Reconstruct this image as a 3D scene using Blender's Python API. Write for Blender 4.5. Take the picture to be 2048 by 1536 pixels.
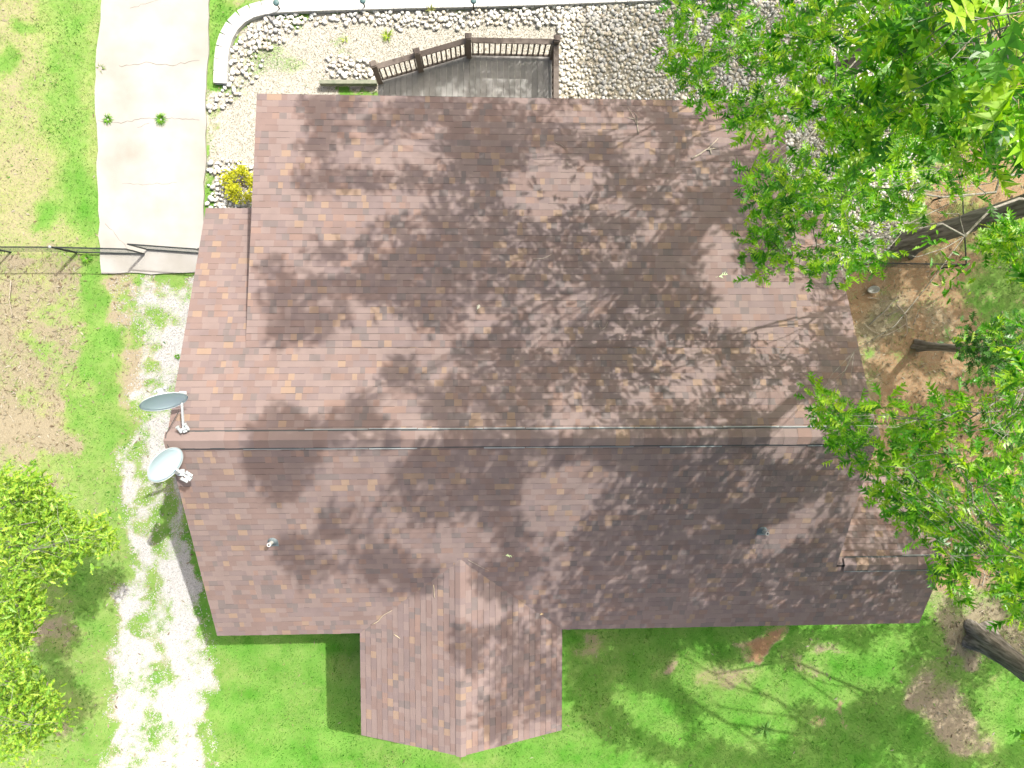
import bpy, bmesh, math, random
import numpy as np
from mathutils import Vector, Matrix

for o in list(bpy.data.objects):
    bpy.data.objects.remove(o)
S = bpy.context.scene
COL = S.collection

# ------------------------------------------------------------------ camera
CAM_H = 19.5                      # drone height over the lawn, metres
FPX, CX, CY, NADX, NADY = 1420.0, 1024.0, 768.0, 960.0, 680.0
_d = np.array([NADX - CX, -(NADY - CY), -FPX]); _d /= np.linalg.norm(_d)
_z = -_d
_x = np.array([1.0, 0, 0]) - _z[0] * _z; _x /= np.linalg.norm(_x)
_y = np.cross(_z, _x)
RC = np.stack([_x, _y, _z], 1)    # camera axes from world axes
cam_data = bpy.data.cameras.new('camera')
cam_data.sensor_width = 36.0
cam_data.lens = 36.0 * FPX / 2048.0
cam_data.clip_start, cam_data.clip_end = 0.1, 2000.0
cam = bpy.data.objects.new('camera', cam_data); COL.objects.link(cam)
mw = Matrix([list(RC[:, 0]), list(RC[:, 1]), list(RC[:, 2])]).to_4x4()
mw.translation = (0, 0, CAM_H)
cam.matrix_world = mw
S.camera = cam

# ------------------------------------------------------------------ sky and sun
SUN = Vector((0.47, 0.50, 1.0))   # towards the sun
sun_el = math.atan2(SUN.z, math.hypot(SUN.x, SUN.y))
sun_az = math.atan2(SUN.x, SUN.y)
w = bpy.data.worlds.new('World'); S.world = w; w.use_nodes = True
nt = w.node_tree
sky = nt.nodes.new('ShaderNodeTexSky'); sky.sky_type = 'NISHITA'; sky.sun_disc = False
sky.sun_elevation = sun_el; sky.sun_rotation = sun_az
sky.air_density = 1.0; sky.dust_density = 10.0; sky.ozone_density = 1.0
nt.links.new(sky.outputs[0], nt.nodes['Background'].inputs[0])
nt.nodes['Background'].inputs[1].default_value = 0.15
sl = bpy.data.lights.new('sun', 'SUN'); sl.energy = 3.7; sl.angle = math.radians(0.48); sl.color = (1.0, 0.955, 0.89)
so = bpy.data.objects.new('sun', sl); COL.objects.link(so)
so.rotation_euler = (-SUN).to_track_quat('-Z', 'Y').to_euler(); so.location = (20, 20, 40)
S.view_settings.view_transform = 'Standard'; S.view_settings.look = 'None'
S.view_settings.gamma = 1.0; S.view_settings.use_curve_mapping = False
S.view_settings.exposure = 1.2
try:
    S.cycles.max_bounces = 6; S.cycles.transparent_max_bounces = 4
except Exception:
    pass

rnd = random.Random(11)
rng = np.random.default_rng(11)

# ------------------------------------------------------------------ helpers
def site(u, v, z=0.0):
    """survey helper: photo measurement (u, v) of a point whose height z is known -> metres"""
    ray = RC.T @ np.array([u - CX, -(v - CY), -FPX])
    t = (z - CAM_H) / ray[2]
    return Vector((ray[0] * t, ray[1] * t, z))
GS = CAM_H / FPX                  # metres per measured unit on the ground

def mesh_np(name, verts, faces, mats=None, idx=None, smooth=False):
    me = bpy.data.meshes.new(name)
    verts = np.asarray(verts, np.float32); faces = np.asarray(faces, np.int32)
    k = faces.shape[1]
    me.vertices.add(len(verts)); me.vertices.foreach_set('co', verts.ravel())
    me.loops.add(faces.size); me.loops.foreach_set('vertex_index', faces.ravel())
    me.polygons.add(len(faces))
    me.polygons.foreach_set('loop_start', np.arange(len(faces), dtype=np.int32) * k)
    try:
        me.polygons.foreach_set('loop_total', np.full(len(faces), k, np.int32))
    except Exception:
        pass
    for m in (mats or []): me.materials.append(m)
    if idx is not None: me.polygons.foreach_set('material_index', np.asarray(idx, np.int32))
    me.polygons.foreach_set('use_smooth', np.full(len(faces), smooth, bool))
    me.update(calc_edges=True); me.validate()
    return me

class MB:
    """collects simple solids; build() links them as ONE mesh object"""
    def __init__(self): self.v = []; self.f = []; self.m = []
    def add(self, vs, fs, m=0):
        b = len(self.v); self.v += [tuple(p) for p in vs]
        self.f += [tuple(i + b for i in f) for f in fs]; self.m += [m] * len(fs)
    def box(self, c, s, rz=0.0, m=0, ax=None):
        c = Vector(c); hx, hy, hz = s[0] / 2, s[1] / 2, s[2] / 2
        M = ax if ax is not None else Matrix.Rotation(rz, 3, 'Z')
        vs = [c + M @ Vector((x * hx, y * hy, z * hz)) for z in (-1, 1) for y in (-1, 1) for x in (-1, 1)]
        self.add(vs, [(0, 2, 3, 1), (4, 5, 7, 6), (0, 1, 5, 4), (2, 6, 7, 3), (0, 4, 6, 2), (1, 3, 7, 5)], m)
    def bar(self, a, b, w, h, m=0):
        a = Vector(a); b = Vector(b); d = (b - a); L = d.length; d.normalize()
        up = Vector((0, 0, 1)) if abs(d.z) < 0.95 else Vector((0, 1, 0))
        s = d.cross(up).normalized(); t = s.cross(d)
        M = Matrix((d, s, t)).transposed()
        self.box((a + b) / 2, (L, w, h), ax=M, m=m)
    def tube(self, pts, rad, n=8, m=0, cap=True):
        pts = [Vector(p) for p in pts]; rings = []
        ref = Vector((0.31, 0.17, 0.94)).normalized()
        for i, p in enumerate(pts):
            d = (pts[min(i + 1, len(pts) - 1)] - pts[max(i - 1, 0)])
            d = d.normalized() if d.length > 1e-9 else Vector((0, 0, 1))
            s = d.cross(ref)
            if s.length < 0.05: s = d.cross(Vector((1, 0, 0)))
            s.normalize(); t = d.cross(s); r = rad[i] if hasattr(rad, '__len__') else rad
            rings.append([p + (s * math.cos(2 * math.pi * k / n) + t * math.sin(2 * math.pi * k / n)) * r for k in range(n)])
        vs = [q for r in rings for q in r]; fs = []
        for i in range(len(pts) - 1):
            for k in range(n):
                a = i * n + k; b = i * n + (k + 1) % n
                fs.append((a, b, b + n, a + n))
        if cap: fs += [tuple(range(n))[::-1], tuple(range((len(pts) - 1) * n, len(pts) * n))]
        self.add(vs, fs, m)
    def prism(self, poly, z0, z1, m=0):
        n = len(poly)
        vs = [(p[0], p[1], z0) for p in poly] + [(p[0], p[1], z1) for p in poly]
        fs = [tuple(range(n))[::-1], tuple(range(n, 2 * n))] + [(i, (i + 1) % n, (i + 1) % n + n, i + n) for i in range(n)]
        self.add(vs, fs, m)
    def build(self, name, mats, parent=None, smooth=False, bevel=0.0):
        me = bpy.data.meshes.new(name)
        me.from_pydata(self.v, [], self.f)
        for mm in (mats if isinstance(mats, (list, tuple)) else [mats]): me.materials.append(mm)
        me.polygons.foreach_set('material_index', self.m)
        if smooth: me.polygons.foreach_set('use_smooth', [True] * len(self.f))
        bm = bmesh.new(); bm.from_mesh(me); bmesh.ops.recalc_face_normals(bm, faces=bm.faces)
        bm.to_mesh(me); bm.free(); me.update()
        o = link(name, me, parent)
        if bevel > 0:
            b = o.modifiers.new('bevel', 'BEVEL'); b.width = bevel; b.segments = 2; b.limit_method = 'ANGLE'
        return o

def link(name, data, parent=None):
    o = bpy.data.objects.new(name, data); COL.objects.link(o)
    if parent is not None: o.parent = parent
    return o
def empty(name, loc=(0, 0, 0)):
    o = link(name, None); o.location = loc; o.empty_display_size = 0.2
    return o
def tag(o, label=None, cat=None, group=None, kind=None):
    for k, v in (('label', label), ('category', cat), ('group', group), ('kind', kind)):
        if v: o[k] = v
    return o
def keep(o, parent):
    """parent without moving (things whose Empty stands away from the origin)"""
    o.parent = parent
    o.matrix_parent_inverse = Matrix.Translation(-parent.location)
    return o

# ------------------------------------------------------------------ materials
def mat(name, base, rough=0.85, noise=None, spec=0.25, bump=0.0, bscale=40.0, metal=0.0, stretch=1.0):
    """base colour, optionally varied between colours by noise = (colour2, scale, detail, lo, hi)"""
    m = bpy.data.materials.new(name); m.use_nodes = True
    t = m.node_tree; b = t.nodes['Principled BSDF']
    b.inputs['Roughness'].default_value = rough; b.inputs['Metallic'].default_value = metal
    b.inputs['Specular IOR Level'].default_value = spec
    b.inputs['Base Color'].default_value = (*base, 1)
    if noise or bump:
        geo = t.nodes.new('ShaderNodeNewGeometry'); tc = t.nodes.new('ShaderNodeMapping'); tc.vector_type = 'POINT'
        tc.inputs['Scale'].default_value = (1, 1, stretch); t.links.new(geo.outputs['Position'], tc.inputs['Vector'])
    if noise:
        c2, sc, det, lo, hi = noise
        n = t.nodes.new('ShaderNodeTexNoise'); n.inputs['Scale'].default_value = sc; n.inputs['Detail'].default_value = det
        t.links.new(tc.outputs['Vector'], n.inputs['Vector'])
        r = t.nodes.new('ShaderNodeValToRGB')
        r.color_ramp.elements[0].position = lo; r.color_ramp.elements[0].color = (*base, 1)
        r.color_ramp.elements[1].position = hi; r.color_ramp.elements[1].color = (*c2, 1)
        t.links.new(n.outputs['Fac'], r.inputs[0]); t.links.new(r.outputs[0], b.inputs['Base Color'])
    if bump:
        n2 = t.nodes.new('ShaderNodeTexNoise'); n2.inputs['Scale'].default_value = bscale; n2.inputs['Detail'].default_value = 4
        t.links.new(tc.outputs['Vector'], n2.inputs['Vector'])
        bu = t.nodes.new('ShaderNodeBump'); bu.inputs['Strength'].default_value = bump; bu.inputs['Distance'].default_value = 0.02
        t.links.new(n2.outputs['Fac'], bu.inputs['Height']); t.links.new(bu.outputs[0], b.inputs['Normal'])
    return m

def island_mat(name, cols, rough=0.8, trans=0.0, tcol=None, spec=0.2):
    """every loose piece of the mesh takes its own tone from the ramp"""
    m = bpy.data.materials.new(name); m.use_nodes = True
    t = m.node_tree; b = t.nodes['Principled BSDF']
    b.inputs['Roughness'].default_value = rough; b.inputs['Specular IOR Level'].default_value = spec
    g = t.nodes.new('ShaderNodeNewGeometry'); r = t.nodes.new('ShaderNodeValToRGB')
    r.color_ramp.interpolation = 'LINEAR'
    el = r.color_ramp.elements
    while len(el) < len(cols): el.new(0.5)
    for i, c in enumerate(cols):
        el[i].position = i / max(1, len(cols) - 1); el[i].color = (*c, 1)
    t.links.new(g.outputs['Random Per Island'], r.inputs[0]); t.links.new(r.outputs[0], b.inputs['Base Color'])
    if trans > 0:
        tr = t.nodes.new('ShaderNodeBsdfTranslucent'); mx = t.nodes.new('ShaderNodeMixShader')
        mul = t.nodes.new('ShaderNodeMixRGB'); mul.blend_type = 'MULTIPLY'; mul.inputs[0].default_value = 1
        mul.inputs[2].default_value = (*(tcol or (1, 1, 1)), 1)
        t.links.new(r.outputs[0], mul.inputs[1]); t.links.new(mul.outputs[0], tr.inputs[0])
        mx.inputs[0].default_value = trans
        t.links.new(b.outputs[0], mx.inputs[1]); t.links.new(tr.outputs[0], mx.inputs[2])
        t.links.new(mx.outputs[0], t.nodes['Material Output'].inputs[0])
    return m

M = {}
tones = [('shingle_mauve', (.166, .128, .118)), ('shingle_brown', (.152, .111, .100)), ('shingle_plum', (.147, .114, .109)),
         ('shingle_charcoal', (.127, .106, .101)), ('shingle_tan', (.198, .143, .108)), ('shingle_russet', (.172, .120, .102))]
TW = [.34, .23, .19, .11, .075, .055]
for n_, c_ in tones:
    M[n_] = mat(n_, c_, .95, (tuple(x * .86 for x in c_), 2.3, 6, .30, .75), spec=.15, bump=.25, bscale=260)
SH = [M[n_] for n_, _ in tones]
M['felt_shadow'] = mat('roof_felt_shadow_line', (.034, .028, .027), .95)  # felt kept near black so the course gaps read as shadow lines
M['fascia'] = mat('fascia', (.11, .085, .075), .7)
M['siding'] = mat('siding', (.42, .38, .33), .7)
M['vent_plastic'] = mat('vent_plastic', (.035, .04, .042), .6)
M['vent_bright'] = mat('vent_edge', (.23, .25, .25), .5)
M['boot'] = mat('boot', (.10, .125, .135), .6)
M['pvc'] = mat('pvc', (.34, .345, .33), .5)
M['pipe_shade'] = mat('pipe_mouth_shade', (.03, .03, .03), .9)  # black that stands in for the shade inside the pipe opening
M['dish'] = mat('dish_paint', (.36, .46, .50), .45, spec=.4)
M['dish_shade_lift'] = mat('dish_paint_shade_lift', (.50, .63, .67), .4, spec=.5)  # lighter than the other dish's paint, to lift this dish's shaded face
M['dish_white'] = mat('dish_white', (.30, .325, .335), .5)
M['concrete'] = mat('concrete', (.262, .258, .243), .9, ((.196, .188, .164), .9, 10, .38, .76), bump=.3, bscale=60)
M['crack'] = mat('crack', (.13, .125, .108), 1)
M['wall_block'] = mat('wall_block', (.35, .355, .345), .9, ((.30, .305, .295), 3.0, 6, .3, .7), bump=.3, bscale=80)
M['board'] = [mat('deck_board_%d' % i, c, .8, (tuple(x * .75 for x in c), 6, 6, .3, .7)) for i, c in enumerate([(.20, .198, .188), (.18, .18, .17), (.215, .212, .20)])]
M['rail'] = mat('deck_rail', (.105, .088, .075), .75, ((.08, .066, .057), 8, 5, .3, .7))
M['timber'] = mat('old_timber', (.17, .175, .135), .9, ((.11, .13, .09), 9, 6, .3, .7), bump=.4, bscale=50)
M['black_steel'] = mat('black_coat', (.022, .026, .026), .5)
M['wire'] = mat('wire', (.030, .040, .036), .5)
M['bark'] = mat('bark', (.085, .078, .066), .95, ((.215, .20, .175), 16, 8, .38, .66), bump=1.0, bscale=26, stretch=.10)
M['branch'] = mat('branch', (.20, .19, .165), .9, ((.11, .10, .085), 14, 5, .35, .7))
M['stick'] = mat('stick', (.30, .265, .21), .9, ((.19, .16, .125), 22, 5, .35, .7))
M['lamp_green'] = mat('lamp_green', (.05, .095, .10), .5)
M['lamp_post'] = mat('lamp_post', (.06, .045, .035), .6)
M['white_plastic'] = mat('white_plastic', (.36, .365, .34), .5, ((.26, .26, .235), 12, 3, .4, .7))

# ------------------------------------------------------------------ noise and zones (world metres)
def fbm(x, y, scale, seed, octaves=3):
    r = np.random.default_rng(seed); o = np.zeros(np.shape(x)); amp = 1.0; tot = 0
    for k in range(octaves):
        f = scale / 2 ** k
        gx = np.asarray(x) / f + 517.3; gy = np.asarray(y) / f + 411.7
        i = np.floor(gx).astype(int); j = np.floor(gy).astype(int)
        a = gx - i; b = gy - j; a = a * a * (3 - 2 * a); b = b * b * (3 - 2 * b)
        T = r.random((256, 256))
        g = lambda p, q: T[p % 256, q % 256]
        o += amp * ((g(i, j) * (1 - a) + g(i + 1, j) * a) * (1 - b) + (g(i, j + 1) * (1 - a) + g(i + 1, j + 1) * a) * b)
        tot += amp; amp *= .55
    return o / tot
def sstep(a, b, x):
    t = np.clip((x - a) / (b - a), 0, 1); return t * t * (3 - 2 * t)
def inpoly(P, x, y):
    ins = np.zeros(np.shape(x), bool); n = len(P)
    for i in range(n):
        x0, y0 = P[i]; x1, y1 = P[(i + 1) % n]
        if y0 == y1: continue
        ins ^= ((y0 > y) != (y1 > y)) & (x < (x1 - x0) * (y - y0) / (y1 - y0) + x0)
    return ins
def polydist(P, x, y):
    """signed distance, positive inside"""
    d = np.full(np.shape(x), 1e9); n = len(P)
    for i in range(n):
        ax, ay = P[i]; bx, by = P[(i + 1) % n]; dx, dy = bx - ax, by - ay
        t = np.clip(((x - ax) * dx + (y - ay) * dy) / (dx * dx + dy * dy + 1e-9), 0, 1)
        d = np.minimum(d, np.hypot(x - ax - t * dx, y - ay - t * dy))
    return np.where(inpoly(P, x, y), d, -d)
def W2(pts): return [tuple(site(u, v))[:2] for u, v in pts]
class Blob:
    def __init__(self, cu, cv, ru, rv, a=0):
        c = site(cu, cv); self.c = (c.x, c.y); self.r = (ru * GS, rv * GS); self.a = math.radians(-a)
    def w(self, x, y):
        X = x - self.c[0]; Y = y - self.c[1]; c, s = math.cos(self.a), math.sin(self.a)
        d = np.hypot((X * c + Y * s) / self.r[0], (-X * s + Y * c) / self.r[1])
        return 1 - sstep(.35, 1.42, d)
class Area:
    def __init__(self, pts, soft=.25): self.P = W2(pts); self.s = soft
    def w(self, x, y): return sstep(-self.s, self.s, polydist(self.P, x, y))

# channels: grass, dry, clay, litter, white gravel, beige gravel
G, DRY, CL, LI, WH, BE = range(6)
RULES = []
def rule(z, s=1.0, **k): RULES.append((z, s, k))
rule(Area([(-700, -500), (205, -500), (205, 505), (-700, 505)], .3), 1, g=.58, dry=.88, li=.12)
for b in [(20, 40, 70, 40), (60, 200, 40, 60), (30, 340, 60, 50), (70, 440, 70, 40)]: rule(Blob(*b), .8, g=.45, dry=1.0, li=.25)
for b in [(125, 30, 62, 55), (150, 120, 50, 70), (128, 225, 62, 80), (150, 330, 45, 75), (168, 430, 38, 75), (42, 55, 34, 26), (8, 130, 24, 22), (100, 440, 40, 25)]: rule(Blob(*b), .8, g=1, dry=.14, li=0)
rule(Area([(-700, 505), (175, 512), (165, 720), (160, 900), (90, 950), (-700, 950)], .3), 1, g=.38, dry=.8, li=.85)
for b in [(40, 520, 45, 12), (60, 850, 90, 50), (30, 930, 60, 40)]: rule(Blob(*b), .8, g=.08, li=.5, dry=1)
for b in [(120, 620, 55, 35), (90, 690, 40, 30), (130, 750, 35, 50)]: rule(Blob(*b), .6, g=.6, dry=.45, li=.5)
rule(Area([(-700, 950), (245, 910), (250, 1560), (-700, 1560)], .4), 1, g=.85, dry=.50, li=.25)
for b in [(95, 1260, 50, 40), (30, 1240, 40, 30), (60, 960, 80, 25), (140, 1460, 30, 20)]: rule(Blob(*b), .8, g=.2, dry=.9, li=.6)
for b in [(200, 1170, 45, 60), (130, 1350, 60, 40), (170, 1250, 40, 50), (200, 1480, 60, 60), (150, 1130, 40, 50)]: rule(Blob(*b), .7, g=1, dry=.22, li=.05)
# southern lawn
rule(Area([(395, 1150), (2500, 1150), (2500, 2200), (395, 2200)], .35), 1, g=1, dry=.13, li=.03)
for b in [(435, 1330, 45, 45), (430, 1480, 40, 60), (950, 1525, 60, 18), (700, 1330, 60, 30)]: rule(Blob(*b), .6, g=.85, dry=.55)
for b in [(560, 1420, 140, 90), (800, 1510, 160, 30)]: rule(Blob(*b), .5, g=1, dry=.30)
# marble chip drive and its weedy strips
rule(Area([(355, 560), (420, 540), (420, 640), (370, 790), (345, 900), (362, 1000), (390, 1090), (410, 1240), (412, 1330), (395, 1450), (425, 1600), (225, 1600), (215, 1400), (225, 1280), (255, 1130), (240, 1000), (245, 860), (255, 700), (240, 560)], .3), 1, g=.36, dry=.4, wh=.72, li=.1)
rule(Area([(225, 540), (262, 540), (262, 700), (255, 860), (232, 900), (225, 740)], .2), .8, g=.2, wh=.15, li=.5, dry=.9)
for b in [(192, 600, 24, 60), (200, 720, 38, 70), (205, 820, 42, 55), (225, 860, 22, 25), (165, 830, 35, 30)]: rule(Blob(*b), .75, g=.95, dry=.22, li=.1, wh=.03)
for b in [(268, 600, 18, 34), (300, 620, 24, 22), (258, 655, 14, 30), (300, 690, 36, 14), (332, 640, 16, 26), (290, 720, 18, 24), (280, 775, 22, 16), (268, 830, 22, 18), (282, 925, 16, 36), (290, 985, 16, 24), (262, 1020, 24, 30), (300, 1075, 30, 26), (298, 1170, 16, 46), (284, 1265, 16, 30), (312, 1310, 18, 46), (335, 1350, 26, 14), (252, 1260, 12, 16), (306, 1440, 20, 26), (235, 1490, 16, 14), (335, 990, 16, 60), (330, 1040, 20, 30)]: rule(Blob(*b), .7, g=.85, dry=.32, wh=.12)
for b in [(345, 1160, 26, 50), (378, 1150, 20, 50), (350, 1245, 22, 40), (270, 1200, 20, 40), (350, 1320, 30, 40), (255, 1300, 22, 60), (270, 1410, 36, 60), (350, 1420, 30, 40), (345, 700, 26, 50), (310, 860, 20, 60)]: rule(Blob(*b), .8, g=.15, wh=.92, dry=.3)
rule(Area([(370, 1000), (388, 1010), (425, 1260), (395, 1270)], .12), .8, g=.85, wh=.12, dry=.1)
# gravel garden north of the house
rule(Area([(412, 190), (430, 178), (452, 165), (460, 100), (480, 55), (520, 30), (620, 22), (1250, 5), (1400, -60), (1900, -60), (1830, 300), (1800, 490), (1600, 560), (700, 420), (415, 415), (411, 300)], .12), 1, g=.03, dry=.3, li=.08, be=1)
for b in [(540, 110, 46, 26), (510, 140, 40, 26), (590, 128, 26, 22), (470, 175, 25, 18), (560, 88, 30, 16), (600, 28, 30, 8), (676, 78, 22, 12), (690, 110, 24, 12), (450, 330, 8, 60)]: rule(Blob(*b), .62, g=.8, dry=.3)
for b in [(424, 330, 9, 60), (421, 390, 10, 30), (430, 180, 18, 16)]: rule(Blob(*b), .9, g=1, dry=.25, be=.1)
rule(Area([(418, -120), (520, -120), (480, 5), (445, 40), (428, 100), (427, 185), (412, 190)], .06), 1, g=1, dry=.16, be=0, li=.03)
rule(Blob(490, -10, 40, 16), .8, g=.4, dry=.9)
rule(Area([(648, 168), (760, 168), (760, 230), (648, 230)], .06), 1, g=.85, dry=.2, be=.1, li=.3)
# east side: clay bank under the oaks
rule(Area([(1600, 560), (1800, 490), (1900, 330), (1960, -200), (2700, -200), (2700, 1180), (1640, 1180)], .4), 1, g=.15, dry=.6, cl=.95, li=.45, be=0)
for b in [(2000, 600, 70, 80), (1975, 480, 50, 40), (2050, 520, 60, 120)]: rule(Blob(*b), .9, g=.85, dry=.25, li=.2, cl=.4)
for b in [(1940, 430, 70, 30), (1880, 500, 60, 22)]: rule(Blob(*b), .8, g=.5, dry=.9, li=.4)
for b in [(1735, 770, 22, 40), (1740, 690, 20, 40), (1800, 600, 40, 30), (1890, 640, 30, 40)]: rule(Blob(*b), .7, g=.45, dry=.35, li=.8)
for b in [(1770, 640, 60, 35)]: rule(Blob(*b), .8, g=.1, li=1, cl=.5)
# worn lawn in the south-east
for b in [(1530, 1285, 66, 26), (1505, 1310, 30, 26)]: rule(Blob(*b), .9, g=.12, dry=.4, cl=.9)
for b in [(1465, 1365, 62, 28), (1180, 1300, 26, 30), (1340, 1335, 18, 26), (1420, 1372, 20, 16)]: rule(Blob(*b), .8, g=.35, dry=.75, cl=.4)
for b in [(1610, 1330, 60, 26), (1660, 1290, 50, 16)]: rule(Blob(*b), .7, g=.4, dry=.6, li=.6, cl=.3)
for b in [(1870, 1370, 60, 55), (1900, 1440, 50, 50), (1930, 1480, 80, 40), (1850, 1400, 40, 40)]: rule(Blob(*b), .75, g=.15, dry=.8, li=.45, cl=.25)
for b in [(1990, 1375, 36, 22), (1618, 1448, 26, 26), (1690, 1430, 22, 18)]: rule(Blob(*b), .7, g=.35, cl=.85)
rule(Area([(1850, 1180), (2400, 1150), (2400, 1330), (1900, 1330)], .5), .75, g=.45, dry=.55, li=.9, cl=.2)
for b in [(1960, 1270, 90, 60)]: rule(Blob(*b), .7, g=.2, li=1)
KEY = {'g': G, 'dry': DRY, 'cl': CL, 'li': LI, 'wh': WH, 'be': BE}
def channels(x, y):
    wx = x + (fbm(x, y, .9, 1) - .5) * 1.0 + (fbm(x, y, .25, 3) - .5) * .45
    wy = y + (fbm(x, y, .9, 2) - .5) * 1.0 + (fbm(x, y, .25, 4) - .5) * .45
    ch = np.zeros((6,) + np.shape(x)); ch[G] = .85; ch[DRY] = .35; ch[LI] = .1
    for z, s, k in RULES:
        ww = z.w(wx, wy) * s
        for kk, v in k.items(): ch[KEY[kk]] += (v - ch[KEY[kk]]) * ww
    # break gravel, bare soil and turf into each other
    nz = (fbm(x, y, .5, 61) - .5) * 1.2 + (fbm(x, y, .13, 62) - .5) * .9
    iw = sstep(.05, .35, ch[WH]); ch[G] = ch[G] + nz * iw * .85; ch[WH] = ch[WH] - nz * iw * .55
    ic = sstep(.08, .4, np.maximum(ch[CL], ch[LI] * .8)) * (1 - ch[BE]); ch[G] = ch[G] + nz * ic * .75
    ch[DRY] = ch[DRY] + (fbm(x, y, .8, 63) - .5) * .5 + (fbm(x, y, .2, 64) - .5) * .3
    return np.clip(ch, 0, 1)

# ------------------------------------------------------------------ the ground sheet
def ground_material():
    m = bpy.data.materials.new('ground_mix'); m.use_nodes = True; t = m.node_tree
    b = t.nodes['Principled BSDF']; b.inputs['Roughness'].default_value = .95; b.inputs['Specular IOR Level'].default_value = .1
    geo = t.nodes.new('ShaderNodeNewGeometry')
    def noise(sc, det=5):
        n = t.nodes.new('ShaderNodeTexNoise'); n.inputs['Scale'].default_value = sc; n.inputs['Detail'].default_value = det
        t.links.new(geo.outputs['Position'], n.inputs['Vector']); return n.outputs['Fac']
    A = t.nodes.new('ShaderNodeAttribute'); A.attribute_name = 'zone_a'
    B = t.nodes.new('ShaderNodeAttribute'); B.attribute_name = 'zone_b'
    sa = t.nodes.new('ShaderNodeSeparateColor'); sb = t.nodes.new('ShaderNodeSeparateColor')
    t.links.new(A.outputs['Color'], sa.inputs[0]); t.links.new(B.outputs['Color'], sb.inputs[0])
    def ramp(fac, c0, c1, lo=.3, hi=.7):
        r = t.nodes.new('ShaderNodeValToRGB'); e = r.color_ramp.elements
        e[0].position, e[1].position = lo, hi; e[0].color = (*c0, 1); e[1].color = (*c1, 1)
        t.links.new(fac, r.inputs[0]); return r.outputs[0]
    def thr(ch, nz, gain=3.0):
        # patchy edge: weight + noise - .5, steepened
        a = t.nodes.new('ShaderNodeMath'); a.operation = 'ADD'; t.links.new(ch, a.inputs[0]); t.links.new(nz, a.inputs[1])
        s = t.nodes.new('ShaderNodeMath'); s.operation = 'MULTIPLY_ADD'; s.use_clamp = True
        t.links.new(a.outputs[0], s.inputs[0]); s.inputs[1].default_value = gain; s.inputs[2].default_value = .5 - gain * 1.0
        return s.outputs[0]
    def mix(f, a, c):
        n = t.nodes.new('ShaderNodeMixRGB'); t.links.new(f, n.inputs[0]); t.links.new(a, n.inputs[1]); t.links.new(c, n.inputs[2]); return n.outputs[0]
    n1, n2, n3, n4 = noise(7), noise(26), noise(70, 3), noise(1.3)
    col = ramp(n2, (.19, .16, .105), (.25, .215, .155))
    col = mix(thr(sa.outputs[2], n2, 1.3), col, ramp(n2, (.185, .098, .046), (.225, .140, .078)))
    col = mix(thr(sb.outputs[0], n2, 1.7), col, ramp(n3, (.12, .102, .062), (.235, .21, .145), .35, .65))
    col = mix(thr(sb.outputs[2], n1, 2.5), col, ramp(n3, (.24, .228, .188), (.33, .32, .285), .35, .65))
    col = mix(thr(sb.outputs[1], n2, 3.2), col, ramp(n3, (.22, .22, .21), (.36, .358, .35), .35, .65))
    green = mix(sa.outputs[1], ramp(n4, (.040, .152, .011), (.098, .215, .036)), ramp(n1, (.150, .195, .052), (.225, .235, .10)))
    col = mix(thr(sa.outputs[0], n2, 2.6), col, green)
    t.links.new(col, b.inputs['Base Color'])
    bu = t.nodes.new('ShaderNodeBump'); bu.inputs['Strength'].default_value = .5; bu.inputs['Distance'].default_value = .03
    t.links.new(n3, bu.inputs['Height']); t.links.new(bu.outputs[0], b.inputs['Normal'])
    return m
M['ground'] = ground_material()
gx = np.concatenate([[-600, -250, -120, -60, -30, -20], np.arange(-16, 18.01, .1), [22, 32, 60, 120, 250, 600]])
gy = np.concatenate([[-600, -250, -120, -60, -30, -18], np.arange(-14, 13.01, .1), [17, 30, 60, 120, 250, 600]])
XX, YY = np.meshgrid(gx, gy)
ch = channels(XX, YY)
ZZ = (fbm(XX, YY, 1.6, 21) - .5) * .05 + (fbm(XX, YY, .4, 22) - .5) * .02
nxg, nyg = len(gx), len(gy)
I = np.arange(nxg * nyg).reshape(nyg, nxg)
gf = np.stack([I[:-1, :-1], I[:-1, 1:], I[1:, 1:], I[1:, :-1]], -1).reshape(-1, 4)
gme = mesh_np('ground', np.stack([XX, YY, ZZ - .03], -1).reshape(-1, 3), gf, [M['ground']], smooth=True)
for nm, k in (('zone_a', (G, DRY, CL)), ('zone_b', (LI, WH, BE))):
    at = gme.attributes.new(nm, 'FLOAT_COLOR', 'POINT')
    c4 = np.ones((nxg * nyg, 4), np.float32)
    for j, kk in enumerate(k): c4[:, j] = ch[kk].ravel()
    at.data.foreach_set('color', c4.ravel())
tag(link('ground', gme), kind='structure')

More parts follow.
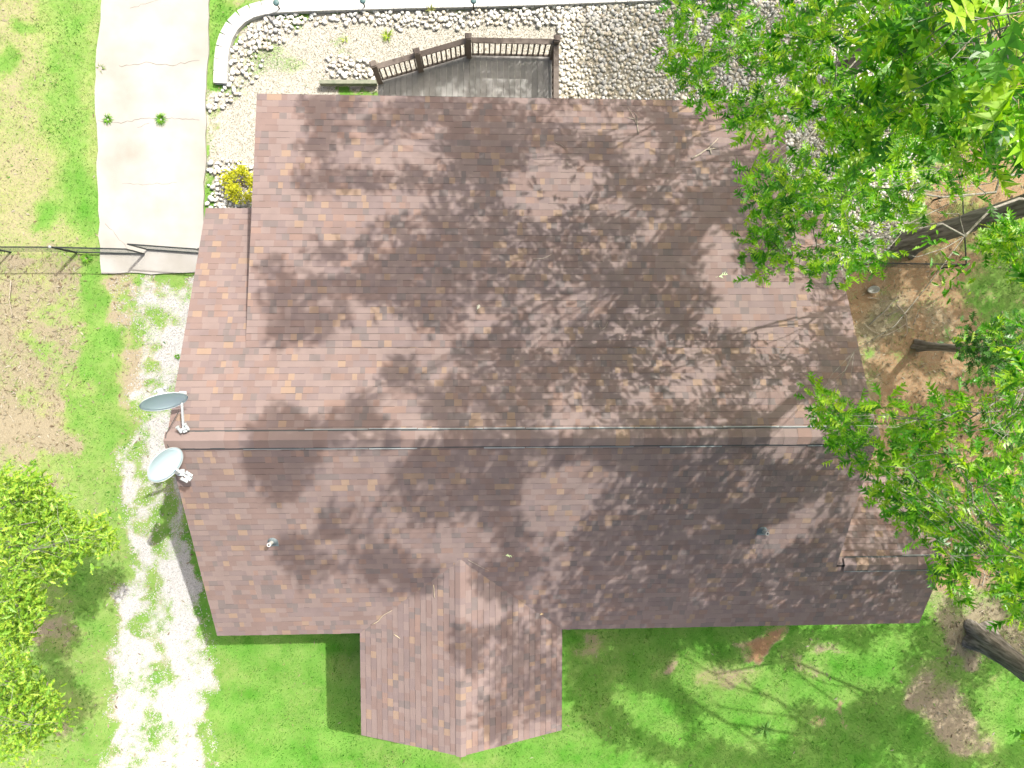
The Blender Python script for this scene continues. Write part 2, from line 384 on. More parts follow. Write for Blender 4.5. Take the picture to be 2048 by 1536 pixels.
# ------------------------------------------------------------------ driveway slab
DRV = W2([(206, -160), (420, -160), (418, 60), (413, 200), (409, 413), (410, 545), (330, 549), (205, 546), (199, 470), (196, 300), (190, 130), (203, 40)])
def ragged(P, step=.25, amp=.05, seed=5):
    r = random.Random(seed); out = []
    for i in range(len(P)):
        a = Vector(P[i]); b = Vector(P[(i + 1) % len(P)]); n = max(1, int((b - a).length / step))
        for k in range(n):
            p = a.lerp(b, k / n); out.append((p.x + r.uniform(-amp, amp), p.y + r.uniform(-amp, amp)))
    return out
mb = MB(); mb.prism(ragged(DRV, .3, .03), -.06, .035)
drive = tag(mb.build('driveway', M['concrete']), kind='structure')
def crack(pts, wd=.012, seed=1, z=.0375):
    r = random.Random(seed); P = []
    pts = [site(u, v) for u, v in pts]
    for a, b in zip(pts[:-1], pts[1:]):
        n = max(2, int((b - a).length / .09))
        for k in range(n): P.append(a.lerp(b, k / n) + Vector((r.uniform(-.018, .018), r.uniform(-.025, .025), 0)))
    P.append(pts[-1]); mb = MB(); vs = []
    for i, p in enumerate(P):
        d = (P[min(i + 1, len(P) - 1)] - P[max(i - 1, 0)]).normalized(); s = Vector((-d.y, d.x, 0)) * wd * r.uniform(.3, 1.0)
        vs += [(p.x + s.x, p.y + s.y, z), (p.x - s.x, p.y - s.y, z)]
    mb.add(vs, [(2 * i, 2 * i + 1, 2 * i + 3, 2 * i + 2) for i in range(len(P) - 1)])
    return mb.build('crack', M['crack'], drive)
crack([(198, 243), (250, 246), (285, 237), (330, 237), (400, 241)], .012, 1)
crack([(238, 134), (300, 126), (340, 132), (400, 122)], .011, 2)
crack([(262, 18), (300, 6), (330, -4)], .009, 3)
crack([(212, 446), (250, 490), (262, 510)], .009, 4)
crack([(245, 369), (300, 369), (355, 366)], .007, 5)
crack([(275, 257), (300, 247)], .008, 6)

# ------------------------------------------------------------------ scatter: grass, chips, litter
HOUSE_RECTS = [(-5.2, 7.2, -5.9, 2.0), (-4.2, 6.2, 1.0, 4.4), (-2.3, 1.5, -9.0, -5), (7, 10, -6.3, -4)]
def outside(x, y):
    ok = np.ones(len(x), bool)
    for a, b, c, d in HOUSE_RECTS: ok &= ~((x > a) & (x < b) & (y > c) & (y < d))
    ok &= ~((x > -2.5) & (x < 1.9) & (y > 4.9) & (y < 6.4))
    return ok & (polydist(DRV, x, y) < (fbm(x, y, .45, 71) - .38) * .5)
def scatter(n, box=(-15, 17, -13, 10.6)):
    return rng.uniform(box[0], box[1], n), rng.uniform(box[2], box[3], n)
def zof(x, y): return (fbm(x, y, 1.6, 21) - .5) * .05 + (fbm(x, y, .4, 22) - .5) * .02 - .03
M['grass'] = island_mat('grass_blades', [(.014, .085, .006), (.036, .158, .012), (.075, .215, .022), (.145, .27, .05)], .7, .35, (1.15, 1.2, .6))
M['dry_grass'] = island_mat('dry_grass_blades', [(.09, .150, .03), (.165, .205, .06), (.225, .225, .10), (.28, .255, .15)], .8, .25)
def blades(x, y, hmin, hmax, wd):
    n = len(x); z = zof(x, y); a = rng.uniform(0, 2 * np.pi, n); l = rng.uniform(.3, .9, n)
    h = rng.uniform(hmin, hmax, n); b = rng.uniform(0, 2 * np.pi, n); ww = wd * rng.uniform(.6, 1.4, n)
    v = np.zeros((n, 3, 3))
    v[:, 0] = np.stack([x + np.cos(b) * ww, y + np.sin(b) * ww, z - .005], -1)
    v[:, 1] = np.stack([x - np.cos(b) * ww, y - np.sin(b) * ww, z - .005], -1)
    v[:, 2] = np.stack([x + np.cos(a) * l * h, y + np.sin(a) * l * h, z + h * np.sqrt(1 - .8 * l * l)], -1)
    return v.reshape(-1, 3), np.arange(3 * n).reshape(-1, 3)
x, y = scatter(620000)
ok = outside(x, y); x, y = x[ok], y[ok]
c = channels(x, y)
pn = c[G] * np.where(c[G] > .5, 1, .7) * (1 - .85 * np.clip(c[WH], 0, 1)) * (.55 + .9 * (fbm(x, y, .35, 31) - .25))
kp = rng.random(len(x)) < pn; x, y, c = x[kp], y[kp], c[:, kp]
dm = rng.random(len(x)) < c[DRY] * .9
v1, f1 = blades(x, y, .03, .075, .0065)
# broad-leaved weeds and coarser tufts growing through the turf
xw, yw = scatter(70000); ok = outside(xw, yw); xw, yw = xw[ok], yw[ok]; cw = channels(xw, yw)
kp = (rng.random(len(xw)) < cw[G] * np.clip((fbm(xw, yw, .55, 33) - .52) * 6, 0, 1) * (1 - cw[WH])); xw, yw, cw = xw[kp], yw[kp], cw[:, kp]
v2, f2 = blades(xw, yw, .05, .12, .014); f2 = f2 + len(v1)
dm = np.r_[dm, rng.random(len(xw)) < cw[DRY] * .5]; v1 = np.concatenate([v1, v2]); f1 = np.concatenate([f1, f2])
tag(link('lawn_grass', mesh_np('lawn_grass', v1, f1, [M['grass'], M['dry_grass']], dm.astype(int))),
    'green lawn grass with drier yellow patches around the house', 'grass', kind='stuff')

def chips(x, y, r0, r1, zoff=0.0):
    n = len(x); z = zof(x, y) + zoff; r = rng.uniform(r0, r1, n)
    base = np.array([(1, 0, -.35), (-.5, .87, -.35), (-.5, -.87, -.35), (0, 0, .75)])
    v = base[None] * (1 + rng.uniform(-.35, .35, (n, 4, 1)))
    a = rng.uniform(0, 2 * np.pi, n); ca, sa = np.cos(a)[:, None], np.sin(a)[:, None]
    X = v[..., 0] * ca - v[..., 1] * sa; Y = v[..., 0] * sa + v[..., 1] * ca
    V = np.stack([X * r[:, None] + x[:, None], Y * r[:, None] + y[:, None], (v[..., 2] * .8 + .3) * r[:, None] + z[:, None]], -1)
    f = np.array([(0, 1, 3), (1, 2, 3), (2, 0, 3), (0, 2, 1)])
    F = (np.arange(n)[:, None, None] * 4 + f[None]).reshape(-1, 3)
    return V.reshape(-1, 3), F
M['white_chip'] = island_mat('marble_chip', [(.20, .20, .20), (.29, .29, .285), (.37, .37, .365), (.25, .24, .225)], .8)
M['beige_chip'] = island_mat('pea_gravel', [(.17, .155, .115), (.26, .245, .20), (.33, .32, .28), (.38, .375, .345)], .85)
M['litter'] = island_mat('dead_leaf', [(.095, .068, .04), (.155, .128, .078), (.21, .186, .13), (.27, .25, .195)], .8, .15)
x, y = scatter(150000, (-13, -5.2, -13, 3.2)); ok = outside(x, y); x, y = x[ok], y[ok]; c = channels(x, y)
kp = rng.random(len(x)) < np.clip(c[WH] * 1.25 - .12 + (fbm(x, y, .3, 41) - .5) * .8, 0, 1) * (c[WH] > .06)
V, F = chips(x[kp], y[kp], .010, .026)
tag(link('marble_chips', mesh_np('marble_chips', V, F, [M['white_chip']])), 'white marble chip gravel strewn in a worn track left of the house', 'gravel', kind='stuff')
x, y = scatter(230000, (-8, 12.5, 2.2, 10.6)); ok = outside(x, y); x, y = x[ok], y[ok]; c = channels(x, y)
kp = rng.random(len(x)) < np.clip(c[BE] * 1.1 - .1, 0, 1) * .75
V, F = chips(x[kp], y[kp], .010, .024)
tag(link('pea_gravel', mesh_np('pea_gravel', V, F, [M['beige_chip']])), 'beige pea gravel covering the bed between driveway and deck', 'gravel', kind='stuff')
x, y = scatter(120000); ok = outside(x, y); x, y = x[ok], y[ok]; c = channels(x, y)
kp = rng.random(len(x)) < np.clip(c[LI], 0, 1) ** 1.5 * .8 * (1 - c[BE] * .7); x, y = x[kp], y[kp]
n = len(x); a = rng.uniform(0, 2 * np.pi, n); L = rng.uniform(.02, .075, n); wd = L * rng.uniform(.15, .38, n); z = zof(x, y) + rng.uniform(.005, .03, n)
q = np.array([(1, 0), (0, 1), (-1, 0), (0, -1)]); X = q[None, :, 0] * L[:, None]; Y = q[None, :, 1] * wd[:, None]
ca, sa = np.cos(a)[:, None], np.sin(a)[:, None]
V = np.stack([X * ca - Y * sa + x[:, None], X * sa + Y * ca + y[:, None], z[:, None] + rng.uniform(-.012, .018, (n, 4))], -1).reshape(-1, 3)
tag(link('leaf_litter', mesh_np('leaf_litter', V, np.arange(4 * n).reshape(-1, 4), [M['litter']])), 'brown dead leaves littering the bare ground left and right of the house', 'leaf litter', kind='stuff')

# ------------------------------------------------------------------ river rock bed
BEDS = [([(1116, 4), (1335, -60), (1900, -60), (1850, 300), (1800, 480), (1690, 555), (1560, 420), (1530, 230), (1112, 230)], .100, 0),
        ([(545, 27), (700, 23), (1000, 17), (1245, 8), (1245, 62), (1050, 48), (900, 56), (800, 58), (640, 46)], .105, 1),
        ([(456, 150), (462, 110), (472, 78), (495, 52), (545, 32), (612, 36), (585, 66), (560, 84), (530, 112), (515, 150), (490, 190), (440, 225), (414, 215)], .112, 1),
        ([(645, 116), (690, 108), (748, 128), (760, 162), (668, 163)], .105, 1),
        ([(425, 318), (470, 322), (515, 330), (515, 425), (414, 425)], .105, 1)]
STT = [('stone_pale', (.46, .45, .405)), ('stone_grey', (.40, .40, .37)), ('stone_tan', (.43, .395, .32)), ('stone_white', (.50, .50, .475)), ('stone_slate', (.34, .35, .34))]
SM = [mat(n_, c_, .8, (tuple(k * .72 for k in c_), 22, 4, .35, .7)) for n_, c_ in STT]
M['bed_soil'] = mat('bed_soil', (.20, .185, .145), 1, ((.29, .275, .225), 30, 4, .35, .65))
mb = MB()
for P, _, _ in BEDS[:1]: mb.prism(ragged(W2(P), .3, .05), -.06, -.012)
bed = tag(mb.build('rock_bed', M['bed_soil']), kind='structure')
bm = bmesh.new(); bmesh.ops.create_icosphere(bm, subdivisions=1, radius=1)
ICO = np.array([v.co[:] for v in bm.verts]); ICF = np.array([[v.index for v in f.verts] for f in bm.faces]); bm.free()
STONES = []
for k in range(9):
    v = ICO * np.array([1, rnd.uniform(.62, .9), rnd.uniform(.42, .6)])
    v = v * (1 + rng.uniform(-.13, .13, (len(v), 1)))
    STONES.append(v)
stones = []
for P, sp, white in BEDS:
    W = W2(P); xs = [p[0] for p in W]; ys = [p[1] for p in W]
    for i in range(int((max(xs) - min(xs)) / sp) + 1):
        for j in range(int((max(ys) - min(ys)) / sp) + 1):
            px = min(xs) + (i + .5 * (j % 2) + rnd.uniform(-.38, .38)) * sp; py = min(ys) + (j + rnd.uniform(-.38, .38)) * sp
            stones.append((px, py, sp * rnd.choice([.42, .5, .56, .62, .74, .86]), white, P is BEDS[2][0]))
sx = np.array([s[0] for s in stones]); sy = np.array([s[1] for s in stones])
okm = np.zeros(len(stones), bool)
for P, sp, white in BEDS: okm |= polydist(W2(P), sx, sy) > rng.uniform(-.1, .12, len(sx))
okm &= outside(sx, sy) & ~((sx > -2.6) & (sx < 2.0) & (sy < 7.2))
stones = [s for s, o_ in zip(stones, okm) if o_ and not (s[4] and rnd.random() < .25)]
def tone(white): return rnd.choices(range(5), [.34, .24, .16, .12, .14] if not white else [.34, .10, .16, .36, .04])[0]
order = sorted(range(len(stones)), key=lambda i: -(stones[i][2] * (1 if (stones[i][0] < 3.6 and stones[i][1] > 4.6) else .3)))
picked = set(order[:300]); cache = {}
bv, bf, bi, off = [], [], [], 0
for i, (px, py, r, white, _) in enumerate(stones):
    k = rnd.randrange(len(STONES)); tn = tone(white); a = rnd.uniform(0, 6.28); z = -.012 + r * .18 + rnd.uniform(0, .035)
    if i in picked:
        if (k, tn) not in cache: cache[(k, tn)] = mesh_np('river_stone', STONES[k], ICF, [SM[tn]], smooth=True)
        o = link('river_stone', cache[(k, tn)], bed); o.location = (px, py, z); o.scale = (r, r, r)
        o.rotation_euler = (rnd.uniform(-.25, .25), rnd.uniform(-.25, .25), a)
    else:
        e = Matrix.Rotation(a, 3, 'Z') @ Matrix.Rotation(rnd.uniform(-.3, .3), 3, 'X') @ Matrix.Rotation(rnd.uniform(-.3, .3), 3, 'Y')
        bv.append(STONES[k] @ np.array(e).T * r + np.array([px, py, z])); bf.append(ICF + off); bi.append(np.full(len(ICF), tn)); off += len(ICO)
o = link('river_stones', mesh_np('river_stones', np.concatenate(bv), np.concatenate(bf), SM, np.concatenate(bi), smooth=True), bed)
tag(o, kind='stuff')

# ------------------------------------------------------------------ house
RX0, RX1, RY, RZ, PITCH = -6.10, 8.09, -1.95, 5.5, .48
EAVE = 3.15; RUN = (RZ - EAVE) / PITCH            # 4.9 m
WX1, WY = 10.6, -5.1                              # lower wing ridge
WZ = RZ - PITCH * (RY - WY)
AX0, AX1, AY0, AY1, AZ0, AZ1 = -4.82, 6.80, -.15, 5.34, 4.64, 3.50   # shallow rear roof
PX, PH, PY, PZ = -.45, 2.38, -9.30, 4.12          # porch gable: ridge x, half width, front, ridge height
PP = (PZ - EAVE) / PH
house = empty('house', (0, 0, 0))
tag(house, 'single-storey house with brown patchwork shingle roof and front porch gable', 'house')
def prof(name, x0, x1, pts, m):                   # profile in y,z extruded along x
    n = len(pts); mb = MB()
    mb.add([(x0, y, z) for y, z in pts] + [(x1, y, z) for y, z in pts],
           [tuple(range(n)), tuple(range(n, 2 * n))[::-1]] + [(i, i + n, (i + 1) % n + n, (i + 1) % n) for i in range(n)])
    return mb.build(name, m, house)
prof('wall', -5.75, 7.75, [(-6.45, -.1), (2.55, -.1), (2.55, EAVE - .05), (RY, RZ - .26), (-6.45, EAVE - .05)], M['siding'])
prof('rear_wall', -4.55, 6.53, [(2.4, -.1), (4.95, -.1), (4.95, AZ1 - .06), (.6, 4.2), (.6, 3.0)], M['siding'])
prof('wing_wall', 7.76, 10.25, [(-6.45, -.1), (-3.7, -.1), (-3.7, 3.02), (WY, WZ - .28), (-6.45, 3.02)], M['siding'])
for px_ in (PX - PH + .25, PX + PH - .25):
    mb = MB(); mb.box((px_, PY + .3, 1.5), (.14, .14, 3.1)); mb.build('porch_post', M['pvc'], house)
mb = MB()
mb.add([(PX - PH + .12, PY + .22, EAVE - .05), (PX + PH - .12, PY + .22, EAVE - .05), (PX, PY + .22, PZ - .12)], [(0, 1, 2)])
mb.add([(PX - PH + .12, PY + .34, EAVE - .05), (PX + PH - .12, PY + .34, EAVE - .05), (PX, PY + .34, PZ - .12)], [(0, 2, 1)])
mb.build('porch_gable', M['siding'], house)
mb = MB(); mb.box((PX, -7.9, .06), (4.4, 2.7, .2)); mb.build('porch_floor', M['concrete'], house)

TABW = [.10, .125, .155, .19, .23, .28]
CAMP = Vector((0, 0, CAM_H))
all_tabs = []          # (distance, slope, frame, u, v, width, thick, tone, whole)
class Slope:
    def __init__(self, name, O, U, V, L, intervals, poly):
        self.O, self.U, self.V, self.L, self.iv = Vector(O), Vector(U).normalized(), Vector(V).normalized(), L, intervals
        self.N = self.U.cross(self.V)
        if self.N.z < 0: self.N = -self.N
        mb = MB(); n = len(poly); P = [Vector(p) for p in poly]; dn = Vector((0, 0, -.11))
        mb.add([p - self.N * .004 for p in P] + [p + dn for p in P],
               [tuple(range(n)), tuple(range(n, 2 * n))[::-1]])
        mb.add([p - self.N * .004 for p in P] + [p + dn for p in P], [(i, i + n, (i + 1) % n + n, (i + 1) % n) for i in range(n)], 1)
        self.o = mb.build(name, [M['felt_shadow'], M['fascia']], house)
        self.rest = []
    def point(self, u, v, h=0): return self.O + self.U * u + self.V * v + self.N * h
    def shingle(self):
        E = .1435; k = 0
        last = None
        while k * E < self.L - .01:
            v0 = k * E; v1 = min(self.L, v0 + E)
            for (a, b) in self.iv(v0 + .5 * E):
                u = a - rnd.uniform(0, .1)
                first = True
                while u < b - .012:
                    wd = rnd.choices(TABW, [.10, .18, .22, .22, .18, .10])[0]
                    u0, u1 = max(u, a), min(u + wd, b)
                    whole = (u >= a and u + wd <= b and v1 - v0 > E * .99)
                    tn = last if (last is not None and rnd.random() < .16) else rnd.choices(range(6), TW)[0]
                    if tn in (3, 4): wd = rnd.choice(TABW[:4]); u1 = min(u + wd, b); whole = whole and u + wd <= b
                    last = tn if tn < 3 else None
                    th = rnd.choice([.007, .009, .0125])
                    gap = rnd.choice([.010, .012, .014, .016])  # bares the dark felt, which draws the shadow line under each course
                    if u1 - u0 > .012:
                        c = self.point((u0 + u1) / 2, (v0 + v1) / 2)
                        all_tabs.append([(c - CAMP).length, self, u0, u1, v0, v1, th, gap, tn, whole and gap == .010])
                    u += wd
            k += 1
def tab_verts(u0, u1, v0, v1, th, gap):
    return [(u0, v0 + gap, 0), (u1, v0 + gap, 0), (u1, v0 + gap, th), (u0, v0 + gap, th), (u1, v1 + .006, .003), (u0, v1 + .006, .003)]
TABF = [(0, 1, 2, 3), (3, 2, 4, 5), (0, 3, 5, 5), (1, 4, 2, 2)]
c_, s_ = 1 / math.hypot(1, PITCH), PITCH / math.hypot(1, PITCH)
SLen = RUN / c_
def yS(v): return RY - RUN + v * c_
def zS(y): return RZ - PITCH * (RY - y)
def ivS(v):
    y = yS(v); z = zS(y); out = []
    x1 = WX1 if y < WY else RX1
    if z < PZ:
        half = (PZ - z) / PP
        out = [(RX0, PX - half + .09), (PX + half - .09, x1)]
    else: out = [(RX0, x1)]
    return [(a - RX0, b - RX0) for a, b in out if b > a]
def ivN(v):
    y = RY + RUN - v * c_
    out = [(RX0, RX1)] if y < AY0 + .12 else [(RX0, AX0 + .02), (AX1 - .02, RX1)]
    return [(a - RX0, b - RX0) for a, b in out]
slopes = []
slopes.append(Slope('front_roof_slope', (RX0, RY - RUN, EAVE), (1, 0, 0), (0, c_, s_), SLen, ivS,
    [(RX0, RY - RUN, EAVE), (WX1, RY - RUN, EAVE), (WX1, WY, WZ), (RX1, WY, WZ), (RX1, RY, RZ), (RX0, RY, RZ)]))
slopes.append(Slope('back_roof_slope', (RX0, RY + RUN, EAVE), (1, 0, 0), (0, -c_, s_), SLen, ivN,
    [(RX0, RY + RUN, EAVE), (RX0, RY, RZ), (RX1, RY, RZ), (RX1, RY + RUN, EAVE)]))
ap = (AZ0 - AZ1) / (AY1 - AY0); ca_, sa_ = 1 / math.hypot(1, ap), ap / math.hypot(1, ap)
slopes.append(Slope('shallow_rear_roof', (AX0, AY1, AZ1), (1, 0, 0), (0, -ca_, sa_), (AY1 - AY0) / ca_, lambda v: [(0, AX1 - AX0)],
    [(AX0, AY1, AZ1), (AX0, AY0, AZ0), (AX1, AY0, AZ0), (AX1, AY1, AZ1)]))
WN = 1.85; slopes.append(Slope('wing_back_slope', (RX1 - .02, WY + WN, WZ - PITCH * WN), (1, 0, 0), (0, -c_, s_), WN / c_, lambda v: [(0.03, WX1 - RX1 + .02)],
    [(RX1 - .02, WY + WN, WZ - PITCH * WN), (RX1 - .02, WY, WZ), (WX1, WY, WZ), (WX1, WY + WN, WZ - PITCH * WN)]))
cp, sp_ = 1 / math.hypot(1, PP), PP / math.hypot(1, PP)
def yvalley(dx): return RY - (RZ - (PZ - PP * dx)) / PITCH   # where the porch slope meets the front slope
for sgn, nm in ((-1, 'porch_left_slope'), (1, 'porch_right_slope')):
    xe = PX + sgn * PH
    def ivP(v): 
        dx = PH - v * cp
        return [(0, yvalley(dx) + .12 - PY)]
    slopes.append(Slope(nm, (xe, PY, EAVE), (0, 1, 0), (-sgn * cp, 0, sp_), PH / cp, ivP,
        [(xe, PY, EAVE), (xe, yvalley(PH), EAVE), (PX, yvalley(0), PZ), (PX, PY, PZ)]))
for s in slopes: s.shingle()
all_tabs.sort(key=lambda t: t[0])
ind = [t for t in all_tabs if t[9]][:300]; ind_ids = {id(t) for t in ind}; scache = {}
for t in ind:
    _, s, u0, u1, v0, v1, th, gap, tn, _w = t
    key = (round(u1 - u0, 3), th, tn)
    if key not in scache:
        vs = tab_verts(0, u1 - u0, 0, .1435, th, gap)
        me = bpy.data.meshes.new('shingle'); me.from_pydata(vs, [], [(0, 1, 2, 3), (3, 2, 4, 5), (0, 3, 5), (1, 4, 2)])
        me.materials.append(SH[tn]); me.update(); scache[key] = me
    o = link('shingle', scache[key], s.o)
    Ux = s.U; Vy = s.V; Nz = s.N
    mm = Matrix((Ux, Vy, Nz)).transposed().to_4x4(); mm.translation = s.point(u0, v0); o.matrix_world = mm
for s in slopes:
    vs, fs, ms = [], [], []
    for t in all_tabs:
        if t[1] is not s or id(t) in ind_ids: continue
        b = len(vs); vs += [s.point(*p) for p in tab_verts(*t[2:8])]
        fs += [(b, b + 1, b + 2, b + 3), (b + 3, b + 2, b + 4, b + 5), (b, b + 3, b + 5), (b + 1, b + 4, b + 2)]; ms += [t[8]] * 4
    me = bpy.data.meshes.new('shingles'); me.from_pydata(vs, [], fs)
    for m_ in SH: me.materials.append(m_)
    me.polygons.foreach_set('material_index', ms); me.update()
    tag(link('shingles', me, s.o), kind='stuff')

def ridge_vent(name, x0, x1, y, z, half=.165, rise=.055, plain=.3):
    """raised vent along a ridge, covered with cap shingles, plastic edges showing on both sides"""
    mb = MB(); dz = half * PITCH
    for sg in (-1, 1):
        e = y + sg * (half + .020); ze = z + rise - dz - .02
        mb.add([(x0 + plain, y, z + rise - .015), (x1, y, z + rise - .015), (x1, e, ze), (x0 + plain, e, ze), (x0 + plain, e, ze - .05), (x1, e, ze - .05)], [(0, 1, 2, 3), (3, 2, 5, 4)])
    rv = mb.build(name, M['vent_plastic'], house)
    # weathered bright lip, in runs
    xs = x0 + plain
    while xs < x1 - .1:
        ln = min(rnd.uniform(.5, 1.4), x1 - xs)
        for sg in (-1, 1):
            if rnd.random() < (.72 if sg < 0 else .55):
                m2 = MB(); e = y + sg * (half + rnd.uniform(.026, .036)); ze = z + rise - dz - .05
                m2.bar((xs, e, ze), (xs + ln - .02, e, ze), .018, .02); m2.build('vent_edge', M['vent_bright'], rv)
        xs += ln
    xs = x0
    while xs < x1 - .02:
        ln = min(.285, x1 - xs); tn = rnd.choices(range(6), [.4, .25, .2, .07, .04, .04])[0]
        m2 = MB(); j = rnd.uniform(-.006, .006); h = z + rise + rnd.uniform(0, .004); ov = .004
        m2.add([(xs, y, h), (xs + ln, y, h - ov), (xs + ln, y - half + j, h - dz - ov), (xs, y - half + j, h - dz), (xs + ln, y + half + j, h - dz - ov), (xs, y + half + j, h - dz)], [(0, 1, 2, 3), (1, 0, 5, 4)])
        m2.build('cap_shingle', SH[tn], rv); xs += ln
    return rv
ridge_vent('ridge_vent', RX0 - .03, RX1 + .02, RY, RZ)
ridge_vent('wing_ridge_vent', RX1 + .16, WX1 - .05, WY, WZ, half=.15, plain=.05)
# porch ridge caps
mb = MB(); pr = None
yy = PY - .01; caps = empty('porch_ridge', (0, 0, 0)); caps.parent = house
while yy < yvalley(0) - .05:
    ln = min(.145, yvalley(0) - yy); tn = rnd.choices(range(6), [.4, .25, .2, .07, .04, .04])[0]; hw = .115
    m2 = MB(); h = PZ + .022 + rnd.uniform(0, .003)
    m2.add([(PX, yy, h), (PX, yy + ln, h - .006), (PX - hw, yy + ln, h - hw * PP - .006), (PX - hw, yy, h - hw * PP), (PX + hw, yy + ln, h - hw * PP - .006), (PX + hw, yy, h - hw * PP)], [(0, 3, 2, 1), (0, 1, 4, 5)])
    m2.build('cap_shingle', SH[tn], caps); yy += ln
# plumbing vents
def vent_pipe(u, v):
    z = 4.0
    for _ in range(30): p = site(u, v, z); z = zS(p.y)
    p = site(u, v, z); N = Vector((0, -s_, c_)); U = Vector((1, 0, 0)); V = N.cross(U)
    root = MB(); root.tube([p + N * .0, p + Vector((0, 0, .30))], .042, 14); ro = root.build('vent_pipe', M['pvc'], house, smooth=False)
    m3 = MB(); m3.tube([p + Vector((0, 0, .301)), p + Vector((0, 0, .304))], .020, 14); m3.build('mouth_shade_disc', M['pipe_shade'], ro)  # dark disc on the closed top, in place of a shaded hollow
    m2 = MB(); ring = lambda r, h: [p + N * h + (U * math.cos(t) + V * math.sin(t)) * r for t in np.linspace(0, 2 * math.pi, 17)[:-1]]
    A = ring(.105, .016); B = ring(.095, .03); Cc = [q + Vector((0, 0, .11)) + (p - q) * .45 for q in ring(.09, .01)]
    vs = A + B + Cc; fs = []
    for i in range(16):
        j = (i + 1) % 16; fs += [(i, j, j + 16, i + 16), (i + 16, j + 16, j + 32, i + 32)]
    m2.add(vs, fs); m2.build('boot', M['boot'], ro, smooth=True)
    m4 = MB(); M3 = Matrix((U, V, N)).transposed(); m4.box(p + N * .013 - V * .05, (.22, .16, .006), ax=M3); m4.build('flashing', M['boot'], ro)
vent_pipe(546, 1082); vent_pipe(1524, 1060)

# ------------------------------------------------------------------ satellite dishes
def dish(name, centre, normal, arm_to, rx, ry, foot, label, roll=0.0, arm_from=None, paint='dish'):
    C = Vector(centre); N = Vector(normal).normalized()
    up = Vector((0, 0, 1)); X = up.cross(N).normalized(); Y = N.cross(X)
    if roll:
        R_ = Matrix.Rotation(roll, 3, N); X = R_ @ X; Y = R_ @ Y
    t = empty(name, Vector(foot)); tag(t, label, 'satellite dish', 'satellite dishes on the roof edge')
    mb = MB(); rings = 6; seg = 36; vs = [C - N * .07]
    for i in range(1, rings + 1):
        f = i / rings
        for k in range(seg):
            a = 2 * math.pi * k / seg; vs.append(C + X * rx * f * math.cos(a) + Y * ry * f * math.sin(a) + N * (-.07 + .07 * f * f))
    fs = [(0, 1 + k, 1 + (k + 1) % seg) for k in range(seg)]
    for i in range(rings - 1):
        for k in range(seg):
            a = 1 + i * seg + k; b = 1 + i * seg + (k + 1) % seg; fs.append((a, a + seg, b + seg, b))
    back = [v - N * .012 for v in vs]; n0 = len(vs)
    fs2 = [tuple(i + n0 for i in f[::-1]) for f in fs]
    e0 = 1 + (rings - 1) * seg
    rim = [(e0 + k, e0 + (k + 1) % seg, e0 + (k + 1) % seg + n0, e0 + k + n0) for k in range(seg)]
    mb.add(vs + back, fs + fs2 + rim); r = keep(mb.build('reflector', M[paint], None, smooth=True), t)
    mb = MB(); pts = [C + X * rx * math.cos(a) + Y * ry * math.sin(a) for a in np.linspace(0, 2 * math.pi, 37)]
    mb.tube(pts, .008, 6, cap=False); keep(mb.build('rim', M['dish_white'], None, smooth=True), t)
    A = Vector(arm_to); B0 = Vector(arm_from) + N * .05 if arm_from else C - Y * (ry * .98)
    mb = MB(); mb.bar(B0 - N * .05, A, .035, .045); keep(mb.build('feed_arm', M['dish_white'], None, bevel=.006), t)
    dr = (C - A).normalized()
    sd = dr.cross(Vector((0, 0, 1))).normalized()
    mb = MB(); mb.tube([A - sd * .08, A + sd * .08], .028, 10)
    for q in (-.075, .075): mb.tube([A + sd * q - dr * .05, A + sd * q + dr * .06, A + sd * q + dr * .09], [.028, .03, .04], 10)
    mb.box(A - dr * .03 + Vector((0, 0, -.03)), (.09, .07, .06), rz=math.atan2(dr.y, dr.x))
    keep(mb.build('feed_head', M['dish_white'], None), t)
    F_ = Vector(foot); bk = C - N * .20
    mb = MB(); mb.tube([F_, Vector((F_.x, F_.y, bk.z - .08)) * .5 + F_ * .5, bk - Vector((0, 0, .1)), bk], .024, 10); keep(mb.build('mast', M['dish_white'], None), t)
    mb = MB(); mb.box(bk, (.16, .10, .14), rz=math.atan2(N.y, N.x)); mb.box(bk - N * .06 + X * .1, (.05, .05, .12)); mb.box(bk - N * .06 - X * .1, (.05, .05, .12)); keep(mb.build('bracket', M['dish_white'], None, bevel=.01), t)
    mb = MB(); mb.box(F_, (.14, .16, .02)); keep(mb.build('foot_plate', M['dish_white'], None), t)
    return t
D1 = site(328, 804, 5.95)
dish('satellite_dish', D1, (.32, -.88, .34), site(367, 858, 5.62), .42, .40, (RX0 + .18, -1.10, 5.10), 'nearly edge-on pale blue satellite dish with long arm, above the ridge end', arm_from=site(364, 806, 5.80), paint='dish_shade_lift')
D2 = site(331, 930, 5.75)
dish('satellite_dish', D2, (.78, -.45, .44), site(375, 955, 5.60), .385, .36, (RX0 + .14, -2.62, 5.20), 'face-up oval pale blue satellite dish below the ridge end', arm_from=site(350, 936, 5.66))
# loose cable from the dish over the ridge end
mb = MB(); cab = [(358, 822, 5.42), (345, 845, 5.5), (332, 868, 5.53), (331, 882, 5.53), (338, 896, 5.5), (350, 897, 5.48)]
mb.tube([site(*q) for q in cab], .007, 5); tag(mb.build('cable', M['black_steel']), 'thin dark cable running round the left end of the ridge', 'cable')

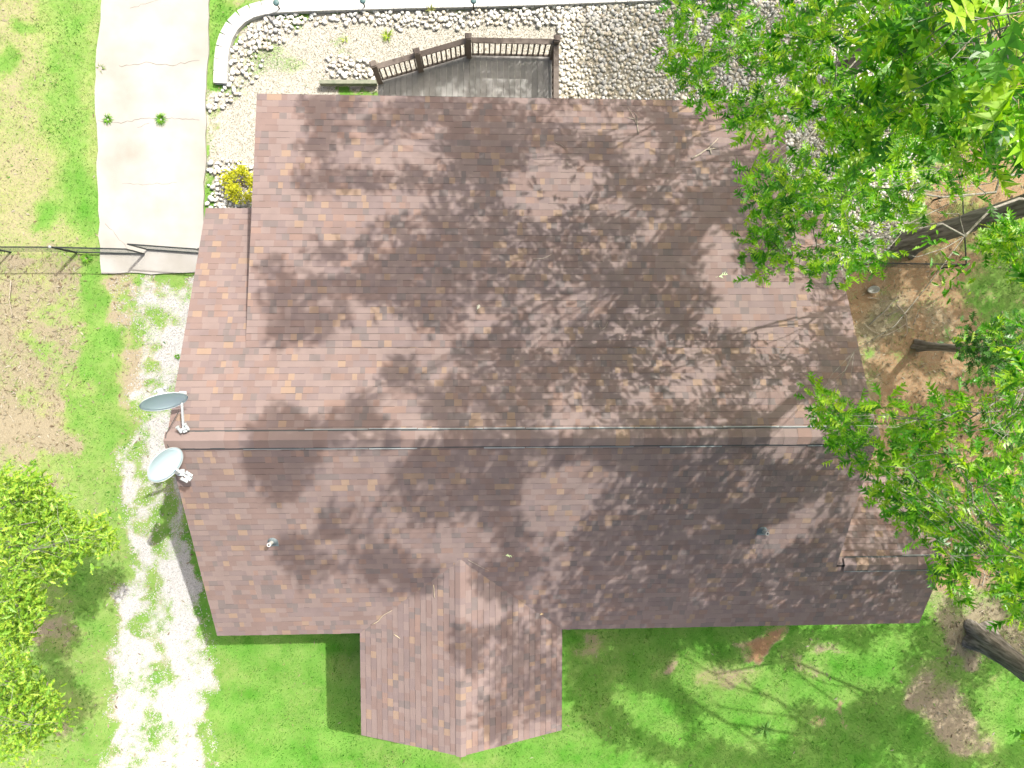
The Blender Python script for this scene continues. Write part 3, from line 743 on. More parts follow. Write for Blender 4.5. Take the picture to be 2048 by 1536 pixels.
# ------------------------------------------------------------------ deck
DZ = .90
CR = [Vector((-2.52, 6.54, DZ)), Vector((-1.49, 6.85, DZ)), Vector((-.26, 7.22, DZ)), Vector((1.87, 7.22, DZ))]
deck = empty('deck', (-.3, 6, 0)); tag(deck, 'grey-brown timber deck with railing behind the house', 'deck')
def yfront(x):
    for a, b in zip(CR[:-1], CR[1:]):
        if a.x <= x <= b.x: return a.y + (b.y - a.y) * (x - a.x) / (b.x - a.x)
    return CR[0].y if x < CR[0].x else CR[-1].y
xb = CR[0].x - .05; kb = 0
while xb < CR[-1].x + .03:
    mb = MB(); w_ = .141; ya, yb = yfront(xb) + .06, yfront(xb + w_) + .06; z0, z1 = DZ - .045, DZ + rnd.uniform(-.002, .002)
    y0 = 4.97
    mb.add([(xb, y0, z0), (xb + w_, y0, z0), (xb + w_, yb, z0), (xb, ya, z0), (xb, y0, z1), (xb + w_, y0, z1), (xb + w_, yb, z1), (xb, ya, z1)],
           [(0, 3, 2, 1), (4, 5, 6, 7), (0, 1, 5, 4), (1, 2, 6, 5), (2, 3, 7, 6), (3, 0, 4, 7)])
    keep(mb.build('deck_board', rnd.choice(M['board']), None, bevel=.007), deck); xb += w_ + .004
mb = MB()
for a, b in list(zip(CR[:-1], CR[1:])) + [(CR[3], Vector((1.87, 5.0, DZ))), (CR[0], Vector((-2.52, 5.0, DZ)))]:
    mb.bar(a - Vector((0, 0, .14)), b - Vector((0, 0, .14)), .04, .2)
for yj in (5.3, 5.9, 6.4): mb.bar((-2.45, yj, DZ - .13), (1.8, yj, DZ - .13), .04, .18)
keep(mb.build('joist_frame', M['rail'], None), deck)
PT = 2.08
posts = CR + [Vector((1.87, 5.02, DZ))]
for i, p in enumerate(posts):
    mb = MB(); ang = .0 if i > 1 else .29
    mb.box((p.x, p.y, (PT - .04) / 2), (.13, .13, PT - .04), rz=ang); po = keep(mb.build('post', M['rail'], None, bevel=.006), deck)
    mb = MB(); mb.box((p.x, p.y, PT - .02), (.165, .165, .035), rz=ang); mb.box((p.x, p.y, PT + .01), (.12, .12, .03), rz=ang)
    cp_ = mb.build('post_cap', M['rail'], None, bevel=.006); cp_.parent = po
for a, b, nb in ((posts[0], posts[1], 8), (posts[1], posts[2], 10), (posts[2], posts[3], 15), (posts[3], posts[4], 15)):
    d = (b - a).normalized()
    mb = MB(); mb.bar(a + d * .07 + Vector((0, 0, .96)), b - d * .07 + Vector((0, 0, .96)), .13, .035); tr = keep(mb.build('top_rail', M['rail'], None, bevel=.005), deck)
    mb = MB(); mb.bar(a + d * .07 + Vector((0, 0, .12)), b - d * .07 + Vector((0, 0, .12)), .04, .06); keep(mb.build('bottom_rail', M['rail'], None, bevel=.004), deck)
    for k in range(nb):
        p = a.lerp(b, (k + .75) / (nb + .5))
        mb = MB(); mb.box(p + Vector((0, 0, .535)), (.036, .036, .80), rz=math.atan2(d.y, d.x)); keep(mb.build('baluster', M['rail'], None), deck)

# timber edging left of the deck
mb = MB(); a, b = site(640, 166, .14), site(754, 166, .14)
mb.bar(a, b, .10, .20); tag(mb.build('timber_edging', M['timber'], bevel=.008), 'weathered greenish timber edging beside the left end of the deck', 'timber edging')

# ------------------------------------------------------------------ garden wall of concrete blocks
path = [site(440, 166, .13), site(441, 110, .13), site(450, 72, .13), site(470, 40, .13), site(500, 20, .13), site(545, 11, .13), site(620, 8, .13), site(800, 3, .13), site(1000, -1, .13), site(1250, -10, .13), site(1420, -18, .13)]
def resample(P, step):
    out = [P[0].copy()]; acc = 0
    for a, b in zip(P[:-1], P[1:]):
        L = (b - a).length; t = step - acc
        while t <= L: out.append(a.lerp(b, t / L)); t += step
        acc = (acc + L) % step
    return out
def smooth(P, n=3):
    for _ in range(n):
        Q = [P[0]]
        for a, b in zip(P[:-1], P[1:]): Q += [a.lerp(b, .25), a.lerp(b, .75)]
        P = Q + [P[-1]]
    return P
gw = empty('garden_wall', path[0] * 1.0); gw.location.z = 0
tag(gw, 'low curved white concrete block wall along the gravel bed', 'wall')
pp = resample(smooth(path), .31)
for a, b in zip(pp[:-1], pp[1:]):
    d = (b - a).normalized(); gap = d * .0018; s = Vector((-d.y, d.x, 0)); hw = .175
    zt = .13 + rnd.uniform(-.004, .004)
    mb = MB(); q = [a + gap - s * hw, b - gap - s * hw, b - gap + s * hw, a + gap + s * hw]
    mb.prism([(v.x, v.y) for v in q], -.1, zt); keep(mb.build('block', M['wall_block'], None, bevel=.006), gw)

# ------------------------------------------------------------------ path lights on the gravel side of the wall
for i, (u, v, lab) in enumerate([(562, 22, 'small green-topped path light nearest the curve of the white wall'), (731, 18, 'small green-topped path light in the middle of the white wall'), (947, 18, 'small green-topped path light north of the deck')]):
    p = site(u, v, 0); t = empty('path_light', p); tag(t, lab, 'path light', 'path lights along the white wall')
    mb = MB(); mb.tube([(0, 0, -.1), (0, 0, .42)], .018, 8); mb.build('stake', M['lamp_post'], t)
    mb = MB(); mb.tube([(0, 0, .36), (0, 0, .45)], .035, 12); mb.build('lens', M['pvc'], t)
    mb = MB(); mb.tube([(0, 0, .44), (0, 0, .46), (0, 0, .49), (0, 0, .505)], [.075, .078, .06, .02], 16); mb.build('cap', M['lamp_green'], t, smooth=False)

# ------------------------------------------------------------------ chain link fences and gates
def chain_link(a, b, h, z0=.05, pitch=.10):
    a = Vector(a); b = Vector(b); L = (b - a).length; d = (b - a).normalized(); mb = MB(); r = .0016
    n = int((L + h) / pitch)
    for k in range(-int(h / pitch) - 1, int(L / pitch) + 1):
        for sg in (1, -1):
            s0 = k * pitch if sg > 0 else k * pitch + h; s1 = s0 + sg * h
            zz0, zz1 = z0, z0 + h
            # clip to 0..L
            lo, hi = 0.0, 1.0
            for lim, up in ((0, False), (L, True)):
                t = (lim - s0) / (s1 - s0)
                if up: 
                    if sg > 0: hi = min(hi, t)
                    else: lo = max(lo, t)
                else:
                    if sg > 0: lo = max(lo, t)
                    else: hi = min(hi, t)
            if hi - lo < .02: continue
            p = lambda t: a + d * (s0 + (s1 - s0) * t) + Vector((0, 0, zz0 + (zz1 - zz0) * t))
            mb.tube([p(lo), p(hi)], r, 3, cap=False)
    return mb
def fence(a, b, h, label, posts, grp=None):
    a = Vector(a); b = Vector(b)
    t = empty('chain_link_fence', a); tag(t, label, 'fence', grp)
    for p in posts:
        mb = MB(); q = Vector(p); mb.tube([q + Vector((0, 0, -.2)), q + Vector((0, 0, h + .06))], .025, 10)
        po = keep(mb.build('post', M['black_steel'], None), t)
        mb = MB(); mb.tube([q + Vector((0, 0, h + .061)), q + Vector((0, 0, h + .085)), q + Vector((0, 0, h + .10))], [.036, .034, .012], 10); c2 = mb.build('post_cap', M['vent_bright'], None); c2.parent = po
    mb = MB(); mb.tube([a + Vector((0, 0, h)), b + Vector((0, 0, h))], .017, 8); keep(mb.build('top_rail', M['black_steel'], None), t)
    keep(chain_link(a, b, h - .06).build('wire_mesh', M['wire'], None), t)
    return t
def gate(a, b, h, label):
    a = Vector(a); b = Vector(b); d = (b - a).normalized()
    t = empty('fence_gate', a); tag(t, label, 'gate', 'chain link driveway gates')
    A, B = a + d * .05, b - d * .02; z0 = .09
    mb = MB()
    for p, q in ((A, B),): 
        mb.tube([p + Vector((0, 0, z0)), q + Vector((0, 0, z0))], .019, 8); mb.tube([p + Vector((0, 0, h)), q + Vector((0, 0, h))], .019, 8)
    for p in (A, B): mb.tube([p + Vector((0, 0, z0)), p + Vector((0, 0, h))], .019, 8)
    keep(mb.build('gate_frame', M['black_steel'], None), t)
    keep(chain_link(A, B, h - z0, z0).build('wire_mesh', M['wire'], None), t)
    return t
FH = 1.08
gl, gm, gr = site(152, 505), site(293, 507), site(428, 509)
fence(site(-330, 503), gl, FH, 'black chain link fence run left of the driveway gate', [gl, site(20, 504), site(-180, 503)])
gate(gl, gm + Vector((0, -.02, 0)), FH, 'black chain link gate leaf on the grass side of the driveway')
gate(gr, gm + Vector((.03, .10, 0)), FH + .03, 'black chain link gate leaf next to the house roof')
fr0, fr1 = Vector((7.9, 2.05, 0)), site(1880, 537)
fence(fr0, fr1, FH, 'black chain link fence between house and corner post by the oak', [fr1, site(1700, 536)])
fence(fr1, site(1868, 330), FH, 'black chain link fence run passing behind the big oak trunk', [site(1868, 400)])

# gate and fence get a post on the house side
mb = MB(); mb.tube([gr + Vector((.04, 0, -.2)), gr + Vector((.04, 0, FH + .08))], .03, 10); tag(mb.build('gate_post', M['black_steel']), 'black steel gate post at the house corner', 'post')

# leaf spray positions in units of 5 cm (x y z), one block per tree; many unseen, placed on sun rays to cast the shade
SPRAYS = [
"""88 36 173 101 32 214 112 41 203 96 42 199 116 22 170 99 36 256 103 47 159 100 40 192 92 40 159 88 34 179 110 47 179 109 50 205
91 35 199 86 28 169 97 39 219 93 36 252 112 47 207 99 41 188 102 23 179 93 33 168 90 39 197 110 27 135 94 33 255 111 32 172
102 36 150 125 25 169 98 40 169 89 30 264 92 30 166 123 32 152 96 29 206 118 52 183 128 26 157 94 28 169 122 23 145 95 22 211
112 40 244 112 46 182 109 43 221 88 32 267 96 38 235 109 37 200 91 32 272 113 40 186 99 37 202 101 42 179 93 32 249 123 41 163
111 28 139 109 18 177 103 33 246 98 45 185 89 26 181 98 36 189 105 33 218 97 39 264 84 30 178 92 27 160 107 32 183 109 36 225
91 39 180 117 35 192 100 37 175 123 43 193 84 23 175 87 37 182 102 44 195 92 23 161 94 35 258 95 30 206 94 37 256 109 49 209
90 36 250 107 35 180 89 34 167 100 31 143 106 32 214 84 33 238 91 41 174 87 30 216 109 24 156 94 37 253 115 39 235 101 36 214
101 34 227 120 25 138 117 40 236 105 22 172 104 51 161 102 33 256 84 39 185 117 25 186 113 41 237 98 38 166 94 39 253 97 46 212
103 45 198 110 35 242 119 27 159 108 43 196 110 26 185 119 35 186 105 40 178 103 25 182 91 37 235 101 48 175 101 35 205 104 43 186
92 43 199 93 34 182 108 26 142 105 25 178 119 36 222 84 38 203 128 24 158 93 37 182 82 27 171 96 34 262 107 33 221 129 25 157
92 40 159 96 46 204 99 41 150 122 42 183 96 36 185 91 34 256 96 34 239 94 43 218 91 23 193 99 43 228 101 37 260 97 37 230
100 40 238 109 40 206 129 26 153 98 25 205 106 43 223 102 35 217 98 44 214 120 39 164 87 30 269 86 26 172 115 38 221 99 27 163
95 30 257 152 31 192 155 30 185 164 32 173 136 27 216 136 26 213 147 29 196 141 23 205 165 31 175 133 25 217 143 27 205 150 28 191
159 30 187 155 29 181 152 25 190 174 34 165 146 28 192 148 21 199 144 27 204 146 30 202 152 30 190 134 20 217 150 26 198 165 29 179
150 27 193 158 28 188 140 27 205 163 21 181 141 26 206 191 3 133 191 2 132 190 0 138 193 -1 138 202 -2 133 194 4 135 196 8 140
168 -3 152 202 3 134 187 -12 138 102 -17 215 108 -11 252 97 -23 206 104 -16 212 123 -23 230 108 -16 250 113 -15 237 108 -21 228 108 -22 221
106 -19 225 94 -21 268 110 -20 245 96 -21 265 103 -19 181 107 -12 245 125 -18 229 104 -23 259 92 -13 268 107 -24 247 116 -10 237 121 -19 232
104 -20 185 103 -23 236 115 -21 243 121 -11 225 107 -23 176 125 -22 189 105 -15 248 100 -20 255 110 -10 251 111 -14 229 116 -22 241 110 -21 162
119 -20 238 133 -20 196 122 -23 157 125 -23 195 108 -24 188 121 -23 234 113 -16 221 112 -13 238 110 -23 250 104 -15 259 199 -15 132 106 -19 173
124 -16 217 95 -8 270 103 -21 190 126 -13 230 122 -12 234 115 -19 235 107 -12 242 114 -9 246 107 -10 248 116 -17 222 110 -19 224 374 106 159
226 -18 241 189 -17 174 272 -5 252 352 39 132 387 29 196 297 113 151 352 61 121 361 83 159 312 78 123 306 116 135 359 56 169 159 41 199
194 21 188 327 40 164 202 -20 294 182 -21 250 333 130 147 377 8 181 202 28 197 132 38 276 303 8 149 326 25 178 93 20 281 372 56 135
204 -22 293 367 22 148 223 -24 225 275 89 130 154 -23 324 277 72 130 336 119 122 193 4 250 372 56 155 317 23 162 211 76 205 364 26 138
162 2 230 162 29 228 283 121 124 361 83 159 202 48 207 171 5 250 329 26 152 327 3 153 286 80 137 197 48 212 333 31 206 141 27 257
340 45 166 115 7 308 175 20 246 315 5 133 344 51 145 307 12 152 304 109 131 196 51 225 233 -20 188 221 69 242 327 108 144 289 105 133
271 90 134 295 121 176 338 81 195 315 60 150 326 71 153 342 129 126 140 -7 241 345 81 129 245 -9 282 205 10 243 166 36 248 313 116 139
244 -16 205 354 48 136 397 23 186 320 88 168 366 3 136 203 -20 292 176 -18 227 183 -15 173 96 32 286 305 109 137 295 76 126 200 45 216
120 27 246 335 79 218 369 81 156 209 62 192 211 -17 248 135 38 228 191 39 178 191 58 180 126 41 257 369 74 176 192 37 313 274 80 124
189 -1 261 106 35 297 313 92 163 194 -1 196 169 58 222 205 41 290 363 48 146 314 119 185 308 45 159 272 94 132 317 42 166 282 108 141
313 32 141 128 46 256 354 68 127 192 -17 262 100 -19 305 181 -9 219 128 40 267 169 17 234 213 77 192 103 15 285 344 9 167 274 108 128
405 72 216 89 11 319 118 46 174 303 53 121 342 71 138 262 -19 211 336 41 156 267 -2 200 384 54 176 329 41 180 183 -8 214 361 109 226
367 63 164 330 96 161 288 125 148 345 99 123 187 -11 311 167 -3 232 301 87 170 72 8 308 357 42 133 323 99 200 179 24 271 127 23 315
102 12 283 408 13 220 313 28 144 310 108 127 308 22 161 376 8 188 283 74 135 306 125 165 200 6 294 264 104 120 364 46 144 204 46 189
346 101 179 166 -19 199 300 86 149 333 119 126 382 35 155 205 47 229 375 37 145 231 -20 183 184 -1 253 321 36 156 356 -2 161 305 77 147
314 79 136 347 -6 180 114 39 272 307 81 136 357 51 140 288 114 135 355 112 139 107 48 158 365 63 142 346 50 143 276 92 133 200 9 207
353 113 159 325 27 130 179 -13 217 334 82 174 152 26 225 345 59 123 365 32 128 195 90 158 104 35 304 194 -8 267 197 0 226 154 15 218
190 9 236 188 35 170 138 42 270 164 -23 269 169 -14 214 319 118 220 119 40 264 181 3 234 209 -10 213 149 20 249 125 24 245 141 25 280
181 64 242 338 24 184 209 53 239 188 -11 189 330 44 135 181 -16 269 287 91 126 111 33 255 185 -1 176 291 127 145 359 41 122 106 -2 282
89 15 326 349 47 175 242 -19 250 225 -15 250 374 11 145 212 15 230 349 58 133 176 41 301 192 0 202 341 108 153 358 90 122 283 111 130
351 116 167 299 72 121 325 95 163 354 118 147 217 60 218 290 124 127 162 -12 201 154 6 237 313 125 156 306 80 130 169 23 239 99 18 280
324 86 156 369 29 148 206 6 279 352 93 160 216 24 264 289 101 160 165 88 191 314 69 134 110 -6 334 294 110 157 286 81 135 145 -18 341
277 92 135 310 114 137 164 61 327 375 101 160 134 10 328 205 78 190 311 64 124 157 39 277 366 27 134 262 -21 216 317 60 145 221 42 241
115 10 293 290 114 180 309 117 168 347 94 123 181 27 200 347 97 183 333 70 162 361 60 191 283 106 150 192 14 196 90 -20 231 311 63 136
197 -16 180 160 20 210 317 27 173 395 48 187 234 72 255 211 -12 274 372 126 184 306 108 136 205 2 203 107 3 283 196 16 253 312 23 155
342 37 123 320 106 130 186 -8 225 214 19 233 172 25 255 157 20 260 205 14 253 208 34 292 80 4 299 290 37 130 311 6 151 180 -7 211
347 28 191 360 52 156 355 112 129 370 23 141 182 37 180 139 39 268 309 128 139 149 -11 215 348 60 139 184 5 229 346 65 230 306 25 123
357 55 121 297 64 138 198 38 182 287 110 136 175 19 256 293 117 147 345 125 161 269 108 125 310 108 133 188 -12 300 113 12 293 301 78 123
212 89 196 114 -5 297 202 41 209 321 -5 134 193 40 196 367 55 140 287 116 126 184 -6 201 355 106 148 108 -9 283 382 87 190 161 34 284
372 86 162 363 45 150 118 49 294 276 96 132 371 83 188 255 -21 204 365 90 154 159 -2 364 382 70 169 341 96 124 167 55 304 161 34 284
131 35 254 338 85 126 185 5 237 288 105 160 206 40 200 172 90 205 278 103 152 136 32 264 316 21 176 258 -17 294 365 52 134 371 58 145
282 95 157 364 40 150 323 100 122 339 2 158 168 58 232 328 59 200 377 75 175 321 15 133 341 70 124 189 90 199 317 58 180 137 -19 188
347 124 154 309 84 159 194 78 276 156 41 203 114 37 269 341 102 150 368 96 160 115 35 265 310 -2 134 310 84 159 365 80 160 370 66 165
199 -14 258 360 53 183 148 44 273 187 0 193 330 5 147 185 69 165 284 40 125 350 40 151 301 65 130 290 61 121 363 55 131 150 8 240
301 75 153 202 30 275 333 111 142 394 39 186 196 -2 267 288 41 127 90 28 281 328 59 148 146 32 267 132 28 264 384 35 163 369 48 157
193 -4 255 104 -16 177 321 113 138 287 121 175 352 60 136 171 -16 218 121 33 263 344 85 143 371 125 167 186 39 167 341 -1 165 174 -15 206
278 85 147 333 111 156 183 -6 235 128 15 236 159 41 267 371 55 157 278 84 141 355 112 148 200 2 231 306 128 185 123 49 181 306 82 141
311 51 125 165 -16 281 185 -9 259 164 -11 195 324 114 143 116 -8 291 205 48 199 189 -18 169 307 103 135 260 -20 211 201 -24 245 291 22 136
350 34 133 256 -15 153 186 -23 288 360 94 153 389 39 169 124 10 365 211 4 212 285 42 133 334 98 130 189 6 180 346 61 163 271 -13 200
403 61 198 315 17 156 173 -19 249 164 -20 232 315 35 143 369 98 161 350 27 161 172 7 223 266 -16 242 181 -22 240 181 54 273 291 26 138
129 36 248 324 92 171 315 3 132 104 -11 278 348 72 123 287 124 127 371 45 155 356 -2 191 148 40 277 115 41 266 367 54 131 291 34 143
227 -12 246 186 -11 208 346 46 185 274 122 134 282 85 136 77 14 318 394 7 203 273 -1 219 288 113 132 353 50 150 214 -19 236 221 43 243
285 91 160 339 76 181 104 -21 305 134 10 265 362 48 187 191 44 187 362 0 163 291 59 157 306 33 134 317 56 128 139 30 272 311 71 139
287 37 136 365 95 131 321 30 130 301 89 154 220 -13 255 306 116 132 308 85 150 317 127 137 343 111 154 339 78 161 186 30 264 279 117 123
289 97 140 202 4 202 347 53 129 383 52 165 383 62 167 331 117 147 204 43 202 324 46 196 281 110 122 321 16 171 204 9 308 390 19 177
385 12 203 150 24 218 339 84 140 349 119 159 292 119 161 110 28 301 189 1 305 184 -6 235 299 73 141 225 -19 235 182 -18 295 244 -21 210
313 80 143 362 94 173 109 15 294 316 75 132 281 111 134 281 81 122 121 31 259 356 101 134 362 92 166 326 68 171 282 70 120 310 72 144
352 114 140 378 59 150 327 70 145 185 1 207 345 83 200 309 77 139 359 123 158 324 129 144 199 12 256 208 102 206 277 115 130 204 20 218
351 115 158 189 11 231 174 -5 278 391 27 182 335 128 142 320 18 156 282 48 133 351 72 124 300 85 150 202 11 207 150 -23 261 299 120 154
144 50 283 102 28 292 237 25 282 279 121 121 306 81 153 181 -17 257 337 87 127 323 61 136 158 18 229 282 44 128 282 83 121 325 64 131
344 21 150 213 -11 218 312 94 170 181 1 233 295 79 153 352 52 184 186 8 229 362 91 134 348 101 197 286 43 142 209 41 226 304 127 122
190 8 164 356 60 144 137 44 279 331 25 153 137 39 246 188 11 264 366 54 160 312 114 120 344 62 130 239 82 269 305 26 135 294 100 170
227 6 246 330 125 124 199 53 194 102 -20 304 355 48 165 131 34 238 178 90 188 215 -11 220 337 105 133 345 108 125 378 56 164 293 105 156
343 28 128 264 -17 248 98 35 293 359 88 172 295 108 153 195 36 203 290 90 139 197 6 231 178 37 257 270 105 120 280 -7 227 368 1 162
183 0 193 275 114 144 153 5 259 320 98 171 271 108 135 89 -20 227 331 76 167 256 -23 180 130 28 350 147 34 254 190 37 217 346 11 139
201 52 237 291 100 134 382 68 157 293 34 135 108 2 283 84 10 309 283 95 154 214 17 296 171 -18 243 343 117 144 362 5 174 199 -9 264
147 51 275 320 63 154 357 24 147 210 84 200 345 105 125 136 32 275 320 125 123 108 -18 320 320 63 134 343 83 189 144 42 249 353 -4 134
194 40 166 327 21 165 181 45 281 188 -10 233 365 15 137 375 26 161 378 49 150 331 106 123 353 118 140 313 129 139 109 14 291 144 25 244
363 41 128 114 17 316 258 -17 223 299 86 147 178 26 276 297 82 160 162 -16 240 340 105 153 222 35 279 120 -3 350 299 59 165 402 24 195
152 46 265 315 39 180 255 -4 233 365 37 129 337 111 136 181 -2 215 171 -11 235 358 59 155 324 118 169 308 122 168 357 86 124 381 48 158
306 78 123 333 33 142 302 51 124 197 11 201 176 39 256 106 38 310 200 49 190 336 2 155 333 125 151 381 9 151 241 -12 202 344 105 191
170 25 234 130 45 342 313 129 181 180 82 259 355 99 125 355 88 140 74 9 304 283 71 122 394 47 180 327 14 166 334 45 147 302 97 159
166 21 295 353 80 142 340 115 136 201 35 193 324 126 127 104 -12 253 391 37 203 300 105 150 201 71 162 348 122 149 163 19 216 346 129 131
166 23 240 350 58 121 272 76 130 114 1 294 289 75 146 358 78 130 98 -16 261 323 105 209 217 43 227 180 30 264 195 2 267 163 56 209
331 46 209 153 -1 231 357 3 144 336 45 143 328 29 188 162 23 216 334 112 134 237 1 253 90 32 286 168 24 240 233 36 305 136 29 157
287 124 122 315 66 136 357 77 122 285 86 141 111 46 163 105 14 285 306 73 184 289 112 127 76 10 315 186 -5 239 133 37 229 316 118 157
162 15 255 155 61 296 202 104 165 348 104 143 359 22 157 213 -22 220 347 53 144 198 -5 188 184 -23 266 191 -2 215 180 16 247 282 79 135
142 21 286 252 -16 232 155 22 221 394 39 178 332 37 158 304 54 168 298 108 185 181 32 199 319 129 157 307 70 123 359 50 189 96 -1 276
129 23 245 376 56 152 364 112 153 392 26 174 278 42 125 306 128 165 371 52 133 306 128 171 214 79 234 254 -15 210 296 122 149 282 32 123
194 4 201 387 27 185 143 30 248 334 50 216 197 76 169 196 32 321 156 37 281 139 16 280 138 17 238 326 48 210 192 93 208 344 36 129
373 37 137 374 33 141 329 -1 146 183 72 265 135 27 262 143 32 259 306 97 126 288 38 124 316 16 151 194 29 173 190 8 188 315 107 146
350 43 145 185 25 183 212 26 222 318 70 150 185 -17 194 350 110 155 189 17 254 376 102 148 327 116 133 336 81 128 80 7 307 277 -22 216
373 59 140 376 96 151 285 113 125 126 15 316 210 -12 203 280 82 146 293 104 135 367 7 173 383 61 161 282 86 128 381 89 179 338 130 129
374 4 158 165 72 300 201 31 194 165 60 216 117 47 293 368 45 167 160 31 234 311 85 139 361 22 156 279 88 136 341 75 139 174 82 178
190 42 276 209 17 237 360 29 140 342 90 173 323 65 126 218 87 202 198 30 190 350 50 146 198 89 181 373 69 155 352 58 123 146 72 216
192 47 166 205 20 229 348 125 152 292 88 137 195 -5 224 305 110 157 373 111 190 168 -20 239 378 59 170 273 93 137 189 26 184 379 107 157
190 -14 199 194 62 156 191 96 163 360 91 129 303 110 150 171 7 254 333 85 166 223 80 245 366 31 128 309 112 197 334 114 147 281 119 156
305 112 161 356 109 128 154 46 284 343 79 131 202 -8 192 152 63 321 278 121 145 280 107 159 208 14 282 281 7 254 195 -18 194 391 20 173
351 96 123 173 29 185 323 59 146 335 109 125 300 26 121 301 29 135 133 32 233 193 52 231 133 34 247 328 125 170 277 65 122 349 31 130
343 99 135 158 67 311 364 94 156 180 92 196 326 43 204 311 119 151 329 88 121 336 10 160 291 126 178 149 -11 232 177 19 190 139 49 297
326 33 129 182 28 253 109 7 302 215 61 211 144 14 223 311 117 186 191 12 192 132 12 239 340 93 184 171 -10 194 111 -4 288 191 12 175
109 -6 290 195 75 178 341 125 128 354 87 206 348 25 125 357 23 153 330 35 153 289 76 126 379 6 193 126 16 240 271 102 138 167 -5 202
389 18 166 208 85 189 333 -6 140 189 33 321 371 8 175 115 13 303 193 -11 182 167 57 228 374 98 144 188 -12 273 325 109 128 372 43 137
374 72 161 95 29 276 337 46 194 369 32 151 298 70 141 133 30 256 306 49 123 135 14 268 372 42 160 324 35 127 170 -7 252 200 75 169
300 65 136 355 72 139 372 66 155 295 88 142 366 18 154 182 -1 218 334 50 173 313 70 182 326 18 156 75 8 302 199 -7 187 81 17 321
95 32 300 306 72 129 346 3 177 333 95 183 127 20 244 148 -2 257 332 38 158 170 -21 286 136 30 154 171 -23 274 142 26 262 318 65 197
138 37 243 187 46 183 309 113 131 328 130 128 192 32 182 352 124 149 208 -23 211 113 32 261 177 70 247 107 56 155 334 63 122 346 113 142
303 79 144 384 15 156 119 20 311 354 19 142 355 102 129 195 1 252 343 45 157 94 -2 279 393 63 177 152 76 229 289 120 162 276 118 136
194 10 287 312 110 151 350 121 144 338 101 129 342 109 139 307 30 128 173 55 223 348 110 194 311 123 171 389 13 166 342 129 146 84 12 320
330 85 138 91 32 283 174 -19 233 111 1 297 137 40 284 114 -23 177 367 101 140 164 9 243 281 78 147 318 53 124 333 52 177 317 64 186
142 50 278 307 66 127 192 18 169 140 -6 235 183 -8 201 170 -21 206 181 -17 220 145 58 285 362 95 169 79 9 314 306 115 187 386 107 176
306 81 164 267 -16 202 353 101 157 372 120 163 336 130 186 198 1 195 327 75 127 370 83 177 195 -5 213 129 32 260 156 -1 247 146 24 252
282 50 133 292 39 149 383 15 158 194 43 205 205 71 171 134 35 272 100 -21 196 199 3 248 216 82 217 137 34 244 142 -4 246 95 28 285
387 37 165 109 9 283 208 68 195 374 33 146 180 46 278 366 70 142 373 91 146 367 32 145 292 61 157 366 50 162 128 45 282 321 86 167
376 31 157 360 44 151 99 22 288 175 -17 256 98 37 275 356 61 182 371 51 138 122 13 311 102 28 293 173 41 269 367 95 165 206 41 219
340 9 160 131 40 264 195 19 180 155 21 214 206 53 225 138 33 228 116 -19 296 329 61 152 172 -24 287 183 -18 186 205 13 241 300 109 134
300 67 135 231 66 245 200 35 183 137 42 281 207 -21 209 331 79 135 367 81 149 277 71 136 305 77 146 166 -5 293 342 32 122 192 98 208
186 -20 185 304 126 160 173 -3 242 128 55 299 193 31 272 391 51 177 383 14 156 97 -19 308 154 34 258 327 -8 137 331 130 120 192 -7 259
352 82 132 338 130 130 144 39 269 189 57 168 170 1 210 333 102 121 191 27 161 167 -11 223 308 67 190 409 54 214 328 123 168 333 80 128
374 69 171 96 -4 286 289 125 181 315 13 155 211 -23 237 353 11 135 366 90 165 220 61 221 347 96 162 207 35 221 161 47 270 198 -5 301
208 54 205 166 68 230 188 -21 240 189 12 266 355 78 141 187 3 201 400 60 194 202 -1 194 165 15 225 364 114 182 383 17 155 142 49 250
131 16 260 383 25 206 191 -9 220 274 101 137 376 24 205 214 94 195 349 79 136 114 1 305 215 -14 299 148 40 362 177 2 265 170 59 223
165 -13 219 311 111 176 251 -23 194 333 47 191 110 1 270 325 69 135 151 24 238 300 11 146 369 72 151 195 10 208 169 24 266 159 16 252
168 49 210 112 -23 325 240 -12 213 192 -8 271 297 125 138 198 0 269 287 14 132 306 84 134 372 47 134 107 38 317 129 27 350 113 40 277
356 124 163 319 65 131 117 41 279 357 67 146 358 55 191 131 38 262 133 17 246 322 10 157 375 3 168 152 4 261 154 79 213 379 13 146
184 -12 221 297 122 136 315 71 146 203 -2 219 368 39 152 137 -3 343 158 25 215 130 38 244 275 89 120 352 105 145 186 1 232 316 100 170
186 45 176 373 78 160 328 66 139 207 11 239 341 54 156 293 96 131 201 90 166 129 10 319 321 107 121 157 16 210 174 14 231 207 -23 224
169 -16 211 350 2 135 375 107 152 240 -21 176 361 31 160 167 3 256 282 3 223 164 40 246 324 80 148 291 21 135 324 39 154 312 64 144
351 54 145 215 7 240 147 71 214 344 84 177 143 35 249 203 56 217 179 23 246 265 7 231 310 85 135 196 -12 181 368 90 132 142 32 244
190 -15 189 361 35 138 128 41 278 330 36 127 382 29 157 164 30 273 336 112 143 216 35 284 386 64 166 374 92 143 153 41 306 345 72 143
373 6 166 207 41 215 156 18 207 170 32 241 181 34 174 182 -17 207 164 -6 254 331 11 155 176 43 250 174 33 324 296 48 142 114 39 313
353 20 198 308 72 149 127 44 336 128 11 305 282 109 138 225 45 260 202 83 188 187 10 184 208 29 223 214 -23 293 180 33 173 203 38 215
196 70 193 178 13 256 201 23 226 105 38 296 285 125 151 299 128 143 170 7 273 388 66 170 201 34 198 218 43 249 193 9 220 218 44 250
334 1 146 188 97 201 350 87 188 363 110 146 332 78 122 202 -23 238 373 111 165 331 -6 140 370 55 130 277 101 123 300 94 122 90 17 322
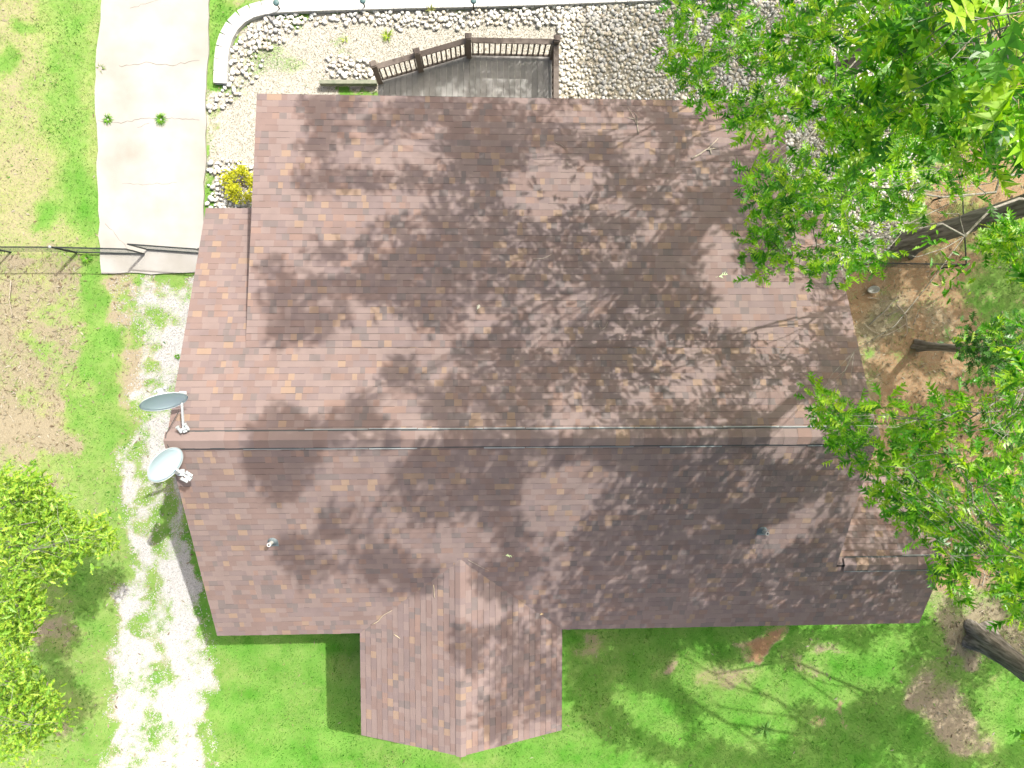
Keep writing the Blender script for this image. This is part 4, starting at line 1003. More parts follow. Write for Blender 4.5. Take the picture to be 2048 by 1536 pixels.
139 -16 214 178 17 305 178 -21 254 145 1 260 384 113 164 166 -3 220 373 58 140 352 38 167 301 100 157 119 31 153 359 106 133 374 71 154
277 68 123 368 56 131 311 48 129 354 7 149 187 31 211 197 12 244 342 109 121 191 -5 266 339 74 161 290 43 132 306 51 160 352 98 164
263 -18 186 392 14 193 316 129 154 325 36 129 203 3 201 391 6 170 144 12 238 152 33 235 136 27 254 152 44 289 107 42 299 104 14 281
171 50 398 298 40 160 120 46 162 107 -5 289 163 13 242 351 107 140 103 40 293 130 -23 298 228 28 251 209 73 224 361 83 136 317 108 198
175 15 258 212 73 221 313 -2 144 184 31 278 183 1 250 383 99 181 218 82 236 373 19 154 252 -8 262 379 50 150 187 36 278 123 28 315
196 67 169 102 -4 286 107 41 298 226 -16 263 372 99 163 208 101 172 346 93 124 113 -22 290 136 2 235 348 -1 180 165 -23 196 123 -6 305
91 25 287 150 -20 226 212 8 238 306 114 130 319 111 134 221 97 221 164 -18 236 355 91 125 351 47 190 372 42 136 180 -18 208 147 -18 236
105 0 293 165 -5 263 333 30 180 218 7 236 294 57 151 372 37 134 98 -4 287 275 111 153 154 34 267 185 -13 224 162 26 277 152 5 364
185 -9 236 369 118 175 177 -21 195 388 52 169 208 31 214 196 36 170 177 78 180 349 98 132 339 89 129 162 50 207 118 42 156 109 34 264
206 8 257 206 50 247 315 124 145 381 45 156 148 23 264 193 50 184 358 34 125 310 116 133 174 -6 247 190 40 187 132 51 293 184 -15 213
195 38 196 213 3 214 373 89 141 188 4 220 294 77 124 317 88 141 117 8 311 302 48 150 374 20 138 298 -2 137 331 84 164 159 47 265
181 60 283 155 57 206 194 45 225 390 65 173 384 23 161 147 8 234 174 72 236 300 110 133 369 61 162 190 -11 215 334 32 136 295 79 128
155 25 218 298 -4 134 357 50 132 173 -17 220 342 22 151 183 80 187 179 31 189 352 41 121 340 34 167 317 102 176 115 31 258 108 1 295
124 -11 343 281 68 133 184 -1 210 191 34 187 109 16 296 229 -12 285 359 83 128 139 24 278 109 -12 263 128 -22 330 165 23 224 166 -4 248
153 -14 210 176 -2 183 357 111 128 135 -13 233 115 -20 191 285 45 129 187 0 224 332 116 137 100 27 342 191 -8 294 380 110 158 123 4 294
186 -9 301 138 -19 243 302 16 155 165 -15 206 152 9 244 356 113 130 357 113 130 142 -6 250 208 -24 244 119 -12 348 97 20 337 170 66 304
126 -1 315 153 -11 215 163 -14 233 177 -12 201 362 41 189 116 -16 309 173 -20 221 381 111 161 142 50 303 377 8 197 104 6 305 139 41 379
198 57 288 289 91 121 334 54 205 161 39 251 332 8 151 160 15 202 173 -7 213 203 89 191 327 20 137 418 41 229 209 71 196 308 111 164
352 31 168 318 109 145 133 -10 328 216 -22 288 159 36 246 181 -17 226 339 16 139 306 58 134 203 12 286 359 38 184 301 73 154 370 6 151
131 40 281 125 -23 202 334 69 121 369 107 177 285 100 142 286 79 130 148 -17 226 351 86 160 175 -12 241 317 50 132 208 40 201 152 11 213
187 1 264 99 -1 276 168 -20 224 153 7 262 101 26 348 389 9 195 196 9 220 359 94 156 177 59 242 123 37 266 324 94 156 320 52 132
378 96 152 312 39 149 180 -2 243 159 26 253 219 50 222 114 43 287 319 49 129 126 26 260 343 51 197 120 48 298 329 82 131 160 19 229
368 107 178 174 -13 236 176 7 223 345 94 141 309 129 140 182 39 254 236 -11 312 162 42 283 139 34 265 171 -13 224""",
"""90 41 249 49 31 311 79 97 182 80 35 219 65 39 275 63 37 296 81 50 243 72 47 245 88 38 270 87 43 240 71 62 237 82 37 264
63 104 160 84 33 276 81 37 275 71 31 297 58 86 170 70 61 260 59 39 297 68 92 194 80 41 187 84 98 157 75 90 163 76 40 273
58 39 303 59 29 311 67 39 285 79 82 190 77 39 276 55 35 313 74 43 248 57 41 301 86 63 247 62 42 295 61 46 287 38 25 336
80 43 238 61 37 304 83 47 256 49 25 322 60 42 296 83 46 186 81 32 269 52 29 317 94 55 204 78 71 234 57 33 295 81 41 178
82 55 226 72 40 281 64 51 222 78 61 256 91 48 186 73 33 292 44 27 332 83 68 219 42 25 336 69 40 284 69 58 249 75 67 185
71 67 231 81 41 212 61 40 301 69 45 272 73 58 268 76 54 226 98 54 178 74 69 231 81 85 172 73 74 228 47 26 327 82 55 266
74 34 289 67 81 168 51 37 311 68 64 226 41 27 334 67 53 215 66 29 299 67 33 290 79 35 241 87 37 258 77 85 146 77 78 219
61 40 288 89 89 175 85 78 187 80 57 228 100 52 171 77 56 262 71 76 172 83 34 279 64 36 276 57 32 307 63 34 298 63 38 304
67 46 280 75 72 237 62 39 306 68 41 284 61 75 186 69 80 194 77 92 181 51 28 316 77 37 272 63 27 303 55 33 315 62 46 292
48 30 318 76 85 174 73 37 274 71 36 284 62 43 300 50 28 322 74 40 264 78 114 144 55 30 314 57 78 183 60 35 305 74 34 291
71 68 230 80 29 273 69 50 268 67 84 177 74 68 238 90 35 273 49 21 327 77 36 281 82 40 201 80 38 273 81 61 201 63 34 289
63 39 293 60 33 304 79 50 236 84 43 257 71 31 288 58 79 186 90 54 237 77 72 226 39 25 334 37 24 336 67 41 286 87 44 177
85 53 221 89 84 196 81 42 246 67 43 292 71 43 274 91 53 225 82 65 244 63 35 300 78 75 214 74 45 202 97 50 235 61 41 285
86 46 233 64 83 181 81 40 252 75 39 252 76 52 241 52 31 312 84 82 184 57 28 315 76 41 274 80 77 159 90 48 228 82 84 180
71 43 282 66 36 276 60 44 286 84 31 275 74 55 227 73 40 271 52 29 318 83 116 138 91 46 252 69 89 192 64 40 288 52 33 318
92 39 256 74 56 263 77 57 225 74 79 154 66 50 277 75 79 190 58 39 298 87 37 266 78 91 151 42 27 332 83 41 174 49 32 321
70 63 203 72 82 157 85 44 265 49 31 322 87 66 202 53 32 317 86 55 232 54 36 314 68 64 250 68 39 275 71 51 269 78 35 248
74 31 281 87 34 273 68 34 282 71 70 240 61 36 303 87 72 156 74 59 263 73 58 266 67 33 301 73 47 275 76 49 255 61 36 303
75 54 258 83 56 250 86 50 176 86 51 228 41 21 334 79 47 240 95 53 161 71 112 146 75 37 213 93 51 227 92 44 250 72 70 224
75 62 231 77 46 237 64 54 223 75 62 227 72 37 288 87 44 243 72 70 211 70 42 274 77 37 260 72 83 197 74 35 258 42 26 329
99 56 209 61 37 307 72 64 251 70 58 265 63 99 176 88 69 159 56 41 299 77 88 173 71 66 223 74 88 180 87 49 231 67 39 277
82 40 253 72 68 245 76 39 250 46 27 330 94 53 184 40 25 336 75 42 270 63 43 298 71 62 260 86 90 198 89 76 169 78 52 262
60 83 182 76 95 185 90 71 178 62 45 289 66 30 294 81 65 185 89 45 189 60 37 308 52 27 320 41 22 336 59 89 188 72 88 195
69 115 143 76 61 254 44 23 332 43 27 332 69 47 273 75 33 273 81 31 285 52 32 322 84 49 251 77 42 260 90 36 274 72 43 276
80 44 255 60 39 284 77 91 170 87 46 225 104 57 178 74 73 173 65 60 254 73 78 203 75 88 171 97 70 175 49 35 315 66 45 277
79 75 195 61 27 309 91 47 221 86 48 224 63 38 305 68 52 277 75 57 211 83 86 200 70 32 291 80 42 237 71 48 275 92 54 159
73 61 232 61 44 295 78 37 287 45 23 331 57 77 184 78 56 225 63 32 301 80 69 223 58 35 303 66 84 200 40 22 335 71 106 140
76 62 228 79 81 182 73 51 240 71 92 153 52 23 323 41 23 333 51 30 320 86 50 236 88 80 188 80 54 219 68 37 277 39 25 336
44 22 332 84 76 201 70 49 222 79 48 245 73 81 152 82 78 156 79 69 169 92 46 212 91 70 151 68 96 153 83 44 182 66 32 302
8 93 269 259 158 146 250 250 176 137 122 241 229 213 139 201 246 163 242 209 131 51 85 240 141 90 229 37 86 368 299 141 172 84 238 218
57 125 177 244 233 168 77 111 259 211 239 144 61 128 235 37 66 324 258 157 150 149 231 161 203 260 202 53 120 163 60 81 333 187 106 211
110 226 194 349 153 159 249 176 159 224 218 138 101 43 370 275 181 218 199 235 136 55 163 184 166 250 219 222 227 123 45 46 359 321 133 164
90 140 304 40 84 361 157 217 150 283 137 155 183 257 161 138 162 197 190 119 195 141 104 226 68 217 174 212 257 186 199 210 126 256 155 159
64 221 193 63 96 223 103 183 228 -3 108 264 151 88 233 27 57 327 69 115 265 138 204 129 193 146 257 269 164 165 92 51 376 187 226 144
79 130 256 214 108 203 63 93 258 32 78 337 240 181 136 61 233 229 209 230 184 27 90 241 146 93 234 68 129 232 119 120 183 165 236 137
52 130 296 255 214 167 188 117 225 58 140 177 123 107 243 242 190 144 96 154 310 166 126 182 302 132 131 170 240 161 189 232 162 296 202 205
196 246 176 224 255 176 219 246 194 124 227 129 26 60 330 46 168 213 129 240 152 61 112 238 161 264 195 89 79 316 173 106 206 165 262 197
98 186 252 188 206 137 19 151 187 142 244 179 22 54 301 215 244 175 43 101 368 54 82 192 137 145 174 198 127 235 9 65 313 172 103 183
74 142 297 57 206 163 132 66 357 167 116 248 54 87 239 166 238 130 179 156 174 219 251 183 247 195 131 265 177 188 178 227 182 231 256 158
204 218 127 21 98 224 229 247 164 180 115 300 132 149 174 81 203 265 37 65 330 90 192 242 253 178 176 175 122 210 356 140 150 71 16 322
304 134 180 73 123 219 40 175 207 56 150 190 80 35 310 54 93 253 96 123 166 242 228 174 147 112 260 64 150 284 181 102 180 129 161 238
0 173 222 70 125 230 207 240 138 161 94 240 239 215 124 266 168 185 168 98 248 210 157 255 189 244 136 211 216 159 71 229 200 37 91 244
187 263 212 51 223 197 352 148 171 43 120 285 163 197 132 176 242 160 164 230 127 11 94 271 213 245 139 55 146 340 79 187 236 59 81 330
255 232 181 35 128 300 182 101 205 242 210 139 207 202 133 206 234 175 48 152 212 78 247 249 175 141 212 261 197 147 235 236 146 169 237 170
76 72 300 30 54 327 73 27 336 135 222 149 54 132 298 262 167 146 155 236 165 166 219 164 48 124 326 86 170 257 253 154 149 64 148 229
173 227 152 232 190 127 165 115 178 137 253 174 52 131 281 163 137 235 21 98 271 82 145 247 206 209 155 257 171 144 84 126 246 90 226 186
62 142 201 33 172 288 72 100 254 94 81 153 126 135 169 145 150 157 270 165 183 59 188 244 248 152 158 286 128 151 104 29 355 68 112 233
77 184 248 195 230 129 143 229 131 0 157 221 156 214 168 135 136 191 79 231 206 287 130 140 56 142 216 132 123 200 16 114 298 40 145 176
64 161 225 268 174 146 72 98 358 171 238 140 30 80 353 231 250 144 148 117 269 217 173 278 68 200 274 208 228 156 88 67 171 99 125 306
77 225 194 246 183 140 201 183 230 154 218 121 93 211 183 193 202 132 182 110 231 173 220 159 147 216 168 116 115 181 60 189 240 136 246 149
210 232 131 30 101 210 85 92 281 145 106 239 189 141 215 48 47 363 171 137 225 181 120 220 120 232 201 246 185 133 230 107 247 169 226 182
242 273 195 178 125 180 64 177 233 147 159 205 73 101 327 74 183 256 26 56 333 26 73 330 244 135 126 210 255 196 48 119 266 37 132 335
184 105 190 56 102 208 34 37 339 74 239 229 207 243 135 65 99 223 219 217 148 39 71 317 86 157 317 84 123 255 76 170 233 267 163 180
48 179 233 12 190 250 186 221 122 133 240 162 33 72 332 94 243 240 185 107 226 208 219 161 192 140 255 30 150 176 33 61 301 99 29 356
161 120 267 236 182 125 201 204 144 231 237 190 25 64 334 22 60 332 271 204 186 50 121 262 56 149 307 139 127 188 235 233 130 249 193 130
95 48 331 160 233 144 172 232 122 71 157 246 31 104 236 127 232 135 123 182 221 71 106 397 137 210 150 32 77 344 268 210 162 193 267 195
137 140 168 141 152 194 163 130 295 38 117 261 21 113 306 159 122 213 185 110 215 48 120 289 84 134 285 187 221 165 207 228 171 113 46 316
90 165 251 72 65 280 216 219 131 231 206 131 249 169 130 180 236 120 82 39 360 85 183 243 245 173 144 248 169 144 235 221 139 229 234 151
57 86 384 38 166 211 58 157 179 135 90 235 48 161 196 50 216 297 89 128 296 42 114 262 67 172 283 70 167 207 129 169 250 51 130 287
30 198 283 41 151 183 145 199 124 64 56 259 159 218 151 75 73 307 128 140 172 128 221 139 97 125 280 194 212 146 253 179 160 204 233 149
51 71 324 18 171 242 22 179 272 61 221 181 76 115 138 229 213 144 48 104 243 180 120 230 145 89 222 126 152 221 129 244 153 126 220 128
83 33 350 14 70 312 7 170 233 61 138 249 181 240 147 32 195 282 147 256 192 256 211 148 60 77 286 219 236 152 118 95 218 77 242 242
155 122 259 87 91 293 47 87 241 62 145 196 71 112 262 259 216 191 85 29 304 20 166 271 73 224 187 193 224 127 12 95 236 267 174 152
209 207 141 69 69 292 267 179 157 145 147 201 45 139 161 220 246 198 166 102 190 6 119 288 145 225 163 336 135 123 270 201 162 60 120 246
83 38 317 216 226 140 90 53 378 51 123 172 66 111 288 56 87 355 81 137 324 186 210 143 75 129 156 71 153 240 211 257 167 142 217 155
58 142 216 21 164 260 173 221 166 19 181 229 93 153 207 256 154 166 53 120 205 91 140 185 196 179 223 137 240 141 278 213 183 151 195 292
194 135 213 166 125 201 154 160 222 180 120 192 34 203 285 79 133 262 48 209 185 192 228 160 102 221 180 178 243 163 -1 159 229 170 243 136
16 141 308 61 139 209 57 222 187 64 87 300 272 178 163 42 207 170 46 103 207 209 205 146 321 134 131 344 134 155 53 142 201 48 108 207
48 140 223 5 85 248 82 169 234 248 186 142 378 177 203 236 177 120 180 137 247 184 212 142 232 175 123 61 182 304 208 237 163 74 154 198
138 237 156 106 169 197 219 238 167 249 259 165 149 116 190 178 287 234 49 70 315 253 188 140 5 105 250 173 242 141 68 211 167 201 119 254
21 180 271 38 81 364 277 183 182 167 225 146 214 220 125 49 138 193 62 68 192 94 185 262 90 130 267 159 140 233 49 165 198 69 221 183
149 140 143 31 126 332 67 93 362 43 127 287 35 172 201 111 237 240 47 120 269 179 124 185 180 133 198 206 225 162 143 228 153 201 237 128
190 212 124 52 155 376 140 246 153 150 217 164 0 95 267 48 77 369 51 102 220 193 217 142 165 200 137 163 222 130 181 233 149 73 97 251
191 128 248 6 60 292 178 222 165 132 224 121 205 160 271 254 143 128 66 136 157 196 219 124 110 151 161 172 229 127 131 144 178 142 112 185
199 244 187 185 239 158 234 214 125 44 145 171 51 141 194 35 92 367 50 160 333 63 112 250 145 248 184 257 164 167 191 115 232 78 120 299
69 187 135 217 229 166 61 232 213 67 137 331 120 150 159 130 77 383 225 216 131 207 114 179 69 236 219 44 180 309 96 198 279 82 82 322
65 186 242 166 93 188 83 40 319 212 240 146 153 227 182 31 171 228 132 202 140 87 101 138 57 159 207 253 233 174 25 55 324 239 220 129
52 134 306 56 163 264 4 160 232 61 131 311 60 112 271 282 130 139 4 96 272 282 162 186 331 135 127 45 129 193 46 98 253 110 174 334
172 204 131 137 117 257 143 200 132 86 222 319 289 195 207 111 132 318 145 101 240 190 229 134 171 217 138 70 232 225 127 128 156 70 120 291
115 119 278 19 72 331 23 157 189 74 157 198 189 102 196 114 56 309 230 110 231 272 166 160 51 76 367 114 264 265 79 134 304 176 125 223
43 214 179 78 23 327 145 161 198 261 186 169 171 131 292 248 244 164 75 19 324 134 96 208 62 53 264 245 227 136 46 176 228 166 162 310
14 99 271 133 246 147 47 221 190 85 190 143 232 133 125 53 82 284 44 104 191 90 72 172 259 261 187 332 144 163 80 184 130 143 85 227
132 141 224 140 132 225 234 200 133 101 214 161 74 153 205 273 199 166 47 92 391 83 119 273 187 128 189 211 229 161 291 210 217 199 248 178
97 206 311 135 149 192 204 261 198 205 119 234 251 161 133 58 51 355 235 159 139 61 72 193 157 158 225 57 132 184 48 81 356 48 94 237
54 130 336 242 196 128 194 146 214 233 249 148 78 23 327 62 153 221 160 224 179 48 145 195 134 148 225 70 63 292 238 162 134 41 75 344
141 233 120 192 208 142 55 118 235 65 130 268 217 215 155 273 163 174 41 72 322 80 127 259 288 131 155 253 200 133 163 102 256 178 124 200
164 242 151 233 197 131 166 158 300 233 246 143 65 227 206 235 223 126 141 200 125 136 215 144 56 192 149 88 151 200 257 207 158 100 155 216
142 211 124 137 228 144 46 140 189 333 133 191 47 202 172 206 123 242 216 199 126 187 226 128 153 217 133 197 223 146 206 251 150 65 176 211
93 91 336 29 62 325 100 197 293 131 98 235 241 197 123 208 109 184 160 225 161 148 101 219 155 212 123 27 94 207 160 264 215 61 108 273
29 103 295 264 187 168 195 242 165 24 161 266 207 210 138 248 145 139 292 128 133 212 230 173 138 131 214 149 97 213 217 230 138 38 111 246
187 113 230 19 152 186 273 190 165 186 138 304 44 207 306 165 104 252 74 19 317 298 134 147 296 201 205 32 60 332 256 163 122 18 161 200
179 235 122 20 63 307 167 118 249 149 80 224 166 131 217 77 100 242 164 129 218 158 252 163 198 239 192 123 206 284 212 183 233 63 224 201
7 174 232 73 174 255 130 218 126 67 226 204 156 129 203 64 137 323 76 123 291 23 110 305 37 98 227 50 79 383 76 124 239 173 210 135
149 246 181 245 253 192 178 131 214 93 171 252 129 140 260 158 107 242 37 164 269 112 122 284 207 284 239 228 259 167 240 203 130 26 74 351
69 206 148 41 84 236 107 52 326 27 118 318 106 188 252 79 120 307 68 18 324 135 211 147 41 77 351 13 113 287 182 126 281 248 226 159
251 242 163 119 131 149 261 261 236 125 93 228 87 37 352 164 121 269 71 144 179 204 225 182 268 128 145 201 232 135 162 231 149 243 237 142
51 127 185 266 193 167 164 242 145 66 151 221 146 77 219 130 239 143 90 176 258 42 156 192 237 165 139 39 66 306 91 40 312 157 179 232
246 168 154 148 127 205 124 239 141 69 21 329 47 108 235 229 248 188 287 200 186 28 165 209 285 236 202 200 146 255 64 101 240 41 210 181
208 231 124 66 212 163 37 206 174 151 106 267 270 200 160 204 224 124 136 227 163 78 148 281 19 109 290 50 213 175 30 119 282 137 218 136
161 212 135 142 221 156 156 113 230 253 151 124 55 104 267 53 153 216 5 113 277 135 162 187 16 62 321 158 259 195 15 70 320 147 111 230
32 63 325 246 181 132 202 208 151 153 209 131 55 155 208 37 87 376 100 199 263 225 231 157 233 238 130 188 228 187 163 109 193 263 193 149
159 94 237 56 134 354 186 113 220 54 182 234 65 134 239 4 59 286 20 121 249 151 90 227 33 84 358 171 207 148 148 120 190 151 101 215
274 171 169 169 227 168 256 201 170 242 175 120 31 76 342 195 106 164 12 196 261 213 215 134 61 241 235 33 121 327 64 139 195 44 168 275
142 120 211 236 223 124 40 38 344 137 98 246 189 233 134 135 76 353 133 148 232 103 124 174 76 120 261 159 121 192 199 213 163 93 255 256
84 130 283 133 120 203 153 103 212 23 157 188 92 174 239 55 88 355 66 237 238 64 224 187 178 263 187 146 223 144 157 246 149 145 215 142
79 82 311 24 129 269 154 113 194 159 241 137 89 36 299 30 161 266 82 155 217 260 218 178 195 205 138 340 139 145 35 119 281 186 109 234
207 145 245 130 215 137 157 240 142 156 112 188 279 127 138 100 126 286 95 45 367 261 154 143 174 232 141 107 96 358 82 151 200 120 151 166
152 216 127 49 121 170 100 205 285 27 56 317 131 135 157 90 167 269 74 97 253 160 205 147 150 243 140 334 156 187 8 131 291 115 57 335
163 116 201 116 118 164 15 106 305 169 245 141 94 128 250 190 223 142 204 234 166 87 118 303 22 59 323 92 219 180 48 106 222 235 213 124
44 119 215 220 119 205 179 166 197 63 124 299 299 148 178 49 134 342 202 215 168 61 217 175 177 156 242 239 220 124 168 216 127 212 214 125
100 54 158 160 115 189 69 105 275 263 207 171 79 232 201 4 81 250 67 153 194 223 139 275 17 128 263 75 141 301 251 175 144 155 216 122
52 147 281 74 157 199 147 228 152 70 31 335 213 196 125 208 218 136 29 62 342 35 165 187 177 98 181 37 105 254 183 213 146 34 187 271
59 110 401 254 201 163 215 248 143 56 78 286 53 163 212 199 220 123 181 231 172 189 269 215 66 164 211 39 206 308 184 210 134 74 127 233
153 204 129 246 143 127 29 89 224 73 76 258 61 146 186 57 146 194 102 154 280 220 215 122 92 179 303 345 138 185 80 144 254 205 242 170
126 218 122 167 110 181 233 241 141 251 174 129 81 152 225 34 73 340 30 198 264 220 169 260 137 221 126 17 129 298 152 228 151 315 136 145
225 252 158 37 82 346 170 111 193 73 78 258 252 179 151 84 152 269 169 108 188 57 87 343 223 220 130 3 54 296 205 124 231 119 209 121
43 145 159 50 80 362 67 61 285 208 211 125 96 159 212 127 215 124 181 112 176 53 131 302 340 135 149 141 220 122 27 58 287 38 201 270
176 254 163 77 84 354 200 108 229 115 52 333 209 211 128 42 120 263 111 46 330 225 188 121 9 67 302 215 214 140 205 223 154 128 166 198
249 237 171 71 137 304 138 135 262 45 106 375 205 213 133 84 20 332 246 212 131 246 241 190 201 234 167 311 139 165 161 130 283 63 152 248
38 113 308 281 138 176 37 62 339 118 64 353 26 167 268 155 215 127 225 230 187 191 236 198 244 251 174 148 78 231 72 166 219 43 219 196
227 238 126 194 241 143 116 219 198 290 232 206 188 128 197 222 227 168 194 262 177 69 140 191 13 60 290 159 120 240 194 215 149 82 139 176
98 193 263 196 107 174 168 239 192 224 241 173 102 155 341 126 98 231 262 190 155 96 176 231 260 208 155 145 163 258 142 219 148 74 130 283
202 225 132 222 230 128 350 142 167 259 260 184 79 162 226 30 174 290 80 75 302 206 238 153 33 108 297 225 245 167 223 264 194 187 214 156
264 184 140 53 230 218 98 35 367 80 167 246 217 248 188 88 168 274 30 108 299 242 214 161 276 224 199 122 137 327 149 152 203 71 243 238
57 195 257 65 160 200 65 87 257 138 138 227 73 169 243 238 215 148 257 213 179 169 235 135 186 275 206 54 168 216 100 43 316 30 199 264
45 107 229 263 189 153 84 186 277 241 197 142 62 136 203 2 98 240 157 216 121 312 149 171 252 142 123 158 204 140 8 126 292 23 66 327
185 131 225 38 68 309 200 107 170 138 100 219 322 164 235 87 178 258 48 169 218 29 158 208 168 151 234 39 85 348 82 108 293 106 186 302
185 137 201 17 125 287 208 113 179 153 217 139 125 140 227 155 254 167 229 250 151 94 71 175 114 251 241 92 26 341 183 205 146 59 91 350
165 119 164 65 107 266 146 210 158 342 153 187 28 205 277 137 95 216 150 253 194 82 46 363 239 174 126 73 181 221 59 137 295 33 58 341
163 102 192 70 231 208 151 147 215 306 140 206 213 237 126 103 178 290 90 161 240 150 90 239 260 157 132 15 56 301 124 126 203 263 271 231
157 90 226 247 188 131 233 145 126 64 23 330 254 202 155 29 189 279 164 255 163 150 213 154 88 162 222 186 105 193 142 232 163 102 219 173
213 252 151 21 100 288 19 115 272 236 260 162 29 68 330 65 166 196 194 260 173 28 71 323 25 148 236 155 136 239 89 138 319 139 144 205
32 98 209 239 199 132 151 112 234 115 186 247 122 236 131 49 103 231 89 153 297 56 137 308 23 76 318 43 107 258 172 222 153 72 143 165
90 182 237 205 165 257 174 193 270 28 169 204 25 69 310 237 211 157 34 160 262 153 227 147 187 148 240 42 116 280 80 127 293 280 203 177
253 234 181 230 96 271 171 123 168 166 136 230 149 110 182 163 124 175 73 220 175 260 205 167 92 227 193 174 177 240 230 227 159 235 232 124
294 129 180 233 246 154 214 252 207 155 113 187 69 105 260 263 165 172 52 124 219 217 253 169 269 266 212 228 233 174 73 137 227 26 116 309
172 213 165 76 115 280 144 226 175 161 132 178 100 206 158 43 178 225 86 211 161 33 157 176 63 232 214 77 258 272 16 190 249 187 226 149
140 167 202 248 239 151 212 238 145 245 170 160 12 58 300 130 239 132 139 227 154 42 178 218 68 137 207 113 108 233 132 156 235 27 128 295
63 238 224 293 225 208 46 67 307 137 206 129 241 193 146 155 119 243 44 69 363 180 124 203 138 228 135 124 101 241 274 158 174 167 94 244
40 76 343 75 86 350 35 190 278 144 211 143 256 216 156 240 165 139 170 218 145 11 158 249 42 210 303 147 250 163 223 238 164 60 165 225
43 110 268 68 139 180 21 108 263 137 114 267 105 215 185 149 224 161 37 204 174 58 200 267 106 33 355 179 205 137 39 172 287 102 160 183
166 109 272 98 190 301 73 129 251 246 261 205 163 249 214 293 190 226 345 138 150 61 65 317 167 233 132 156 84 231 59 88 296 56 106 263
89 139 295 149 106 234 241 197 140 149 148 229 193 232 188 60 181 220 85 35 350 35 142 345 8 171 239 78 142 239 16 60 293 19 126 297
263 198 160 4 124 277 134 246 155 213 228 174 140 80 225 51 172 223 127 128 241 38 213 181 34 173 282 66 94 356 53 43 342 214 261 171
170 250 175 72 63 380 70 94 257 255 270 184 45 61 294 190 139 242 82 222 185 44 78 358 269 206 171 268 177 145 232 169 123 100 40 375
90 169 266 133 222 157 41 147 343 80 73 163 168 103 276 1 52 300 193 139 199 263 155 136 237 244 157 107 123 190 176 150 167 52 122 250
137 145 327 138 176 255 143 248 157 44 142 329 55 227 214 140 180 264 155 128 232 240 246 158 114 245 228 26 63 315 170 213 160 31 149 240
6 103 250 173 257 167 76 168 257 219 229 173 251 215 162 3 185 238 231 256 160 79 153 285 188 241 161 178 100 219 196 157 263 169 130 268
166 205 127 87 153 290 34 122 287 234 171 124 68 117 240 230 199 127 203 246 179 46 138 363 14 171 252 133 163 246 142 219 127 33 56 327
46 152 356 69 232 209 210 257 164 59 163 234 267 156 152 192 103 212 159 244 142 73 165 221 86 42 316 146 149 243 349 149 160 84 143 251
272 178 156 195 222 179 24 64 336 37 167 196 122 241 143 88 136 177 34 67 319 43 188 324 258 220 169 36 211 185 77 245 248 63 133 162
14 156 196 65 176 240 283 126 131 182 247 149 196 225 126 69 195 259 272 215 179 59 152 313 21 64 335 16 70 322 186 117 285 303 149 172
63 92 347 69 122 231 146 118 286 93 41 306 43 153 180 137 148 244 120 75 374 80 208 272 11 124 281 168 206 132 33 170 283 239 193 127
25 104 240 187 239 152 266 209 171 14 133 210 125 135 199 46 85 350 98 175 238 142 106 213 28 76 324 250 168 132 137 207 145 130 105 220
222 255 171 118 58 316 138 236 143 140 241 166 -1 107 271 62 147 237 180 176 287 11 167 245 229 226 125 196 233 155 183 221 133 177 125 277
93 169 254 249 169 166 24 101 285 236 241 141 230 163 125 39 106 251 158 115 179 260 171 139 86 150 345 6 97 284 4 113 278 188 104 231
281 204 197 16 49 315 18 188 250 215 219 137 65 124 310 30 81 361 3 176 232 137 238 136 190 114 244 115 66 365 119 230 200 15 136 297
214 228 135 163 95 234 47 124 257 77 144 230 186 152 248 54 130 145 124 116 227 71 24 323 62 206 290 98 229 225 236 247 153 123 115 256
77 78 267 57 87 333 74 21 316 184 122 228 174 126 287 19 188 256 192 249 201 43 119 256 17 173 244 54 139 223 254 231 154 73 223 182
154 220 122 224 246 185 321 140 160 49 77 283 290 128 140 120 130 240 19 73 329 78 185 265 241 170 140 208 251 153 78 153 208 243 149 148
246 154 130 131 219 121 70 78 253 184 138 213 138 130 246 98 121 302 23 55 294 230 244 133 32 134 335 248 144 125 80 145 230 65 74 334
178 130 227 190 140 223 241 180 139 63 56 377 186 158 338 83 222 182 223 241 151 157 101 225 215 235 133 214 229 149 59 204 160 15 126 307
94 238 217 128 56 314 185 99 218 75 151 239 112 120 221 223 241 123 239 177 139 253 174 145 243 256 191 64 29 334 84 77 405 158 219 151
72 113 252 250 226 158 159 128 286 34 135 315 211 231 128 207 212 159 149 120 264 135 163 197 26 126 314 168 199 123 14 196 261 188 103 213
131 249 161 265 172 178 59 181 234 148 121 272 185 212 157 32 65 308 166 116 200 107 137 147 253 162 155 94 192 279 114 221 197 78 44 363
140 238 150 73 141 278 126 189 273 222 261 189 222 239 126 35 97 234 80 72 316 133 225 134 15 47 314 57 223 192 323 137 133 195 241 154
41 122 291 118 105 206 126 193 284 176 228 151 63 150 206 110 149 164 41 101 193 127 58 353 87 170 258 277 197 185 204 195 120 58 146 237
40 70 309 62 157 214 159 235 143 43 42 349 234 141 127 58 128 270 190 131 301 77 118 306 79 105 210 126 104 220 45 111 263 140 128 247
230 123 231 59 148 367 153 112 266 87 155 198 179 232 162 14 51 314 141 140 169 309 130 213 255 208 145 221 215 160 56 157 187 310 137 142
161 238 143 38 211 293 189 108 209 117 119 173 81 34 347 65 134 294 68 227 192 161 217 121 77 215 192 22 109 260 55 119 165 194 242 144
28 75 358 253 180 148 85 227 193 50 207 181 170 223 137 107 152 168 238 230 148 9 52 313 172 178 213 67 128 307 274 179 203 137 118 191
81 117 292 30 70 351 76 184 312 69 96 322 61 81 213 261 224 181 353 138 154 83 70 172 42 82 340 122 125 166 259 164 159 345 142 160
64 59 364 25 109 210 101 163 214 302 131 148 47 125 297 63 71 323 393 180 220 64 185 309 189 134 254 110 105 368 91 254 253 245 243 151
